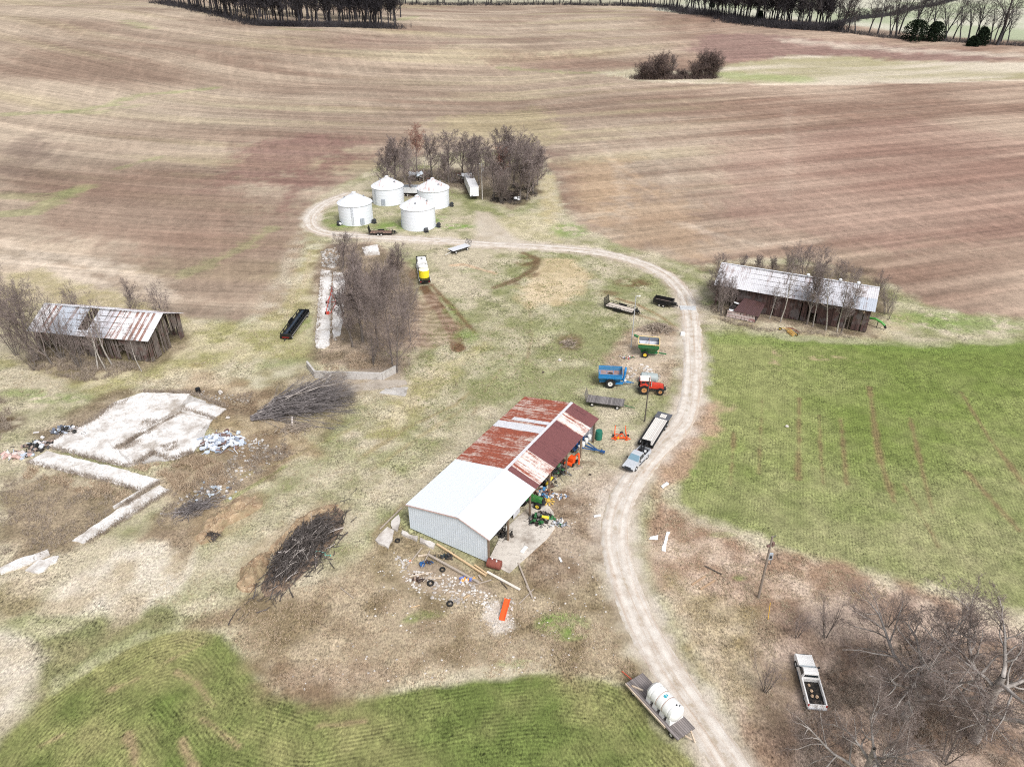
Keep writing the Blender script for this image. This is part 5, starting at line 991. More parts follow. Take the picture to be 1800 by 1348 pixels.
# nurse trailer with tanks
ny = yaw_px((748, 508), (739, 460)); nc = (G(737, 462) + G(752, 507)) / 2; nl = 11.6
nt_ = thing("tank_trailer", "long black flatbed trailer carrying white and yellow liquid tanks", "flatbed trailer", nc, ny)
q = MB(); q.box(-nl / 2, nl / 2, -1.25, 1.25, 1.0, 1.15); q.build("deck", black_m, nt_); q = MB(); q.box(-nl / 2, nl / 2, -.5, .5, .7, .995); q.box(-nl / 2 - .04, -nl / 2, -1.25, 1.25, .55, 1.0); q.box(nl / 2 - .12, nl / 2, -1.25, 1.25, 1.15, 2.5); q.build("frame", black_m, nt_)
for s in (-1, 1):
    for x in (-4.2, -3.0, 3.4, 4.5): wheel(nt_, x, s * 1.0, .5, .36, whiterim_m, s)
    q = MB(); q.obox((-nl / 2 - .05, s * .95, .8), (.05, .3, .15)); q.build("taillight", tail_m, nt_)
    q = MB(); q.box(-nl / 2, nl / 2 - .2, s * 1.26 - .02, s * 1.26 + .03, .98, 1.16); q.build("side_rail", white_m, nt_)
def tank(label, parent_t, x, r, h, m, top, name="liquid_tank"):
    p = parent_t.matrix_basis @ Vector((x, 0, 0)) if False else Matrix.Translation(parent_t.location) @ Matrix.Rotation(parent_t.rotation_euler.z, 4, 'Z') @ Vector((x, 0, 1.16))
    t = thing(name, label, "tank", p, parent_t.rotation_euler.z); q = MB(); pr = [(r, 0)] + [(r + (.02 if k % 2 else 0), h * k / 9) for k in range(1, 10)]; q.lathe(pr, 32); q.build("shell", m, t, True)
    q = MB(); q.lathe([(r, h), (r * .96, h + .12), (r * .5, h + .3), (.28, h + .34), (.28, h + .44), (.0001, h + .45)], 32); q.build("top", top, t, True); return t
tankw_m = paintm("tank_white", (230, 230, 228), .45, 0, .06, (200, 196, 186)); tanky_m = paintm("tank_yellow", (240, 222, 52), .45, 0, .08, (200, 180, 70)); tankc_m = paintm("tank_cream", (230, 226, 206), .45, 0, .06)
q = MB(); q.prof([(-1.5, 1.16), (-1.55, 2.3), (-1.3, 2.65), (1.3, 2.65), (1.55, 2.3), (1.5, 1.16)], -1.1, 1.1, [0, 0, .2, .2, 0, 0]); wt_ = thing("cab_tank", "square-shouldered white tank at the front of the tank trailer", "tank", nc, ny); wt = q.build("shell", tankw_m, wt_, True); wt.location = (3.6, 0, 0); q = MB(); q.lathe([(.25, 0), (.25, .12), (.0001, .13)], 12); q.build("lid", trim_m, wt_, loc=(3.6, 0, 2.65))
tank("white round tank in the middle of the tank trailer", nt_, -1.1, 1.05, 1.5, tankw_m, tankw_m); tank("bright yellow round tank with a pale top at the rear of the tank trailer", nt_, -3.7, 1.15, 1.7, tanky_m, tankc_m)
q = MB(); q.obox((.9, -.3, .4), (.9, .7, .8)); q.obox((.8, .5, .6), (.4, .4, 1.1), mat=1); q.bar((.9, .6, .2), (.9, -.9, 1.3), .08); pm = q.build("pump", [trim_m, white_m], nt_); pm.location = (.2, 0, 1.16)
# white tank on wagon (front)
wa, wb = (G(1124, 1188) + G(1104, 1197)) / 2, (G(1222, 1282) + G(1190, 1302)) / 2; wy = yaw_xy(wb, wa); wc = (G(1104, 1197, .95) + G(1128, 1184, .95) + G(1190, 1302, .95) + G(1221, 1279, .95)) / 4; wc.z = 0
fw = flat_wagon("grey plank wagon carrying the white tank beside the lane", wc, wy, 7.6, 2.35, .95, woodm("plank_deck", (150, 142, 140), (100, 94, 92), 1, .22, True), paintm("grey_frame", (98, 90, 86), .8), whiterim_m, 0, paintm("red_tongue", (190, 90, 66), .6))
q = MB(); q.bar((3.7, 1.32, 1.04), (-2.2, 1.32, 1.04), .12, .22); q.build("side_board", lumber_m, fw)
q = MB(); q.bar((-3.8, .2, .9), (-4.3, -.3, .5), .12); q.bar((-3.75, -.6, .95), (-4.6, -.5, .2), .14); q.bar((3.2, .9, 1.02), (2.1, .3, 1.05), .14); q.build("loose_boards", lumber_m, fw)
wm = Matrix.Translation(wc) @ Matrix.Rotation(wy, 4, 'Z')
ht = thing("white_tank", "big white ribbed plastic tank with a small blue badge, on the plank wagon", "tank", wm @ Vector((-.55, -.12, .96)), wy); r = .95; Lh = 2.0
pr = [(.0001, -Lh), (.4, -Lh + .02), (.75, -Lh + .14), (.9, -Lh + .36)]
for x in np.linspace(-Lh + .4, Lh - .4, 40): pr.append((r + (-.035 if min(abs(x - k) for k in (-1.2, -.42, .42, 1.2)) < .06 else 0), x))
pr += [(.9, Lh - .36), (.75, Lh - .14), (.4, Lh - .02), (.0001, Lh)]
q = MB(); q.lathe(pr, 36, (0, 0, r + .12), 'x'); q.build("shell", tankw_m, ht, True)
q = MB()
for x in (-1.45, -.5, .5, 1.45):
    q.prof([(x - .3, 0), (x - .22, .75), (x + .22, .75), (x + .3, 0)], -.92, .92, [0, .02, .02, 0])
q.build("legs", tankw_m, ht)
q = MB()
for x in (-.42, .42):
    for i in range(24):
        a0, a1 = math.pi * (i / 24 * 1.5 - .25), math.pi * ((i + 1) / 24 * 1.5 - .25); q.bar((x, (r - .02) * math.cos(a0), r + .12 + (r - .02) * math.sin(a0)), (x, (r - .02) * math.cos(a1), r + .12 + (r - .02) * math.sin(a1)), .05, .03)
q.build("strap", paintm("strap_rust", (176, 150, 138), .7), ht)
q = MB(); q.lathe([(.2, 0), (.2, .012), (.0001, .013)], 18); o = q.build("badge", paintm("teal_badge", (60, 160, 176), .5, 0, 0), ht, loc=(-.02, .06, 2 * r + .105)); o.scale = (1, 1.25, 1)
q = MB(); q.lathe([(.09, 0), (.09, .06), (.0001, .07)], 10); q.obox((-.2, -.22, .03), (.07, .2, .05), (0, 0, .4)); q.build("fitting", trim_m, ht, loc=(-1.35, -.1, 2 * r + .09))
# old white pickup under the tree
_f = (G(1394.5, 1147, 1.0) + G(1431, 1152, 1.0)) / 2; _r = (G(1419.5, 1234.6, 1.1) + G(1456, 1240, 1.1)) / 2; WPC = (_f + _r) / 2; WPC.z = 0; WPY = yaw_xy(_r, _f)
wp = pickup("old white pickup with a cluttered dark bed under the big bare tree", WPC, WPY, paintm("chalky_white", (240, 238, 236), .5, 0, .06, (170, 150, 140)), False, max(4.9, (_f - _r).length + .15), paintm("rotten_bed", (34, 32, 32), .9, 0, .3))
q = MB(); rr = random.Random(12)
for i in range(4): stone(q, (rr.uniform(-2, -.6), rr.uniform(-.5, .5), .8), rr.uniform(.15, .25), rr)
q.build("bed_junk", paintm("tan_junk", (196, 168, 140), .9), wp)
# black combine header on its cart
hy = yaw_px((497, 592), (530, 548)); hc = (G(506, 598) + G(531, 553)) / 2
hd = thing("combine_header", "long black combine header on a transport cart in the grass left of the silage floor", "combine header", hc, hy); hL = 5.6
q = MB(); q.prof([(-hL, .5), (-hL, 1.0), (hL, 1.0), (hL, .5)], .35, .8); q.prof([(-hL, .45), (-hL, .55), (hL, .55), (hL, .45)], -1.1, .4)
for x in (-hL, hL): q.prof([(x - .12, .4), (x - .12, 1.3), (x + .12, 1.3), (x + .12, .4)], -1.2, .9)
q.prof([(-1, .6), (-1, 1.7), (1, 1.7), (1, .6)], .75, .9); q.build("pan", black_m, hd)
q = MB(); q.cyl((-hL + .2, 0, .95), (hL - .2, 0, .95), .26, n=12); 
for i in range(60):
    x = -hL + .3 + i * (2 * hL - .6) / 60; a = i * .9; q.obox((x, .28 * math.cos(a), .95 + .28 * math.sin(a)), (.05, .2, .2), (a, .3, 0))
q.build("auger", paintm("header_blue_black", (44, 60, 78), .4, .2, .2), hd)
q = MB()
for a in range(5):
    an = a * 1.257; q.bar((-hL + .2, -.75 + .45 * math.cos(an), 1.15 + .45 * math.sin(an)), (hL - .2, -.75 + .45 * math.cos(an), 1.15 + .45 * math.sin(an)), .06)
for x in np.linspace(-hL + .3, hL - .3, 6):
    for a in range(5): an = a * 1.257; q.bar((x, -.75, 1.15), (x, -.75 + .45 * math.cos(an), 1.15 + .45 * math.sin(an)), .05)
for x in (-3.8, -1.5, 1.5, 3.8): q.bar((x, .8, 1.25), (x, .95, .7), .14, .3)
q.bar((-hL, .95, 1.3), (hL, .95, 1.3), .14, .1); q.build("reel", black_m, hd)
q = MB(); q.bar((-hL - .9, -.1, .4), (hL + .6, -.1, .4), .16); q.bar((-hL + .6, -1.0, .36), (-hL + .6, 1.0, .36), .14); q.bar((hL - 1, -1.0, .36), (hL - 1, 1.0, .36), .14); q.build("cart_frame", trim_m, hd)
q = MB(); q.obox((-hL - .15, -.1, .6), (.06, 1.4, .12)); q.build("light_bar", tail_m, hd); q = MB(); q.bar((-hL + .2, -1.15, .62), (hL - .2, -1.15, .62), .06, .1); q.build("cutter_bar", paintm("bar_pale", (150, 148, 146), .5), hd)
for x in (-hL + .6, hL - 1):
    for s in (-1, 1): wheel(hd, x, s * 1.1, .34, .24, whiterim_m, s)
# red auger on the silage floor
aa, ab = G(577, 553), G(586, 524); au = thing("grain_auger", "small red grain auger with a silver tube standing on the silage floor", "auger", (aa + ab) / 2, yaw_xy(aa, ab)); al = (ab - aa).length / 2
q = MB(); q.cyl((-al + .6, 0, .5), (al - 1, 0, 1.6), .15, n=10); q.build("tube", paintm("auger_silver", (176, 180, 186), .4, .2), au); q = MB(); q.bar((-al, .5, .3), (al, .1, 2.2), .12); q.bar((-al, -.5, .3), (al * .3, -1.0, .3), .1); q.bar((al * .3, -1.0, .35), (al * .6, 0, 1.7), .1); q.bar((al * .3, 1.0, .35), (al * .6, 0, 1.7), .1); q.bar((al * .3, -1.1, .35), (al * .3, 1.1, .35), .12); q.bar((al - .8, 0, 1.7), (al + .5, .1, 2.4), .3); q.obox((-al, 0, .35), (.6, .6, .5)); q.build("frame", red_m, au)
for s in (-1, 1): wheel(au, al * .3, s * 1.1, .34, .2, black_m, s)
wheel(au, -al + .1, .55, .3, .18, black_m, 1)
# yellow rake by the old barn, green spout right of it, orange three-point frame
rk = thing("hay_rake", "old rusty yellow hay rake lying in front of the old barn", "hay rake", G(1384, 584), -.5); ym = paintm("rusty_yellow", (206, 170, 96), .7, 0, .6, (136, 72, 50), 1.2)
q = MB(); q.bar((-1.5, .2, .5), (.3, .5, .6), .12); q.bar((.3, .5, .6), (1.8, -.9, .4), .12); q.bar((-.8, .4, .55), (1.2, -1.2, .35), .1)
for i in range(18):
    k = i / 17; p = Vector((.3 + 1.4 * k - .2, .4 - 1.4 * k - .3, .5)); q.bar(p + Vector((.25, .2, .1)), p - Vector((.25, .25, .4)), .05)
q.bar((.3, .5, .6), (.9, 1.1, .5), .1, mat=1); q.bar((.9, 1.1, .5), (2.0, .1, .5), .12, mat=1); q.bar((-.6, .6, .7), (.9, .8, .7), .12, mat=1); q.build("frame", [ym, paintm("rust_red", (140, 72, 52), .8, 0, .5)], rk)
wheel(rk, -1.5, .2, .32, .18, yellow_m, -1); wheel(rk, 1.9, -.8, .28, .16, ym, -1)
sp = thing("unloading_auger", "green and yellow unloading spout sticking out beside the old barn's end", "auger spout", G(1538, 575), -.75); q = MB(); q.tube([(-1.6, .1, 1.5), (-.3, 0, 1.75), (1.0, 0, 1.35), (1.7, 0, .9)], .22, 10); q.build("tube", paintm("vivid_green", (70, 150, 62), .5, 0, .2), sp); q = MB(); q.cyl((-2.3, .15, 1.3), (-1.6, .1, 1.5), .22, n=10); q.build("elbow", yellow_m, sp); q = MB(); q.cyl((1.7, 0, .9), (2.0, 0, .35), .24, .2, 10); q.bar((.3, 0, 0), (.3, 0, 1.5), .12); q.bar((-1.8, .1, 0), (-1.8, .1, 1.3), .12); q.build("boot", rubber_m, sp)
of = thing("fork_frame", "bright orange fork-shaped implement on the grass left of the pickup", "implement", G(1091, 773), -.05)
q = MB()
for s in (-1, 1): q.bar((s * .95, .1, .35), (s * .85, 1.5, .55), .16); q.bar((s * .85, 1.5, .55), (s * .8, 1.7, 1.5), .12); q.bar((s * 1.0, .1, .35), (s * 1.5, -.1, .25), .1); q.bar((s * .9, .0, .1), (s * .9, .0, .7), .2); q.bar((s * .7, -.2, .1), (s * 1.2, -.3, .35), .1)
q.bar((-1.0, 0, .4), (1.0, 0, .4), .2); q.bar((-.5, .2, .4), (.3, .7, .9), .12); q.bar((.5, .2, .4), (.1, .8, .9), .12); q.bar((-.9, .9, .45), (.2, .6, .6), .08); q.build("frame", orange_m, of); q = MB(); q.obox((.1, .75, .75), (.5, .35, .4)); q.bar((-1.3, .6, .4), (-.9, .6, .4), .25); q.bar((1.3, .7, .4), (.9, .6, .4), .25); q.build("gearbox", trim_m, of)
q = MB(); q.add([(-.62, -.13, .25), (-.2, -.13, .25), (-.41, -.13, .72), (-.62, -.1, .25), (-.2, -.1, .25), (-.41, -.1, .72)], [(0, 1, 2), (5, 4, 3), (0, 3, 4, 1), (1, 4, 5, 2), (2, 5, 3, 0)]); q.build("warning_triangle", paintm("triangle_yellow", (248, 190, 30), .5, 0, 0), of)
# machines and junk in the shed bays
pl = thing("corn_planter", "blue corn planter with white seed hoppers at the far end of the open shed", "planter", sl(28.0, -5.4), YS - math.pi / 2)
q = MB(); q.bar((-.4, -2.2, .8), (-.4, 2.2, .8), .22); q.bar((-.4, 0, .7), (3.4, .2, .45), .18); q.bar((-.6, -1.2, .8), (2.6, .1, .5), .12); q.bar((-.6, 1.2, .8), (2.6, .1, .5), .12); q.obox((3.2, .2, .5), (.7, .35, .3)); q.build("frame", paintm("planter_blue", (34, 84, 140), .5, 0, .2), pl)
for i in range(4):
    y = -1.65 + i * 1.1
    for x, z in ((-.9, 1.2), (.25, 1.3)):
        q = MB(); q.lathe([(.22, -.5), (.3, -.2), (.33, .2), (.3, .3), (.0001, .34)], 12, mat=0); q.build("hopper", paintm("hopper_blue", (40, 96, 160), .45, 0, .1) if x < 0 else tankw_m, pl, True, (x, y, z))
    wheel(pl, -.9, y, .3, .14, whiterim_m, 1)
om = thing("mower_deck", "bright orange mower arm poking out of the middle shed bay", "mower", sl(23.7, -5.7), YS); q = MB(); q.obox((0, 0, 1.0), (.9, .8, .5)); q.tube([(.3, -.2, 1.2), (.5, -.8, 1.9), (.1, -1.1, 1.3), (-.1, -1.2, .4)], .12, 8); q.obox((-.2, .2, .4), (1.6, 1.2, .25)); q.build("deck", orange_m, om)
wheel(om, -.6, -.5, .3, .2, black_m, -1); wheel(om, .6, -.5, .3, .2, black_m, -1)
tractor("old green tractor facing out of the second shed bay beside the corrugated partition", sl(12.5, -3.9), YS - math.pi / 2 + .15, paintm("old_green", (48, 120, 56), .5, 0, .3), yellow_m, False, .85)
tractor("green tractor with a big black rear tyre parked inside the white shed end", sl(8.2, -3.0), YS + math.pi / 2, jdgreen_m, yellow_m, False, .95)
tractor("dark tractor at the first shed bay behind the front post", sl(3.9, -3.2), YS + math.pi / 2 + .1, trim_m, steel_m, False, .95)
def junk(name, label, cat, loc, n, rx, ry, h, cols, seed, s=.4, pieces=None):
    rng = random.Random(seed); q = MB(); ms = [paintm("junk_%d_%d_%d" % c, c, .6, 0, .3) for c in cols]
    for i in range(n):
        x, y = rng.gauss(0, rx * .45), rng.gauss(0, ry * .45); k = max(.05, 1 - (x / rx) ** 2 - (y / ry) ** 2); z = rng.random() * h * k + .05; m_ = rng.randrange(len(ms)); f = rng.random()
        if f < .45: q.obox((x, y, z), (s * rng.uniform(.5, 2), s * rng.uniform(.4, 1.2), s * rng.uniform(.1, .6)), (rv(rng, .7), rv(rng, .7), rv(rng, 3)), m_)
        elif f < .7: d = Vector((rv(rng, 1), rv(rng, 1), rv(rng, .4))) * s * 1.6; q.cyl(Vector((x, y, z)) - d, Vector((x, y, z)) + d, s * .08, n=6, mat=m_)
        elif f < .88: d = Vector((rv(rng, 1), rv(rng, 1), rng.uniform(.2, 1))).normalized() * s * .5; q.cyl(Vector((x, y, z)) - d, Vector((x, y, z)) + d, s * .5, n=10, mat=m_)
        else: q.lathe([(s * .35, -.08), (s * .65, -.1), (s * .65, .1), (s * .35, .08)], 12, (x, y, z), mat=m_)
    return tag(q.build(name, ms, None, loc=loc), label, cat)
q = MB(); q.lathe([(.3, -.12), (.72, -.16), (.8, 0), (.72, .16), (.3, .12)], 24, (0, 0, 0), 'y'); o = q.build("wheel_disc", yellow_m, None, True, sl(16.6, -5.7, 1.6)); o.rotation_euler = (.5, 0, YS); tag(o, "big round yellow wheel hung under the shed eave", "wheel")
junk("junk_heap", "heap of blue, white and brown buckets and tins in the third shed bay", "junk heap", sl(15.0, -5.6), 70, 1.3, 1.3, 1.5, [(70, 140, 190), (210, 210, 210), (130, 90, 66), (36, 60, 90), (196, 170, 150)], 41, .3)
q = MB()
for i in range(9): a = i * .698; q.bar((0, 0, .5), (math.cos(a) * .8, math.sin(a) * .8, .3), .07, .05); q.obox((math.cos(a) * .75, math.sin(a) * .75, .3), (.25, .2, .04), (0, .2, a))
q.lathe([(.25, .42), (.25, .58)], 12); tag(q.build("rake_wheel", paintm("old_yellow", (224, 186, 84), .6, 0, .3), None, loc=sl(14.0, -7.0)), "yellow star-shaped rake wheel lying by the green tractor", "rake wheel")
junk("junk_heap", "dark heap of machine parts on the apron with green and yellow pieces", "junk heap", sl(10.4, -7.9), 120, 1.9, 1.3, 1.2, [(30, 31, 33), (40, 40, 42), (62, 54, 50), (38, 110, 60), (30, 30, 32), (120, 116, 112)], 42, .36)
q = MB(); q.obox((0, 0, 0), (.95, .35, .25)); o = q.build("yellow_panel", yellow_m, None, loc=sl(10.2, -8.6, 1.0)); o.rotation_euler = (.2, .1, YS - 1.2); tag(o, "yellow machine panel on top of the dark parts heap", "panel")
junk("junk_heap", "scatter of white and grey plastic waste at the outer edge of the apron", "junk heap", sl(10.9, -10.2), 34, 1.5, .9, .4, [(216, 218, 222), (150, 156, 166), (196, 190, 186), (90, 96, 106)], 43, .3)
junk("junk_heap", "black and silver machinery clutter in the fourth shed bay", "junk heap", sl(20.3, -5.0), 90, 1.6, 1.2, 1.9, [(34, 35, 38), (150, 154, 160), (44, 44, 48), (60, 110, 70), (90, 90, 96)], 44, .34)
junk("junk_heap", "black clutter beside the timber post of the first shed bay", "junk heap", sl(5.3, -4.9), 60, 1.2, 1.2, 1.5, [(32, 33, 36), (44, 44, 46), (190, 186, 180), (56, 50, 46)], 45, .34)
junk("junk_heap", "white and tan litter by the third shed post", "junk heap", sl(16.0, -7.4), 40, 1.3, .7, .35, [(222, 222, 222), (196, 176, 156), (130, 150, 180)], 46, .26)
q = MB(); q.lathe([(.35, 0), (.55, .1), (.58, 1.2), (.5, 1.6), (.0001, 1.65)], 18); tag(q.build("green_tub", paintm("teal_green", (30, 110, 92), .5, 0, .1), None, True, sl(31.5, -6.4, .0)), "dark green plastic tub at the rear right corner of the shed", "tub")

junk("junk_heap", "dark implement clutter deep in the bay with the orange mower", "junk heap", sl(22.6, -3.2), 110, 1.8, 2.2, 2.2, [(34, 35, 38), (60, 50, 46), (110, 60, 50), (44, 44, 48), (96, 98, 104)], 47, .4)
junk("junk_heap", "brown and black machinery clutter between the third and fourth shed posts", "junk heap", sl(18.2, -4.4), 110, 1.5, 1.6, 1.9, [(40, 38, 38), (84, 64, 54), (50, 84, 120), (34, 34, 36), (130, 126, 120)], 48, .36)
junk("junk_heap", "dark pile of parts behind the old green tractor", "junk heap", sl(13.6, -2.2), 90, 1.6, 1.6, 1.8, [(36, 36, 38), (60, 56, 54), (48, 90, 60), (90, 70, 58)], 49, .36)
junk("junk_heap", "dark pile of parts between the two tractors in the white shed end", "junk heap", sl(6.2, -3.6), 80, 1.2, 1.6, 1.4, [(34, 34, 36), (52, 48, 46), (120, 116, 112), (40, 44, 50)], 50, .36)
# ------------------------------------------------------------------ POLES
def pole(px, py, ty, label, m, lean=(0, 0), kind=0, arm_yaw=0, r=.14):
    b = G(px, py); h = height_to(b, ty); t = thing("utility_pole", label, "utility pole", b, arm_yaw); q = MB(); q.cyl((0, 0, -.3), (lean[0], lean[1], h), r, r * .68, 10); q.build("pole", m, t)
    top = Vector((lean[0], lean[1], h))
    if kind == 1:
        q = MB(); q.cyl(top + Vector((.45, 0, -2.4)), top + Vector((.45, 0, -1.5)), .27, n=14); q.build("transformer", paintm("transformer_grey", (150, 154, 158), .5), t)
        q = MB(); q.bar(top + Vector((-.7, 0, -.35)), top + Vector((.7, 0, -.35)), .1, .12); q.build("crossarm", beam_m, t)
        for x in (-.6, 0, .6): q = MB(); q.lathe([(.05, 0), (.08, .08), (.04, .2)], 8); q.build("insulator", white_m, t, loc=top + Vector((x, 0, -.29)))
    if kind == 2:
        q = MB(); q.obox(top + Vector((.3, 0, -1.2)), (.3, .3, .5)); q.obox(top + Vector((-.25, 0, -1.35)), (.4, .2, .25)); q.build("meter_box", paintm("meter_brown", (120, 96, 90), .6), t); q = MB(); q.bar(top + Vector((0, 0, -.2)), top + Vector((.5, 0, .05)), .06); q.build("bracket", steel_m, t)
    if kind == 3: q = MB(); q.bar(top, top + Vector((.5, 0, .1)), .06); q.obox(top + Vector((.65, 0, .08)), (.35, .2, .15)); q.build("lamp_head", white_m, t)
    return t
polewood_m = paintm("pole_wood", (140, 128, 118), .85, 0, .3); darkpole_m = paintm("pole_dark", (86, 80, 76), .85, 0, .3); greypole_m = paintm("pole_grey", (178, 180, 184), .7, 0, .2)
pole(1333, 1050, 945, "wooden service pole with meter boxes standing in the leaf litter", polewood_m, (.1, .2), 2, .3, .16)
pole(1133, 741, 664, "dark slim pole in front of the red tractor", darkpole_m, (.05, 0), 0, 0, .11); pole(1109, 611, 521, "pale grey pole beside the equipment trailer", greypole_m, (.05, 0), 3, 0, .11); pole(848, 351, 287, "pale utility pole with transformer beside the semi trailer", paintm("pole_pale", (196, 192, 188), .8), (-.1, 0), 1, .2, .15)
q = MB(); q.box(-.25, .25, -.12, .12, .9, 1.9, 0); q.bar((-.18, 0, 0), (-.18, 0, .9), .08, mat=1); q.bar((.18, 0, 0), (.18, 0, .9), .08, mat=1); q.box(-.12, .12, -.2, -.12, 1.2, 1.6, 2); tag(q.build("meter_pedestal", [paintm("pedestal_grey", (170, 178, 186), .5), steel_m, trim_m], None, loc=G(1351, 992)), "small grey meter cabinet on two legs right of the service pole", "meter cabinet")
a_ = G(1350, 1088); q = MB(); q.cyl((0, 0, 0), (.05, .55, 2.1), .04, n=8); tag(q.build("guy_marker", paintm("marker_yellow", (236, 186, 60), .5), None, loc=a_), "thin yellow guy wire marker below the service pole", "marker")
# ------------------------------------------------------------------ LUMBER, TYRES AND LITTER ROUND THE SHED GABLE
def plank(a, b, w, h, label, m=None, z=.08, group=None, name="plank", cat="plank"):
    p, q_ = G(*a), G(*b); c = (p + q_) / 2; d = p - c; q = MB(); q.bar(d + Vector((0, 0, z)), -d + Vector((0, 0, z + .03)), w, h); return tag(q.build(name, m or lumber_m, None, loc=c), label, cat, group)
L2m = paintm("grey_timber", (170, 158, 146), .9, 0, .3); L3m = paintm("yellow_timber", (206, 178, 140), .9, 0, .2)
plank((752, 976), (842, 1026), .28, .2, "longest grey squared beam lying below the shed gable", L2m, .2); plank((768, 958), (854, 1014), .22, .18, "yellowish beam lying closest along the shed gable", L3m, .22); plank((834, 994), (856, 1010), .2, .16, "short yellow beam end next to the rusty drum", L3m, .15); plank((856, 1006), (914, 1038), .3, .12, "wide white plank below the rusty drum", paintm("white_timber", (222, 214, 204), .8), .15)
plank((911, 990), (936, 1052), .2, .12, "long plank lying alone right of the drum", L2m, .1); plank((925, 1030), (929, 1038), .14, .1, "stub of plank beside the long lone plank", L2m); plank((716, 996), (742, 964), .16, .1, "slim pale board leaning left of the blue bucket", L2m, .12); plank((741, 1000), (756, 970), .12, .08, "thin grey board just right of the blue bucket", L2m, .18)
plank((735, 978), (752, 976), .22, .14, "short pale board above the blue bucket", lumber_m); plank((720, 1014), (760, 1006), .16, .1, "board lying left of the two tyres", lumber_m); plank((742, 1017), (778, 1017), .16, .12, "board lying level just above the tyre", lumber_m, .12); plank((744, 1024), (760, 1010), .1, .06, "thin lath crossing the boards by the tyre", L2m, .2); plank((828, 1030), (864, 1020), .14, .08, "grey board crossing the beam ends at the stone heap", L2m)
plank((841, 1012), (848, 1022), .2, .08, "short tilted board between the long beams", L2m, .14); plank((880, 1022), (892, 1036), .1, .08, "thin brown stick below the white plank", beam_m); plank((912, 1062), (938, 1036), .0 + .12, .06, "faint lath near the long lone plank", L2m, .05); plank((668, 931), (706, 894), .16, .12, "long pale pole along the left side of the shed", L2m, .1); plank((722, 1068), (738, 1064), .1, .06, "small brown offcut above the lone tyre", L3m, .05); plank((815, 1052), (825, 1046), .12, .06, "small tan offcut on the stone scatter", L3m, .05)
plank((598, 1033), (622, 1052), .08, .06, "thin pale branch on the grass left of the shed", L2m, .05); plank((1239, 995), (1268, 1010), .16, .1, "dark rotten board in the leaf litter, upper one", beam_m, .05); plank((1216, 1028), (1240, 1013), .2, .12, "tan board in the leaf litter, left one", paintm("tan_timber", (176, 148, 120), .9), .06); plank((1231, 1036), (1257, 1020), .2, .12, "tan board in the leaf litter, right one", paintm("tan_timber", (176, 148, 120), .9), .06)
plank((912, 868), (930, 880), .3, .08, "white board at the lane edge before the shed", white_m, .05) if False else None
plank((1044, 908), (1056, 906), .35, .08, "white board lying at the lane edge", white_m, .05); plank((917, 972), (925, 962), .4, .2, "white block at the apron corner", white_m, .12); plank((983, 980), (987, 988), .25, .08, "small white board on the dirt before the shed", white_m, .05); plank((1008, 826), (1024, 822), .3, .1, "grey board on the ground by the fourth shed post", L2m, .06)
def tyre(px, py, r, label, tilt=.1, z=None):
    q = MB(); q.lathe([(r * .52, -.07), (r * .75, -.12), (r * .95, -.1), (r, 0), (r * .95, .1), (r * .75, .12), (r * .52, .07)], 22, ring=True); 
    me = q; o = q.build("tyre", rubber_m, None, True, G(px, py) + Vector((0, 0, z or .13))); o.rotation_euler = (tilt, .05, 0); return tag(o, label, "tyre")
tyre(791, 1062, .42, "black tyre lying alone below the stone scatter"); tyre(757, 1026, .45, "black tyre under the crossed boards"); tyre(778, 1002, .38, "brownish tyre between the blue bucket and the beams"); tyre(699, 951, .36, "black tyre near the broken slabs left of the shed")
q = MB(); q.lathe([(.24, 0), (.27, .1), (.3, .6), (.28, .6), (.25, .12)], 16); o = q.build("bucket", paintm("bucket_blue", (44, 110, 176), .5, 0, .1), None, True, G(740, 992) + Vector((0, 0, .2))); o.rotation_euler = (1.1, .3, .4); tag(o, "blue plastic bucket lying among the boards", "bucket")
q = MB(); q.lathe([(.0001, -.9), (.55, -.88), (.6, -.8), (.6, -.3), (.57, -.27), (.6, -.24), (.6, .3), (.57, .33), (.6, .36), (.6, .8), (.55, .88), (.0001, .9)], 24, (0, 0, .62), 'x')
rd = thing("rusty_drum", "rusty brown steel drum tank lying at the shed's front corner", "drum", G(869, 997), -.35); q.build("shell", paintm("drum_rust", (136, 78, 66), .8, 0, .7, (92, 56, 50), 1.5), rd, True); q = MB(); q.lathe([(.1, 0), (.1, .15), (.0001, .16)], 10); q.build("bung", white_m, rd, loc=(-.3, .1, 1.2)); q = MB(); q.lathe([(.1, 0), (.1, .15), (.0001, .16)], 10); q.build("bung", white_m, rd, loc=(.35, -.1, 1.2))
oc = thing("orange_chute", "bright orange plastic chute standing on crushed stone below the shed", "chute", G(886, 1076), 1.3); q = MB(); q.prof([(-1.2, 0), (-1.1, .25), (1.2, 1.1), (1.3, .9)], -.42, -.36); q.prof([(-1.2, 0), (-1.1, .25), (1.2, 1.1), (1.3, .9)], .2, .26); q.prof([(-1.2, 0), (-1.18, .06), (1.22, .98), (1.2, .9)], -.36, .2); q.build("trough", orange_m, oc); q = MB(); q.bar((1.0, -.3, 0), (1.0, -.3, .85), .1); q.bar((1.0, .1, 0), (1.0, .1, .85), .1); q.build("leg", orange_m, oc)
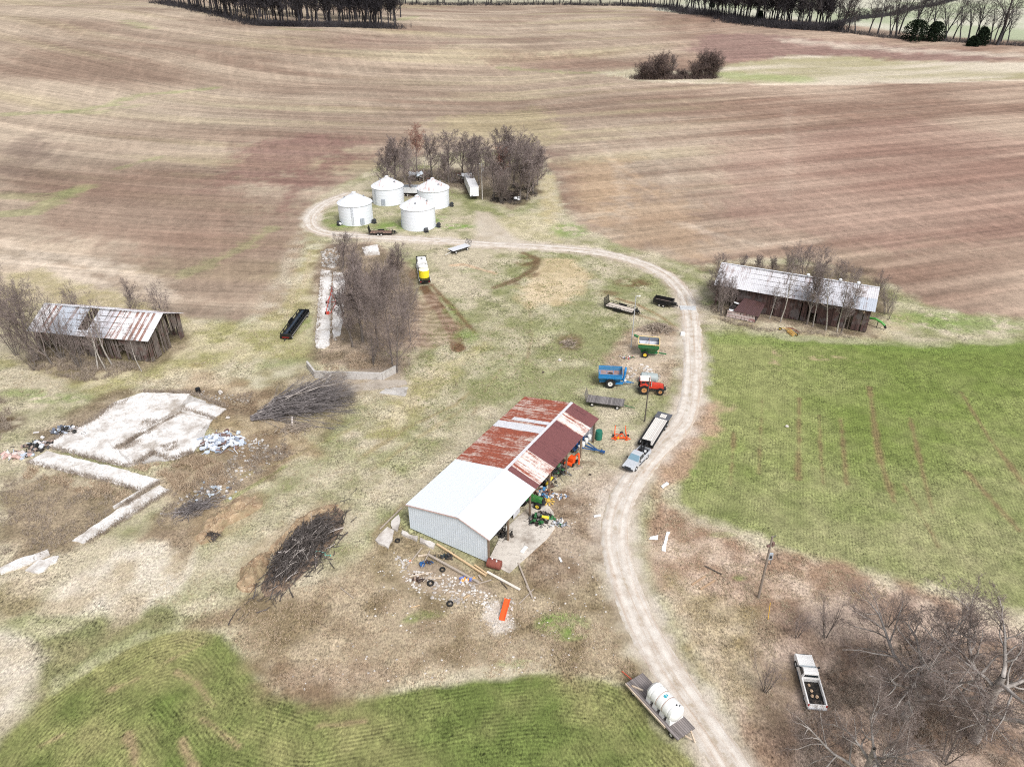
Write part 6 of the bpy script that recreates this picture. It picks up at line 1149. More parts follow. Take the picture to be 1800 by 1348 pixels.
junk("junk_heap", "black plastic rubbish between the beams by the gable", "junk heap", G(786, 979), 36, 1.0, .5, .4, [(30, 32, 36), (40, 60, 66), (60, 54, 50)], 61, .3); junk("junk_heap", "blue tarp scrap and orange piece at the beam ends", "junk heap", G(823, 1020), 26, 1.2, .5, .25, [(110, 130, 200), (240, 170, 70), (214, 206, 200)], 62, .26); junk("junk_heap", "dark rags beside the blue bucket", "junk heap", G(752, 990), 22, .8, .4, .3, [(40, 44, 60), (60, 90, 130), (70, 60, 56)], 63, .26); junk("junk_heap", "dark rotten scraps beside the tyre and crossed boards", "junk heap", G(738, 1020), 26, .9, .6, .3, [(58, 46, 46), (70, 56, 50), (150, 130, 116)], 64, .28); junk("junk_heap", "orange and white litter left of the slim board", "junk heap", G(717, 986), 12, .7, .4, .15, [(230, 130, 80), (210, 206, 200)], 65, .22)
for px, py, lb_, c_ in ((988, 1007, "", 0),): pass
# scrap heaps left
junk("scrap_heap", "heap of bluish white sheet scraps at the edge of the demolished floor", "scrap heap", G(388, 780), 170, 3.6, 2.6, 1.3, [(196, 208, 222), (206, 214, 226), (170, 184, 204), (222, 226, 232), (120, 96, 90), (150, 160, 176)], 71, .62)
junk("trash_heap", "long heap of black bags and household trash beside the white floor", "trash heap", G(66, 786), 60, 2.2, 1.3, .9, [(28, 30, 33), (26, 28, 31), (200, 206, 214), (150, 130, 120), (60, 60, 64), (222, 216, 214)], 72, .55)
junk("trash_heap", "upper black bag heap at the far left corner of the white floor", "trash heap", G(118, 758), 60, 3.0, 1.2, .7, [(28, 30, 33), (30, 34, 36), (190, 200, 214), (214, 210, 210), (90, 96, 110)], 73, .5)
junk("trash_heap", "lowest trash heap with white and reddish boards left of the floor", "trash heap", G(32, 801), 46, 2.4, 1.1, .6, [(206, 196, 190), (34, 36, 40), (196, 164, 156), (190, 200, 214), (120, 110, 104)], 74, .55)
junk("rubbish", "bits of blue and white rubbish in the weeds below the scrap heap", "rubbish", G(372, 868), 50, 4, 2, .4, [(196, 206, 216), (150, 160, 170), (206, 200, 196), (110, 100, 96)], 75, .34); junk("rubbish", "small rubbish scatter beside the silver pole base by the green wagon", "rubbish", G(1102, 629), 26, 1.6, .6, .2, [(190, 60, 70), (90, 90, 120), (206, 200, 200), (90, 130, 70)], 76, .25)
q = MB(); q.lathe([(.38, 0), (.4, .3), (.4, .9), (.0001, .92)], 16); tag(q.build("barrel", black_m, None, True, G(349, 690)), "black barrel standing beyond the demolished floor", "barrel")
for px, py, r_, lb_ in ((388, 690, .5, "pale boulder among dead weeds right of the black barrel"), (401, 735, .4, "grey boulder at the corner of the small far slab"), (984, 634, .4, "white lump in the turf left of the brown weed patch"), (1037, 835, .25, "white stone on the dark soil by the pickup's nose"), (1383, 750, .35, "white scrap lying alone in the green field"), (955, 655, .3, "dark lump in the turf above the shed")):
    q = MB(); stone(q, (0, 0, .1), r_, random.Random(px)); tag(q.build("boulder", stone_m if "dark" not in lb_ else beam_m, None, loc=G(px, py)), lb_, "stone")
# ------------------------------------------------------------------ BRUSH PILES, CLAY MOUNDS, DEAD WEEDS
def brush(px, py, label, n, L, rx, ry, h, yaw, seed, m, spread=.5, fan=None, name="brush_pile", cat="brush pile", r0=.07, kind=None, base=None):
    rng = np.random.default_rng(seed); out = []
    for i in range(n):
        x, y = rng.normal(0, rx * .45), rng.normal(0, ry * .45); k = max(.08, 1 - (x / rx) ** 2 * .7 - (y / ry) ** 2 * .7); z = rng.random() * h * k; a = rng.normal(0, spread) + (math.pi if rng.random() < .3 else 0); d = np.array((math.cos(a), math.sin(a), rng.normal(.05, .16))); l = L * rng.uniform(.25, 1.0); r = r0 * rng.uniform(.25, 1.0) ** 1.3 * (1.6 if rng.random() < .06 else 1); P = [np.array((x, y, z)) - d * l * .5]; R = [r]
        for s in range(4): d = d + rng.normal(0, .13, 3); d /= np.linalg.norm(d); P.append(P[-1] + d * l / 4); R.append(r * (1 - .2 * (s + 1)))
        P = np.array(P); P[:, 2] = np.maximum(P[:, 2], .03); out.append((P, np.array(R), 4))
        for c in range(3):
            j = rng.integers(1, 4); dd = rot_about((P[j + 1 if j < 4 else j] - P[j - 1]) / (np.linalg.norm(P[j + 1 if j < 4 else j] - P[j - 1]) + 1e-9), rng.uniform(.3, .8), rng.uniform(0, 6.28)); l2 = l * rng.uniform(.15, .4); Q = np.array([P[j], P[j] + dd * l2 * .5, P[j] + dd * l2 + rng.normal(0, .08, 3)]); Q[:, 2] = np.maximum(Q[:, 2], .02); out.append((Q, np.array((r * .5, r * .4, r * .2)), 3))
    o = bpy.data.objects.new(name, chains_mesh(name, out, m)); COL.objects.link(o); o.location = base if base is not None else G(px, py); o.rotation_euler = (0, 0, yaw); return tag(o, label, cat, None, kind)
grey_br = twigm("grey_brush", (152, 145, 144), (80, 75, 75), .9); pale_br = twigm("pale_brush", (206, 198, 192), (118, 108, 102), .8); dark_br = twigm("dark_brush", (112, 105, 102), (54, 50, 48), .8); brown_br = twigm("brown_weeds", (186, 173, 158), (142, 128, 117), .7); tan_br = twigm("tan_weeds", (216, 197, 172), (172, 150, 128), .7)
def fan_pile(label, n, m, seed, name, cat, r0, rise, spread, sub):
    """felled limbs that lie with their butts together at the left tip and fan out to the right"""
    rng = np.random.default_rng(seed); tip = G(440, 739); far = G(618, 700); d0 = math.atan2(far.y - tip.y, far.x - tip.x); L0 = (far - tip).length; out = []
    for i in range(n):
        a = d0 + rng.normal(.06, spread); l = L0 * rng.uniform(.5, 1.05); st = rng.random() ** 1.3 * L0 * .55; off = rng.normal(0, .3 + st * .12); p = np.array((math.cos(d0) * st - math.sin(d0) * off, math.sin(d0) * st + math.cos(d0) * off, .1 + rng.random() * rise * min(1, st / 5 + .15))); l = min(l, (L0 - st) * 1.1); d = np.array((math.cos(a), math.sin(a), rng.uniform(.02, .3))); P = [p]; R = [r0 * rng.uniform(.4, 1)]
        for k in range(6): d = d + rng.normal(0, .09, 3) + (0, 0, -.055); d /= np.linalg.norm(d); P.append(P[-1] + d * l / 6); R.append(R[0] * (1 - .14 * (k + 1)))
        P = np.array(P); P[:, 2] = np.maximum(P[:, 2], .05); out.append((P, np.array(R), 5))
        for c in range(sub):
            k = rng.integers(1, 6); dd = P[k + 1] - P[k] if k < 6 else P[k] - P[k - 1]; dd = rot_about(dd / np.linalg.norm(dd), rng.uniform(.3, .8), rng.uniform(0, 6.28)); q = P[k]; l2 = l * rng.uniform(.1, .3); Q = [q]
            for h in range(3): dd = dd + rng.normal(0, .14, 3); dd /= np.linalg.norm(dd); q = q + dd * l2 / 3; Q.append(q)
            Q = np.array(Q); Q[:, 2] = np.maximum(Q[:, 2], .04); r = R[k] * .45; out.append((Q, np.array((r, r * .8, r * .6, r * .3)), 3))
    o = bpy.data.objects.new(name, chains_mesh(name, out, m)); COL.objects.link(o); o.location = (tip.x, tip.y, 0); return tag(o, label, cat)
fan_pile("big fan-shaped brush pile of grey felled branches below the retaining wall", 170, grey_br, 81, "brush_pile", "brush pile", .11, 2.6, .26, 14)
fan_pile("long pale limbs lying over the big fan-shaped brush pile", 14, pale_br, 82, "fallen_limbs", "limbs", .14, 3.0, .17, 7)
brush(535, 970, "long heap of dark branches and roots left of the shed", 1050, 3.0, 7.0, 2.6, 3.0, yaw_px((470, 1040), (595, 900)), 83, dark_br, .5, r0=.10); brush(538, 975, "pale sticks and planks lying on the dark branch heap", 70, 3.4, 6.0, 1.8, 3.2, yaw_px((470, 1040), (595, 900)), 84, pale_br, .5, name="loose_sticks", cat="sticks", r0=.1)
brush(345, 895, "small tangle of grey branches in the weeds above the clay mound", 160, 3, 3.4, 1.5, .9, .5, 85, grey_br, .6); brush(375, 945, "little twiggy clump at the foot of the clay mound", 70, 1.4, 1.0, .8, .8, 0, 86, dark_br, 1.5); brush(1155, 580, "brown tangle of dead brush behind the green wagon", 300, 2.6, 3.4, 1.8, 1.4, .1, 87, brown_br, 1.2); brush(1000, 605, "dead brown weed clump in the middle of the turf", 120, 1.6, 1.8, 2.0, .7, 0, 88, brown_br, 1.5, name="weed_clump", cat="weeds")
brush(520, 755, "uprooted brown root tangle at the foot of the fan-shaped brush pile", 150, 2, 3.2, 1.6, .9, .1, 89, brown_br, 1.0)
a_ = G(573, 676); q = MB(); q.cyl((0, 0, .2), (.9, 1.4, 1.6), .22, .18, 10); tag(q.build("log", palebark_m, None, loc=a_), "pale log end sticking out of the top of the fan-shaped pile", "log"); a_ = G(514, 750); q = MB(); q.cyl((0, 0, .1), (-.3, 1.5, .9), .16, .13, 10); tag(q.build("log", paintm("white_log", (206, 196, 190), .9), None, loc=a_), "white log standing at the lower edge of the fan-shaped pile", "log")
q = MB(); rr = random.Random(5); P = [Vector((0, 0, .5))]
for i in range(26): P.append(P[-1] + Vector((rr.uniform(-.05, .25), rr.gauss(-.04, .14), rr.gauss(-.01, .05))))
q.tube([Vector((p.x, p.y, max(p.z, .05))) for p in P], .035, 6); tag(q.build("twine", paintm("teal_twine", (120, 214, 200), .7, 0, 0), None, loc=G(548, 968)), "teal plastic twine trailing from the dark branch heap", "twine")
def mound(pl, h, label, m, seed, name="clay_mound", cat="mound"):
    """low heap of soil with a lumpy surface, outline from a pixel polygon"""
    P = [Vector(G(x, y)[:2]) for x, y in pl]; c = sum(P, Vector((0, 0))) / len(P); n = 72; rings = 16; V = [(0, 0, h)]; F = []
    def edge(a):
        d = Vector((math.cos(a), math.sin(a))); best = 0
        for i in range(len(P)):
            p, q_ = P[i] - c, P[(i + 1) % len(P)] - c; e_ = q_ - p; den = d.x * e_.y - d.y * e_.x
            if abs(den) < 1e-9: continue
            t = (p.x * e_.y - p.y * e_.x) / den; u = (p.x * d.y - p.y * d.x) / den
            if t > 0 and -1e-6 <= u <= 1 + 1e-6: best = max(best, t)
        return best
    E_ = [edge(2 * math.pi * i / n) for i in range(n)]
    for k in range(1, rings + 1):
        for i in range(n):
            f = k / rings; a = 2 * math.pi * i / n; x, y = E_[i] * f * math.cos(a), E_[i] * f * math.sin(a); nz = float(fbm(np.array([(x + c.x) * 1.5]), np.array([(y + c.y) * 1.5]), seed, 5)[0]); V.append((x * (1 + .1 * (nz - .5)), y * (1 + .1 * (nz - .5)), h * (1 - f ** 1.6) * (.6 + .8 * nz) + (nz - .5) * .8 * (f < 1) - .25 * (k == rings)))
    F = [(0, 1 + i, 1 + (i + 1) % n) for i in range(n)] + [(1 + (k - 1) * n + i, 1 + k * n + i, 1 + k * n + (i + 1) % n, 1 + (k - 1) * n + (i + 1) % n) for k in range(1, rings) for i in range(n)]
    q = MB(); q.add(V, F); o = q.build(name, m, None, True, (c.x, c.y, 0)); return tag(o, label, cat)
def claym():
    m, t, b = newmat("clay"); p = geopos(t); n = noise(t, p, .9, 5, .7); n_b = noise(t, p, 4, 4, .7)
    k = mixc(t, ramp(t, n, .35, .65), C(198, 174, 142) / 1.3, C(146, 118, 92) / 1.3); k = mixc(t, ramp(t, n_b, .56, .66, 0, .8), k, C(236, 218, 188) / 1.3); k = mixc(t, ramp(t, noise(t, p, .5, 3), .5, .62, 0, .8), k, C(168, 150, 118) / 1.4); t.links.new(k, b.inputs["Base Color"]); setin(b, Roughness=.95); bump(t, b, n_b, .6, .1); return m
clay_m = claym()
mound([(340, 945), (350, 925), (395, 888), (430, 868), (462, 872), (464, 890), (440, 905), (400, 925), (378, 948), (350, 960)], 1.1, "orange-brown clay mound above the straw patch", clay_m, 91); mound([(415, 1030), (422, 1000), (455, 975), (480, 965), (470, 1000), (445, 1040), (425, 1042)], 1.3, "tan clay bank at the left end of the dark branch heap", clay_m, 92); mound([(470, 965), (520, 915), (570, 885), (600, 886), (560, 915), (510, 955), (480, 985)], .9, "long tan clay bank behind the dark branch heap", clay_m, 93)
def weeds(pl, n, h, label, m, seed, name="dead_weeds", r=.02, lean=.5):
    """dead standing weeds scattered in a pixel polygon (one uncountable mass)"""
    rng = np.random.default_rng(seed); P = [Vector(G(x, y)[:2]) for x, y in pl]; xs = [p.x for p in P]; ys = [p.y for p in P]; out = []; cx, cy = sum(xs) / len(xs), sum(ys) / len(ys)
    X = rng.uniform(min(xs), max(xs), n * 4); Y = rng.uniform(min(ys), max(ys), n * 4); ins = np.zeros(len(X), bool)
    for i in range(len(P)):
        a_, b_ = P[i], P[(i + 1) % len(P)]; dy = b_.y - a_.y or 1e-9; ins ^= ((a_.y > Y) != (b_.y > Y)) & (X < (b_.x - a_.x) * (Y - a_.y) / dy + a_.x)
    keep = ins & (fbm(X / 1.6, Y / 1.6, seed, 2) > .45); X, Y = X[keep][:n], Y[keep][:n]
    for x, y in zip(X, Y):
        for k in range(3):
            d = np.array((rng.normal(0, lean), rng.normal(0, lean), 1)); d /= np.linalg.norm(d); l = h * rng.uniform(.5, 1.3); p0 = np.array((x - cx, y - cy, -.03)); b = p0 + rng.normal(0, .12, 3) * (1, 1, 0); out.append((np.array([b, b + d * l * .6, b + d * l + rng.normal(0, .12 * h, 3)]), np.array((r, r * .9, r * .5)), 3))
    o = bpy.data.objects.new(name, chains_mesh(name, out, m)); COL.objects.link(o); o.location = (cx, cy, 0); return tag(o, label, None, None, "stuff")
weeds([(232, 822), (300, 812), (345, 800), (390, 815), (400, 850), (320, 870), (290, 840)], 1100, .75, "tall tan dead grass below the scrap heap", tan_br, 101, "tall_dead_grass"); weeds([(50, 820), (190, 852), (235, 868), (200, 890), (100, 850), (40, 840)], 800, .6, "tan dead grass along the white slab strip", tan_br, 102, "tall_dead_grass")
weeds([(0, 850), (60, 830), (200, 870), (210, 890), (130, 950), (60, 985), (0, 995)], 1000, .45, "low brown weeds left of the narrow walk", brown_br, 103); weeds([(300, 870), (420, 800), (500, 770), (515, 800), (430, 850), (330, 920), (270, 930)], 1200, .5, "brown weeds over the concrete rubble band", brown_br, 104); weeds([(100, 770), (250, 686), (445, 690), (440, 712), (340, 690), (250, 692), (160, 745)], 900, .5, "dark weeds round the far edge of the demolished floor", brown_br, 105)
weeds([(548, 480), (600, 440), (700, 450), (745, 560), (720, 650), (640, 640), (605, 590), (608, 500)], 1900, .7, "brown undergrowth below the bunker trees", brown_br, 106, "undergrowth"); weeds([(555, 640), (600, 615), (690, 630), (690, 648), (560, 652)], 500, .45, "pinkish dead weeds behind the retaining wall", tan_br, 107); weeds([(678, 335), (700, 312), (800, 305), (830, 330), (820, 345), (700, 350)], 900, .9, "undergrowth among the ruins behind the bins", brown_br, 108, "undergrowth"); weeds([(862, 355), (870, 330), (940, 320), (945, 350), (900, 362)], 800, .9, "undergrowth in the right hand tree clump", dark_br, 109, "undergrowth")
weeds([(52, 650), (60, 615), (240, 640), (250, 655), (150, 672)], 1300, .8, "brown bramble along the foot of the weathered barn", brown_br, 110, "undergrowth"); weeds([(1248, 545), (1262, 520), (1280, 560), (1340, 578), (1540, 590), (1500, 596), (1330, 582), (1270, 566)], 1300, .8, "brown bramble along the foot of the old barn", brown_br, 111, "undergrowth"); weeds([(1400, 1250), (1480, 1150), (1620, 1120), (1800, 1150), (1850, 1348), (1420, 1400)], 2600, .7, "dead undergrowth below the big bare trees", brown_br, 112, "undergrowth"); weeds([(1050, 135), (1150, 125), (1260, 128), (1260, 138), (1130, 142)], 700, 1.3, "pale reeds round the field thicket", tan_br, 113, "dead_reeds", .05)
weeds([(245, 745), (262, 738), (290, 742), (262, 765)], 120, .5, "brown weeds growing out of the divider kerb", brown_br, 114); weeds([(205, 788), (250, 762), (260, 770), (220, 795)], 140, .45, "brown weeds in the floor crack", brown_br, 115); weeds([(280, 785), (320, 775), (330, 785), (290, 795)], 130, .45, "brown weeds on the right floor slab", brown_br, 116); weeds([(0, 700), (20, 715), (22, 770), (0, 775), (-40, 760), (-40, 700)], 400, 1.0, "dark brown bush mass at the left picture edge", brown_br, 117, "undergrowth")

straw_br = twigm("straw_tufts", (214, 202, 178), (166, 150, 122), .5); green_br = twigm("green_tufts", (128, 142, 84), (96, 108, 62), .5)
weeds([(400, 700), (560, 690), (720, 640), (860, 560), (1060, 620), (1040, 700), (900, 700), (720, 870), (640, 960), (480, 1040), (330, 1080), (250, 1060), (330, 930), (470, 850)], 5200, .22, "tufts of dead straw standing in the yard turf", straw_br, 121, "grass_tufts", .022, .8)
weeds([(330, 1080), (470, 1050), (640, 1000), (720, 1060), (860, 1080), (1000, 1060), (1090, 1120), (1130, 1190), (950, 1178), (640, 1222), (470, 1205), (400, 1110)], 3600, .24, "tufts of dead straw on the rough ground below the shed", tan_br, 122, "grass_tufts", .018, .8)
weeds([(0, 640), (180, 700), (400, 660), (540, 620), (540, 480), (430, 575), (330, 640), (120, 690), (0, 700)], 2600, .22, "tufts of dead straw round the weathered barn", straw_br, 123, "grass_tufts", .024, .8)
weeds([(1140, 970), (1180, 900), (1330, 960), (1560, 1025), (1560, 1050), (1400, 1080), (1350, 1250), (1290, 1230), (1200, 1090)], 3000, .22, "tufts of dead grass in the leaf litter right of the lane", straw_br, 124, "grass_tufts", .018, .8)
weeds([(700, 640), (860, 460), (1000, 440), (1120, 480), (1180, 520), (1060, 620), (900, 700), (760, 760)], 3200, .2, "green tufts of rougher grass in the middle of the yard", green_br, 125, "grass_tufts", .026, .8)

def soilm():
    m, t, b = newmat("root_soil"); p = geopos(t); n = noise(t, p, 1.6, 5, .7); t.links.new(mixc(t, ramp(t, n, .35, .65), C(150, 128, 108), C(92, 78, 68)), b.inputs["Base Color"]); setin(b, Roughness=.95); bump(t, b, n, .6, .1); return m
mound([(452, 1042), (470, 1000), (520, 940), (575, 893), (606, 890), (608, 925), (560, 985), (500, 1042), (465, 1052)], .3, "dark soil and root core of the long branch heap", soilm(), 95, "soil_mound")
# ------------------------------------------------------------------ TREES
ORD = ["first", "second", "third", "fourth", "fifth", "sixth", "seventh", "eighth", "ninth", "tenth", "eleventh", "twelfth", "thirteenth", "fourteenth", "fifteenth", "sixteenth", "seventeenth", "eighteenth", "nineteenth", "twentieth", "twenty-first", "twenty-second"]
def clump(rows, where, group, desc="bare grey tree"):
    for i, r in enumerate(sorted(rows, key=lambda q: q[1])):
        kind, px, py, ty = r[:4]; wd = r[4] if len(r) > 4 else 1; lb = r[5] if len(r) > 5 else None; ln = r[6] if len(r) > 6 else None
        tree(kind, px, py, ty, lb or "%s %s, %s from the left" % (desc, where, ORD[i]), group, wd, lean=ln)
clump([('slim', 682, 342, 255, 1.3), ('slim', 696, 335, 236, 1.3), ('slim', 712, 322, 240, 1.2), ('red', 733, 300, 219, 1.15, "tall tree with a reddish crown in the clump behind the grain bins"), ('vase', 722, 345, 252, .8), ('pale', 745, 338, 256, .7), ('slim', 760, 312, 232, 1.25), ('pale', 768, 330, 262, .6),
       ('slim', 789, 322, 231, 1.5), ('slim', 813, 310, 230, 1.4), ('slim', 826, 318, 236, 1.3), ('slim', 842, 325, 241, 1.4), ('slim', 832, 335, 256, 1.1), ('slim', 853, 312, 242, 1.2), ('slim', 783, 336, 266, 1.1)], "in the clump behind the grain bins", "trees behind the grain bins")
clump([('slim', 868, 350, 258, 1.2), ('red', 872, 340, 252, 1.0, "tree with a rusty red crown in the clump right of the semi trailer"), ('slim', 882, 310, 226, 1.4), ('slim', 896, 305, 218, 1.4), ('vase', 910, 306, 221, .9), ('slim', 889, 340, 246, 1.2), ('slim', 914, 352, 262, 1.6), ('vase', 926, 352, 245, .9), ('slim', 938, 340, 246, 1.6), ('slim', 930, 322, 232, 1.5), ('slim', 945, 326, 256, 1.3), ('multi', 880, 356, 286, .9), ('slim', 902, 330, 240, 1.3)], "in the clump right of the semi trailer", "trees right of the semi trailer")
clump([('sapling', 612, 500, 412, 1.0), ('slim', 604, 470, 404, 1.3), ('sapling', 628, 480, 405, .9), ('vase', 650, 565, 458, .62), ('slim', 638, 600, 470, 1.2), ('slim', 620, 610, 500, 1.0), ('vase', 690, 642, 462, .72), ('vase', 698, 655, 500, .7), ('vase', 665, 610, 462, .6), ('sapling', 640, 560, 470, 1.1), ('sapling', 655, 640, 560, 1.1), ('multi', 672, 545, 455, .8), ('slim', 632, 545, 440, 1.2), ('slim', 700, 500, 428, 1.1), ('slim', 690, 508, 436, 1.0), ('sapling', 712, 560, 470, .9), ('sapling', 668, 540, 450, .9), ('vase', 722, 600, 486, .6)], "in the bunker row beside the silage floor", "bunker trees")
clump([('pale', 172, 650, 545, .9, "bare pale tree before the weathered barn, leftmost of the front four"), ('pale', 187, 650, 535, .8, "bare pale tree before the weathered barn, second of the front four"), ('pale', 198, 642, 512, .8, "bare pale tree before the weathered barn, third of the front four"), ('pale', 249, 652, 570, .8, "bare pale tree at the barn's right front corner post"),
       ('vase', 70, 632, 452, .75, "tall multi-limbed bare tree at the left end of the weathered barn", (-.02, -.24)), ('vase', 92, 640, 470, .7, "leaning bare tree beside the weathered barn's left corner", (-.02, -.15)), ('vase', 50, 600, 470, .8, "bare tree left of and behind the weathered barn", (.0, -.2)), ('sapling', 110, 630, 500, .9, "many-stemmed thicket tree before the barn's left half"), ('sapling', 140, 645, 548, 1.0, "low many-stemmed tree before the barn wall"), ('vase', 150, 582, 492, .7, "bare tree rising behind the weathered barn's roof hole"),
       ('vase', 232, 575, 485, .75, "bare tree behind the middle right of the weathered barn"), ('vase', 292, 578, 492, .75, "bare tree behind the right gable of the weathered barn"), ('sapling', 30, 625, 545, 1.0, "low many-stemmed tree left of the weathered barn"), ('sapling', 60, 650, 590, 1.1, "scrubby shrub tree at the barn's left front corner")], "round the weathered barn", "trees round the weathered barn")
clump([('pale', 1371, 566, 436, .62, "tallest pale bare tree before the old barn, beside the sunken shed"), ('pale', 1352, 560, 492, .9, "spreading pale tree growing over the sunken shed's roof corner"), ('slim', 1262, 548, 468, 1.3, "slim bare tree at the left front corner of the old barn"), ('sapling', 1268, 555, 492, .9, "many-stemmed tree left of the sunken shed"), ('slim', 1283, 548, 486, .9, "slim bare tree behind the sunken shed's left end"), ('slim', 1418, 570, 456, .9, "slim pale tree before the middle of the old barn"), ('pale', 1429, 574, 478, .6, "thin forked tree before the middle of the old barn"), ('pale', 1452, 580, 470, .6, "pale bare tree right of the old barn's middle"), ('pale', 1471, 584, 466, .6, "thick-stemmed pale tree near the old barn's right end"), ('slim', 1478, 585, 488, .9, "slim tree leaning by the thick pale tree", (.0, .1))], "before the old barn", "trees before the old barn")
clump([('vase', 1262, 485, 440, .9), ('slim', 1300, 482, 446, 1.2), ('slim', 1330, 486, 446, 1.2), ('vase', 1380, 498, 428, .85), ('vase', 1408, 502, 424, .85), ('vase', 1432, 506, 426, .8), ('vase', 1470, 512, 450, .8), ('vase', 1500, 516, 466, .8), ('vase', 1540, 530, 474, .8), ('sapling', 1556, 552, 498, 1.2), ('sapling', 1562, 562, 520, 1.0), ('slim', 1355, 492, 450, 1.2)], "rising behind the old barn's roof", "trees behind the old barn")
tree('bush', 1132, 139, 104, "leftmost dark bush of the thicket in the far field", "far field thicket", 1.76); tree('bush', 1158, 139, 87, "tallest left tree of the thicket in the far field", "far field thicket", 1.22); tree('slim', 1180, 138, 94, "thin upright tree in the middle of the far field thicket", "far field thicket", 1.35); tree('bush', 1170, 139, 114, "brownish bush in the middle of the far field thicket", "far field thicket", 1.89); tree('bush', 1200, 138, 119, "low bush right of the thicket's middle", "far field thicket", 2.16)
tree('bush', 1222, 138, 102, "bushy tree beside the rightmost tree of the far field thicket", "far field thicket", 1.62); tree('bush', 1243, 137, 77, "tallest rightmost bushy tree of the far field thicket", "far field thicket", 1.01); tree('bush', 1250, 138, 92, "small bush at the right end of the far field thicket", "far field thicket", 1.35); tree('bush', 1146, 140, 118, "low dark bush at the thicket's left foot", "far field thicket", 2.16)
# --- the big bare trees, lower right
limb_m = twigm('limb_bark', (188, 181, 175), (128, 121, 116), 1.2); bigtwig_m = twigm('big_tree_twigs', (160, 146, 139), (108, 96, 91), .4)
big = [proto(s, (limb_m, bigtwig_m), L=9, r=.42, seg=[5, 7, 6, 5, 4, 2], n=[8, 9, 8, 7, 5], start=[.35, .2, .12, .1, .08], ang=[58, 48, 46, 44, 42], len=[.95, .55, .5, .46, .42], rr=[.66, .58, .58, .58, .6], curl=[.08, .16, .2, .22, .25, .25], trop=[.0, .03, .03, .03, .02, .0], taper=[.5, .8, .8, .8, .8, .6], max=5, rmin=.0085, trunk_lv=2, lo=10) for s in (71, 75)]
for i, (px, py, ty, wd, yw_, lb_) in enumerate(((1590, 1262, 1075, 1.15, .4, "huge spreading bare tree with pale crooked limbs right of the old white pickup"), (1712, 1300, 1100, 1.1, 2.6, "second huge bare tree, at the right picture edge"), (1500, 1400, 1240, .9, 1.2, "spreading bare tree at the bottom picture edge below the white pickup"))):
    b = G(px, py); h = height_to(b, ty); s = h / 10; o = thing("bare_tree", lb_, "bare tree", b, yw_, "big bare trees"); o.scale = (s * wd, s * wd, s)
    for nm, me in zip(("trunk", "crown"), big[i % 2]): c = bpy.data.objects.new(nm, me); COL.objects.link(c); c.parent = o
for px, py, ty, wd, lb_ in ((1400, 1120, 1075, 1.1, "sapling thicket behind the old white pickup"), (1450, 1120, 1050, 1.0, "young bare tree up the slope from the old white pickup"), (1560, 1100, 1030, 1.0, "young bare tree at the upper edge of the big bare trees"), (1690, 1110, 1040, 1.0, "young bare tree at the upper right of the big bare trees"), (1345, 1215, 1155, 1.1, "many-stemmed sapling left of the old white pickup"), (1660, 1340, 1270, 1.2, "sapling thicket at the lower right bottom edge"), (1440, 1320, 1260, 1.0, "sapling below the old white pickup"), (1770, 1200, 1120, 1.1, "sapling thicket at the right picture edge")):
    tree('sapling', px, py, ty, lb_, "saplings round the big bare trees", wd)
# --- far tree lines
rf = random.Random(99); cnt = 0
FAR = []
def far_line(P, n, hmin, hmax, kinds, label, group, jit=6, wide=1.3, stuff=False):
    """trees scattered along a line of photo pixels (their feet)"""
    for i in range(n):
        k = (i + rf.uniform(.1, .9)) / n * (len(P) - 1); j = min(int(k), len(P) - 2); f = k - j; x = P[j][0] + (P[j + 1][0] - P[j][0]) * f; y = P[j][1] + (P[j + 1][1] - P[j][1]) * f; b = G(x, y); b.x += rf.gauss(0, jit * .5); b.y += abs(rf.gauss(0, jit)); b.z = float(terr(b.x, b.y)) - .3
        if stuff: FAR.append((rf.choice(PT['far']), b, rf.uniform(hmin, hmax), wide * rf.uniform(.8, 1.2), rf.uniform(0, 6.28))); continue
        tree(rf.choice(kinds), 0, 0, 0, label, group, wide * rf.uniform(.8, 1.2), base=b, h=rf.uniform(hmin, hmax))
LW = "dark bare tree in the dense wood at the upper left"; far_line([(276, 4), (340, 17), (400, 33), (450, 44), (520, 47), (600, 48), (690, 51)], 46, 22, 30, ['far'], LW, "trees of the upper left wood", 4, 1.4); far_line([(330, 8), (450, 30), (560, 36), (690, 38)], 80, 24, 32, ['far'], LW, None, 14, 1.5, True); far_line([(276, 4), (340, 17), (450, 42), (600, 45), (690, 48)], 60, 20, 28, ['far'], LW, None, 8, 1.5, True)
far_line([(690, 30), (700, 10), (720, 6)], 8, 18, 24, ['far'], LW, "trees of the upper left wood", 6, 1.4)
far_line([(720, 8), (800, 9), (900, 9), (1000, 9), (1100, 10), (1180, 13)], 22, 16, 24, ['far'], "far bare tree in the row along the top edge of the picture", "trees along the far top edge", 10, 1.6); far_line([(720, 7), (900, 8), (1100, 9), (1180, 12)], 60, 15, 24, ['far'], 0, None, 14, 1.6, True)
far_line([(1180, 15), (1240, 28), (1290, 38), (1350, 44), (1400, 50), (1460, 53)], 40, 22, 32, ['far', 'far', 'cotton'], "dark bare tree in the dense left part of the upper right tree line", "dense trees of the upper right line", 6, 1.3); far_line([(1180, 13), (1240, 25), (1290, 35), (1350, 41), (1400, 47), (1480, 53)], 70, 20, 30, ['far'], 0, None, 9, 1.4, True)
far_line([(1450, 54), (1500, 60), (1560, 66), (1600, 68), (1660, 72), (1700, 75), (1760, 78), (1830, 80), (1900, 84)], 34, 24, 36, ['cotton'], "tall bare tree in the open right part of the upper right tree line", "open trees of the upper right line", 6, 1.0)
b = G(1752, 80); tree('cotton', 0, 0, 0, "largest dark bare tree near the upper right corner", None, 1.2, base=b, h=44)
far_line([(1480, 40), (1540, 30), (1600, 18), (1660, 5), (1700, -4)], 50, 5, 8, ['far'], 0, None, 4, 2.4, True)
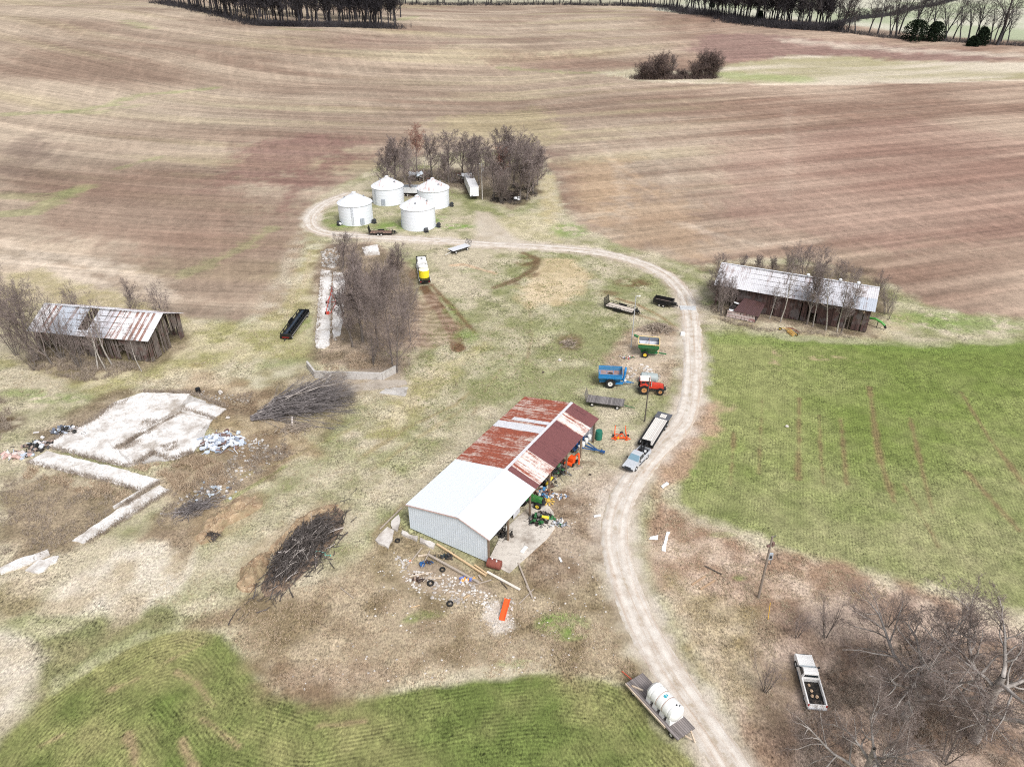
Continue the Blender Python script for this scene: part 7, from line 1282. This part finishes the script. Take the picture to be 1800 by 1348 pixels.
Vs, Fs, off = [], [], 0
for (mt_, mc_), b, h_, w_, a_ in FAR:
    for me in (mt_, mc_):
        v = np.empty(len(me.vertices) * 3, np.float32); me.vertices.foreach_get("co", v); v = v.reshape(-1, 3); f = np.empty(len(me.loops), np.int32); me.loops.foreach_get("vertex_index", f)
        k = h_ / 10; c_, s_ = math.cos(a_), math.sin(a_); Vs.append(np.stack([(v[:, 0] * c_ - v[:, 1] * s_) * k * w_ + b.x, (v[:, 0] * s_ + v[:, 1] * c_) * k * w_ + b.y, v[:, 2] * k + b.z], 1)); Fs.append(f.reshape(-1, 4) + off); off += len(v)
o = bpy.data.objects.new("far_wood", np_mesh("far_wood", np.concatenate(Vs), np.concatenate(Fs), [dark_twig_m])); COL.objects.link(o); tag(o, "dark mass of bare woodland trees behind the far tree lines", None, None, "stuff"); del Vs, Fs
def hedge(P, hgt, wd, label, m, seed, n, name="undergrowth", kind="stuff", r=.09, jt=.8, sp=.4):
    rng = np.random.default_rng(seed); out = []; Q = [G(x, y) for x, y in P]
    for i in range(n):
        k = rng.random() * (len(Q) - 1); j = min(int(k), len(Q) - 2); p = Q[j].lerp(Q[j + 1], k - j); x, y = p.x + rng.normal(0, wd), p.y + abs(rng.normal(0, wd)); z = float(terr(x, y)) - (.2 if hgt > 1 else -.04)
        for c in range(5): d = np.array((rng.normal(0, .4), rng.normal(0, .4), 1)); l = hgt * rng.uniform(.4, 1.2); b0 = np.array((x, y, z)) + rng.normal(0, jt, 3) * (1, 1, 0); out.append((np.array([b0, b0 + d * l * .5, b0 + d * l + rng.normal(0, sp, 3)]), np.array((r, r * .8, r * .4)), 3))
    o = bpy.data.objects.new(name, chains_mesh(name, out, m)); COL.objects.link(o); return tag(o, label, None, None, kind)
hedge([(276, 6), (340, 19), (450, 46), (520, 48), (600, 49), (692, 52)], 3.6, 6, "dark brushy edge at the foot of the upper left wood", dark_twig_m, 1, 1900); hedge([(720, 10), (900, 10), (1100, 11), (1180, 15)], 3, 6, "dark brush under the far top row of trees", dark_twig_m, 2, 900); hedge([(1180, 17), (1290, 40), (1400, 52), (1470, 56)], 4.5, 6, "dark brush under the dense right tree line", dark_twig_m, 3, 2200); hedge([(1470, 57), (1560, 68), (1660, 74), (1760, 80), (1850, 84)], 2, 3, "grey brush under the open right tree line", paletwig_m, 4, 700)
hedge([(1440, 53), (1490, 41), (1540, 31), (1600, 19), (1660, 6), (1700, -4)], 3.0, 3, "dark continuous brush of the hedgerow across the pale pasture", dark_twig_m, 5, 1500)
# --- evergreen bushes at the right tree line
def cedar(px, py, w_, h, label, seed):
    rng = np.random.default_rng(seed); b = G(px, py); t = thing("evergreen_bush", label, "evergreen bush", b, 0); n = 2600; V = []; F = []
    th = rng.uniform(0, 6.28, n); u = rng.random(n) ** .8; rad = w_ * np.sqrt(np.clip(1 - (u - .25) ** 2 / .6, .02, 1)) * (.55 + .45 * rng.random(n)) * (.8 + .35 * np.sin(3 * th + seed)) ; P = np.stack([rad * np.cos(th), rad * np.sin(th), u * h], 1); D = rng.normal(0, 1, (n, 3)); D /= np.linalg.norm(D, axis=1)[:, None]; E2 = np.cross(D, rng.normal(0, 1, (n, 3))); E2 /= np.linalg.norm(E2, axis=1)[:, None] + 1e-9
    V = np.concatenate([P + D * .7, P - D * .4 + E2 * .35, P - D * .4 - E2 * .35], 0); F = np.stack([np.arange(n), np.arange(n) + n, np.arange(n) + 2 * n], 1); me = np_mesh("crown", V, F, [cedar_m]); c = bpy.data.objects.new("crown", me); COL.objects.link(c); c.parent = t; q = MB(); q.cyl((0, 0, -.3), (0, 0, h * .6), .25, .1, 8); q.build("trunk", far_bark_m, t)
cedar_m = twigm("cedar_green", (34, 46, 30), (20, 28, 22), .4)
cedar(1607, 73, 9, 13, "broad dark evergreen bush in the upper right tree line, left half of the pair", 1); cedar(1640, 73, 6.5, 12, "dark evergreen bush touching the right side of the broad one", 2); cedar(1722, 80, 4.5, 11, "small dark evergreen bush left of the largest corner tree", 3); cedar(1708, 82, 4, 6, "lowest evergreen bush at the tree line, by the small dark one", 4); cedar(1252, 14, 3, 9, "dark evergreen among the dense left part of the right tree line", 5); cedar(1335, 40, 2.6, 8, "dark evergreen in the dense right tree line above the pale field", 6)

hedge([(1122, 140), (1180, 140), (1258, 139)], 2.6, 2, "dark brush at the foot of the far field thicket", bush_m, 6, 420)
for i_, (P_, n_) in enumerate((([(250, 763), (316, 727)], 110), ([(84, 787), (150, 805), (228, 823)], 130), ([(318, 719), (376, 738)], 70), ([(205, 790), (250, 764)], 90), ([(82, 780), (160, 743), (200, 712)], 160), ([(238, 818), (268, 798), (302, 810), (340, 796)], 160), ([(215, 893), (278, 850)], 90), ([(300, 863), (230, 907), (150, 958)], 130), ([(250, 690), (335, 692), (400, 718)], 160), ([(583, 478), (582, 540), (581, 605)], 90), ([(555, 612), (562, 540), (566, 476)], 130), ([(49, 815), (120, 832), (190, 848), (243, 864)], 160))):
    hedge(P_, .5, .22, ("brown weeds growing along " + ("the divider kerb", "the seam above the long slab strip", "the far right slab's kerb", "the crack in the largest slab", "the far left edge of the largest slab", "the ragged edge below the right slab", "the broken kerb", "the right edge of the narrow walk", "the far edge of the demolished floor", "the joint between the silage strips", "the left edge of the silage strip", "the lower edge of the long slab strip")[i_]), brown_br, 200 + i_, n_, "crack_weeds", r=.026, jt=.2, sp=.1)
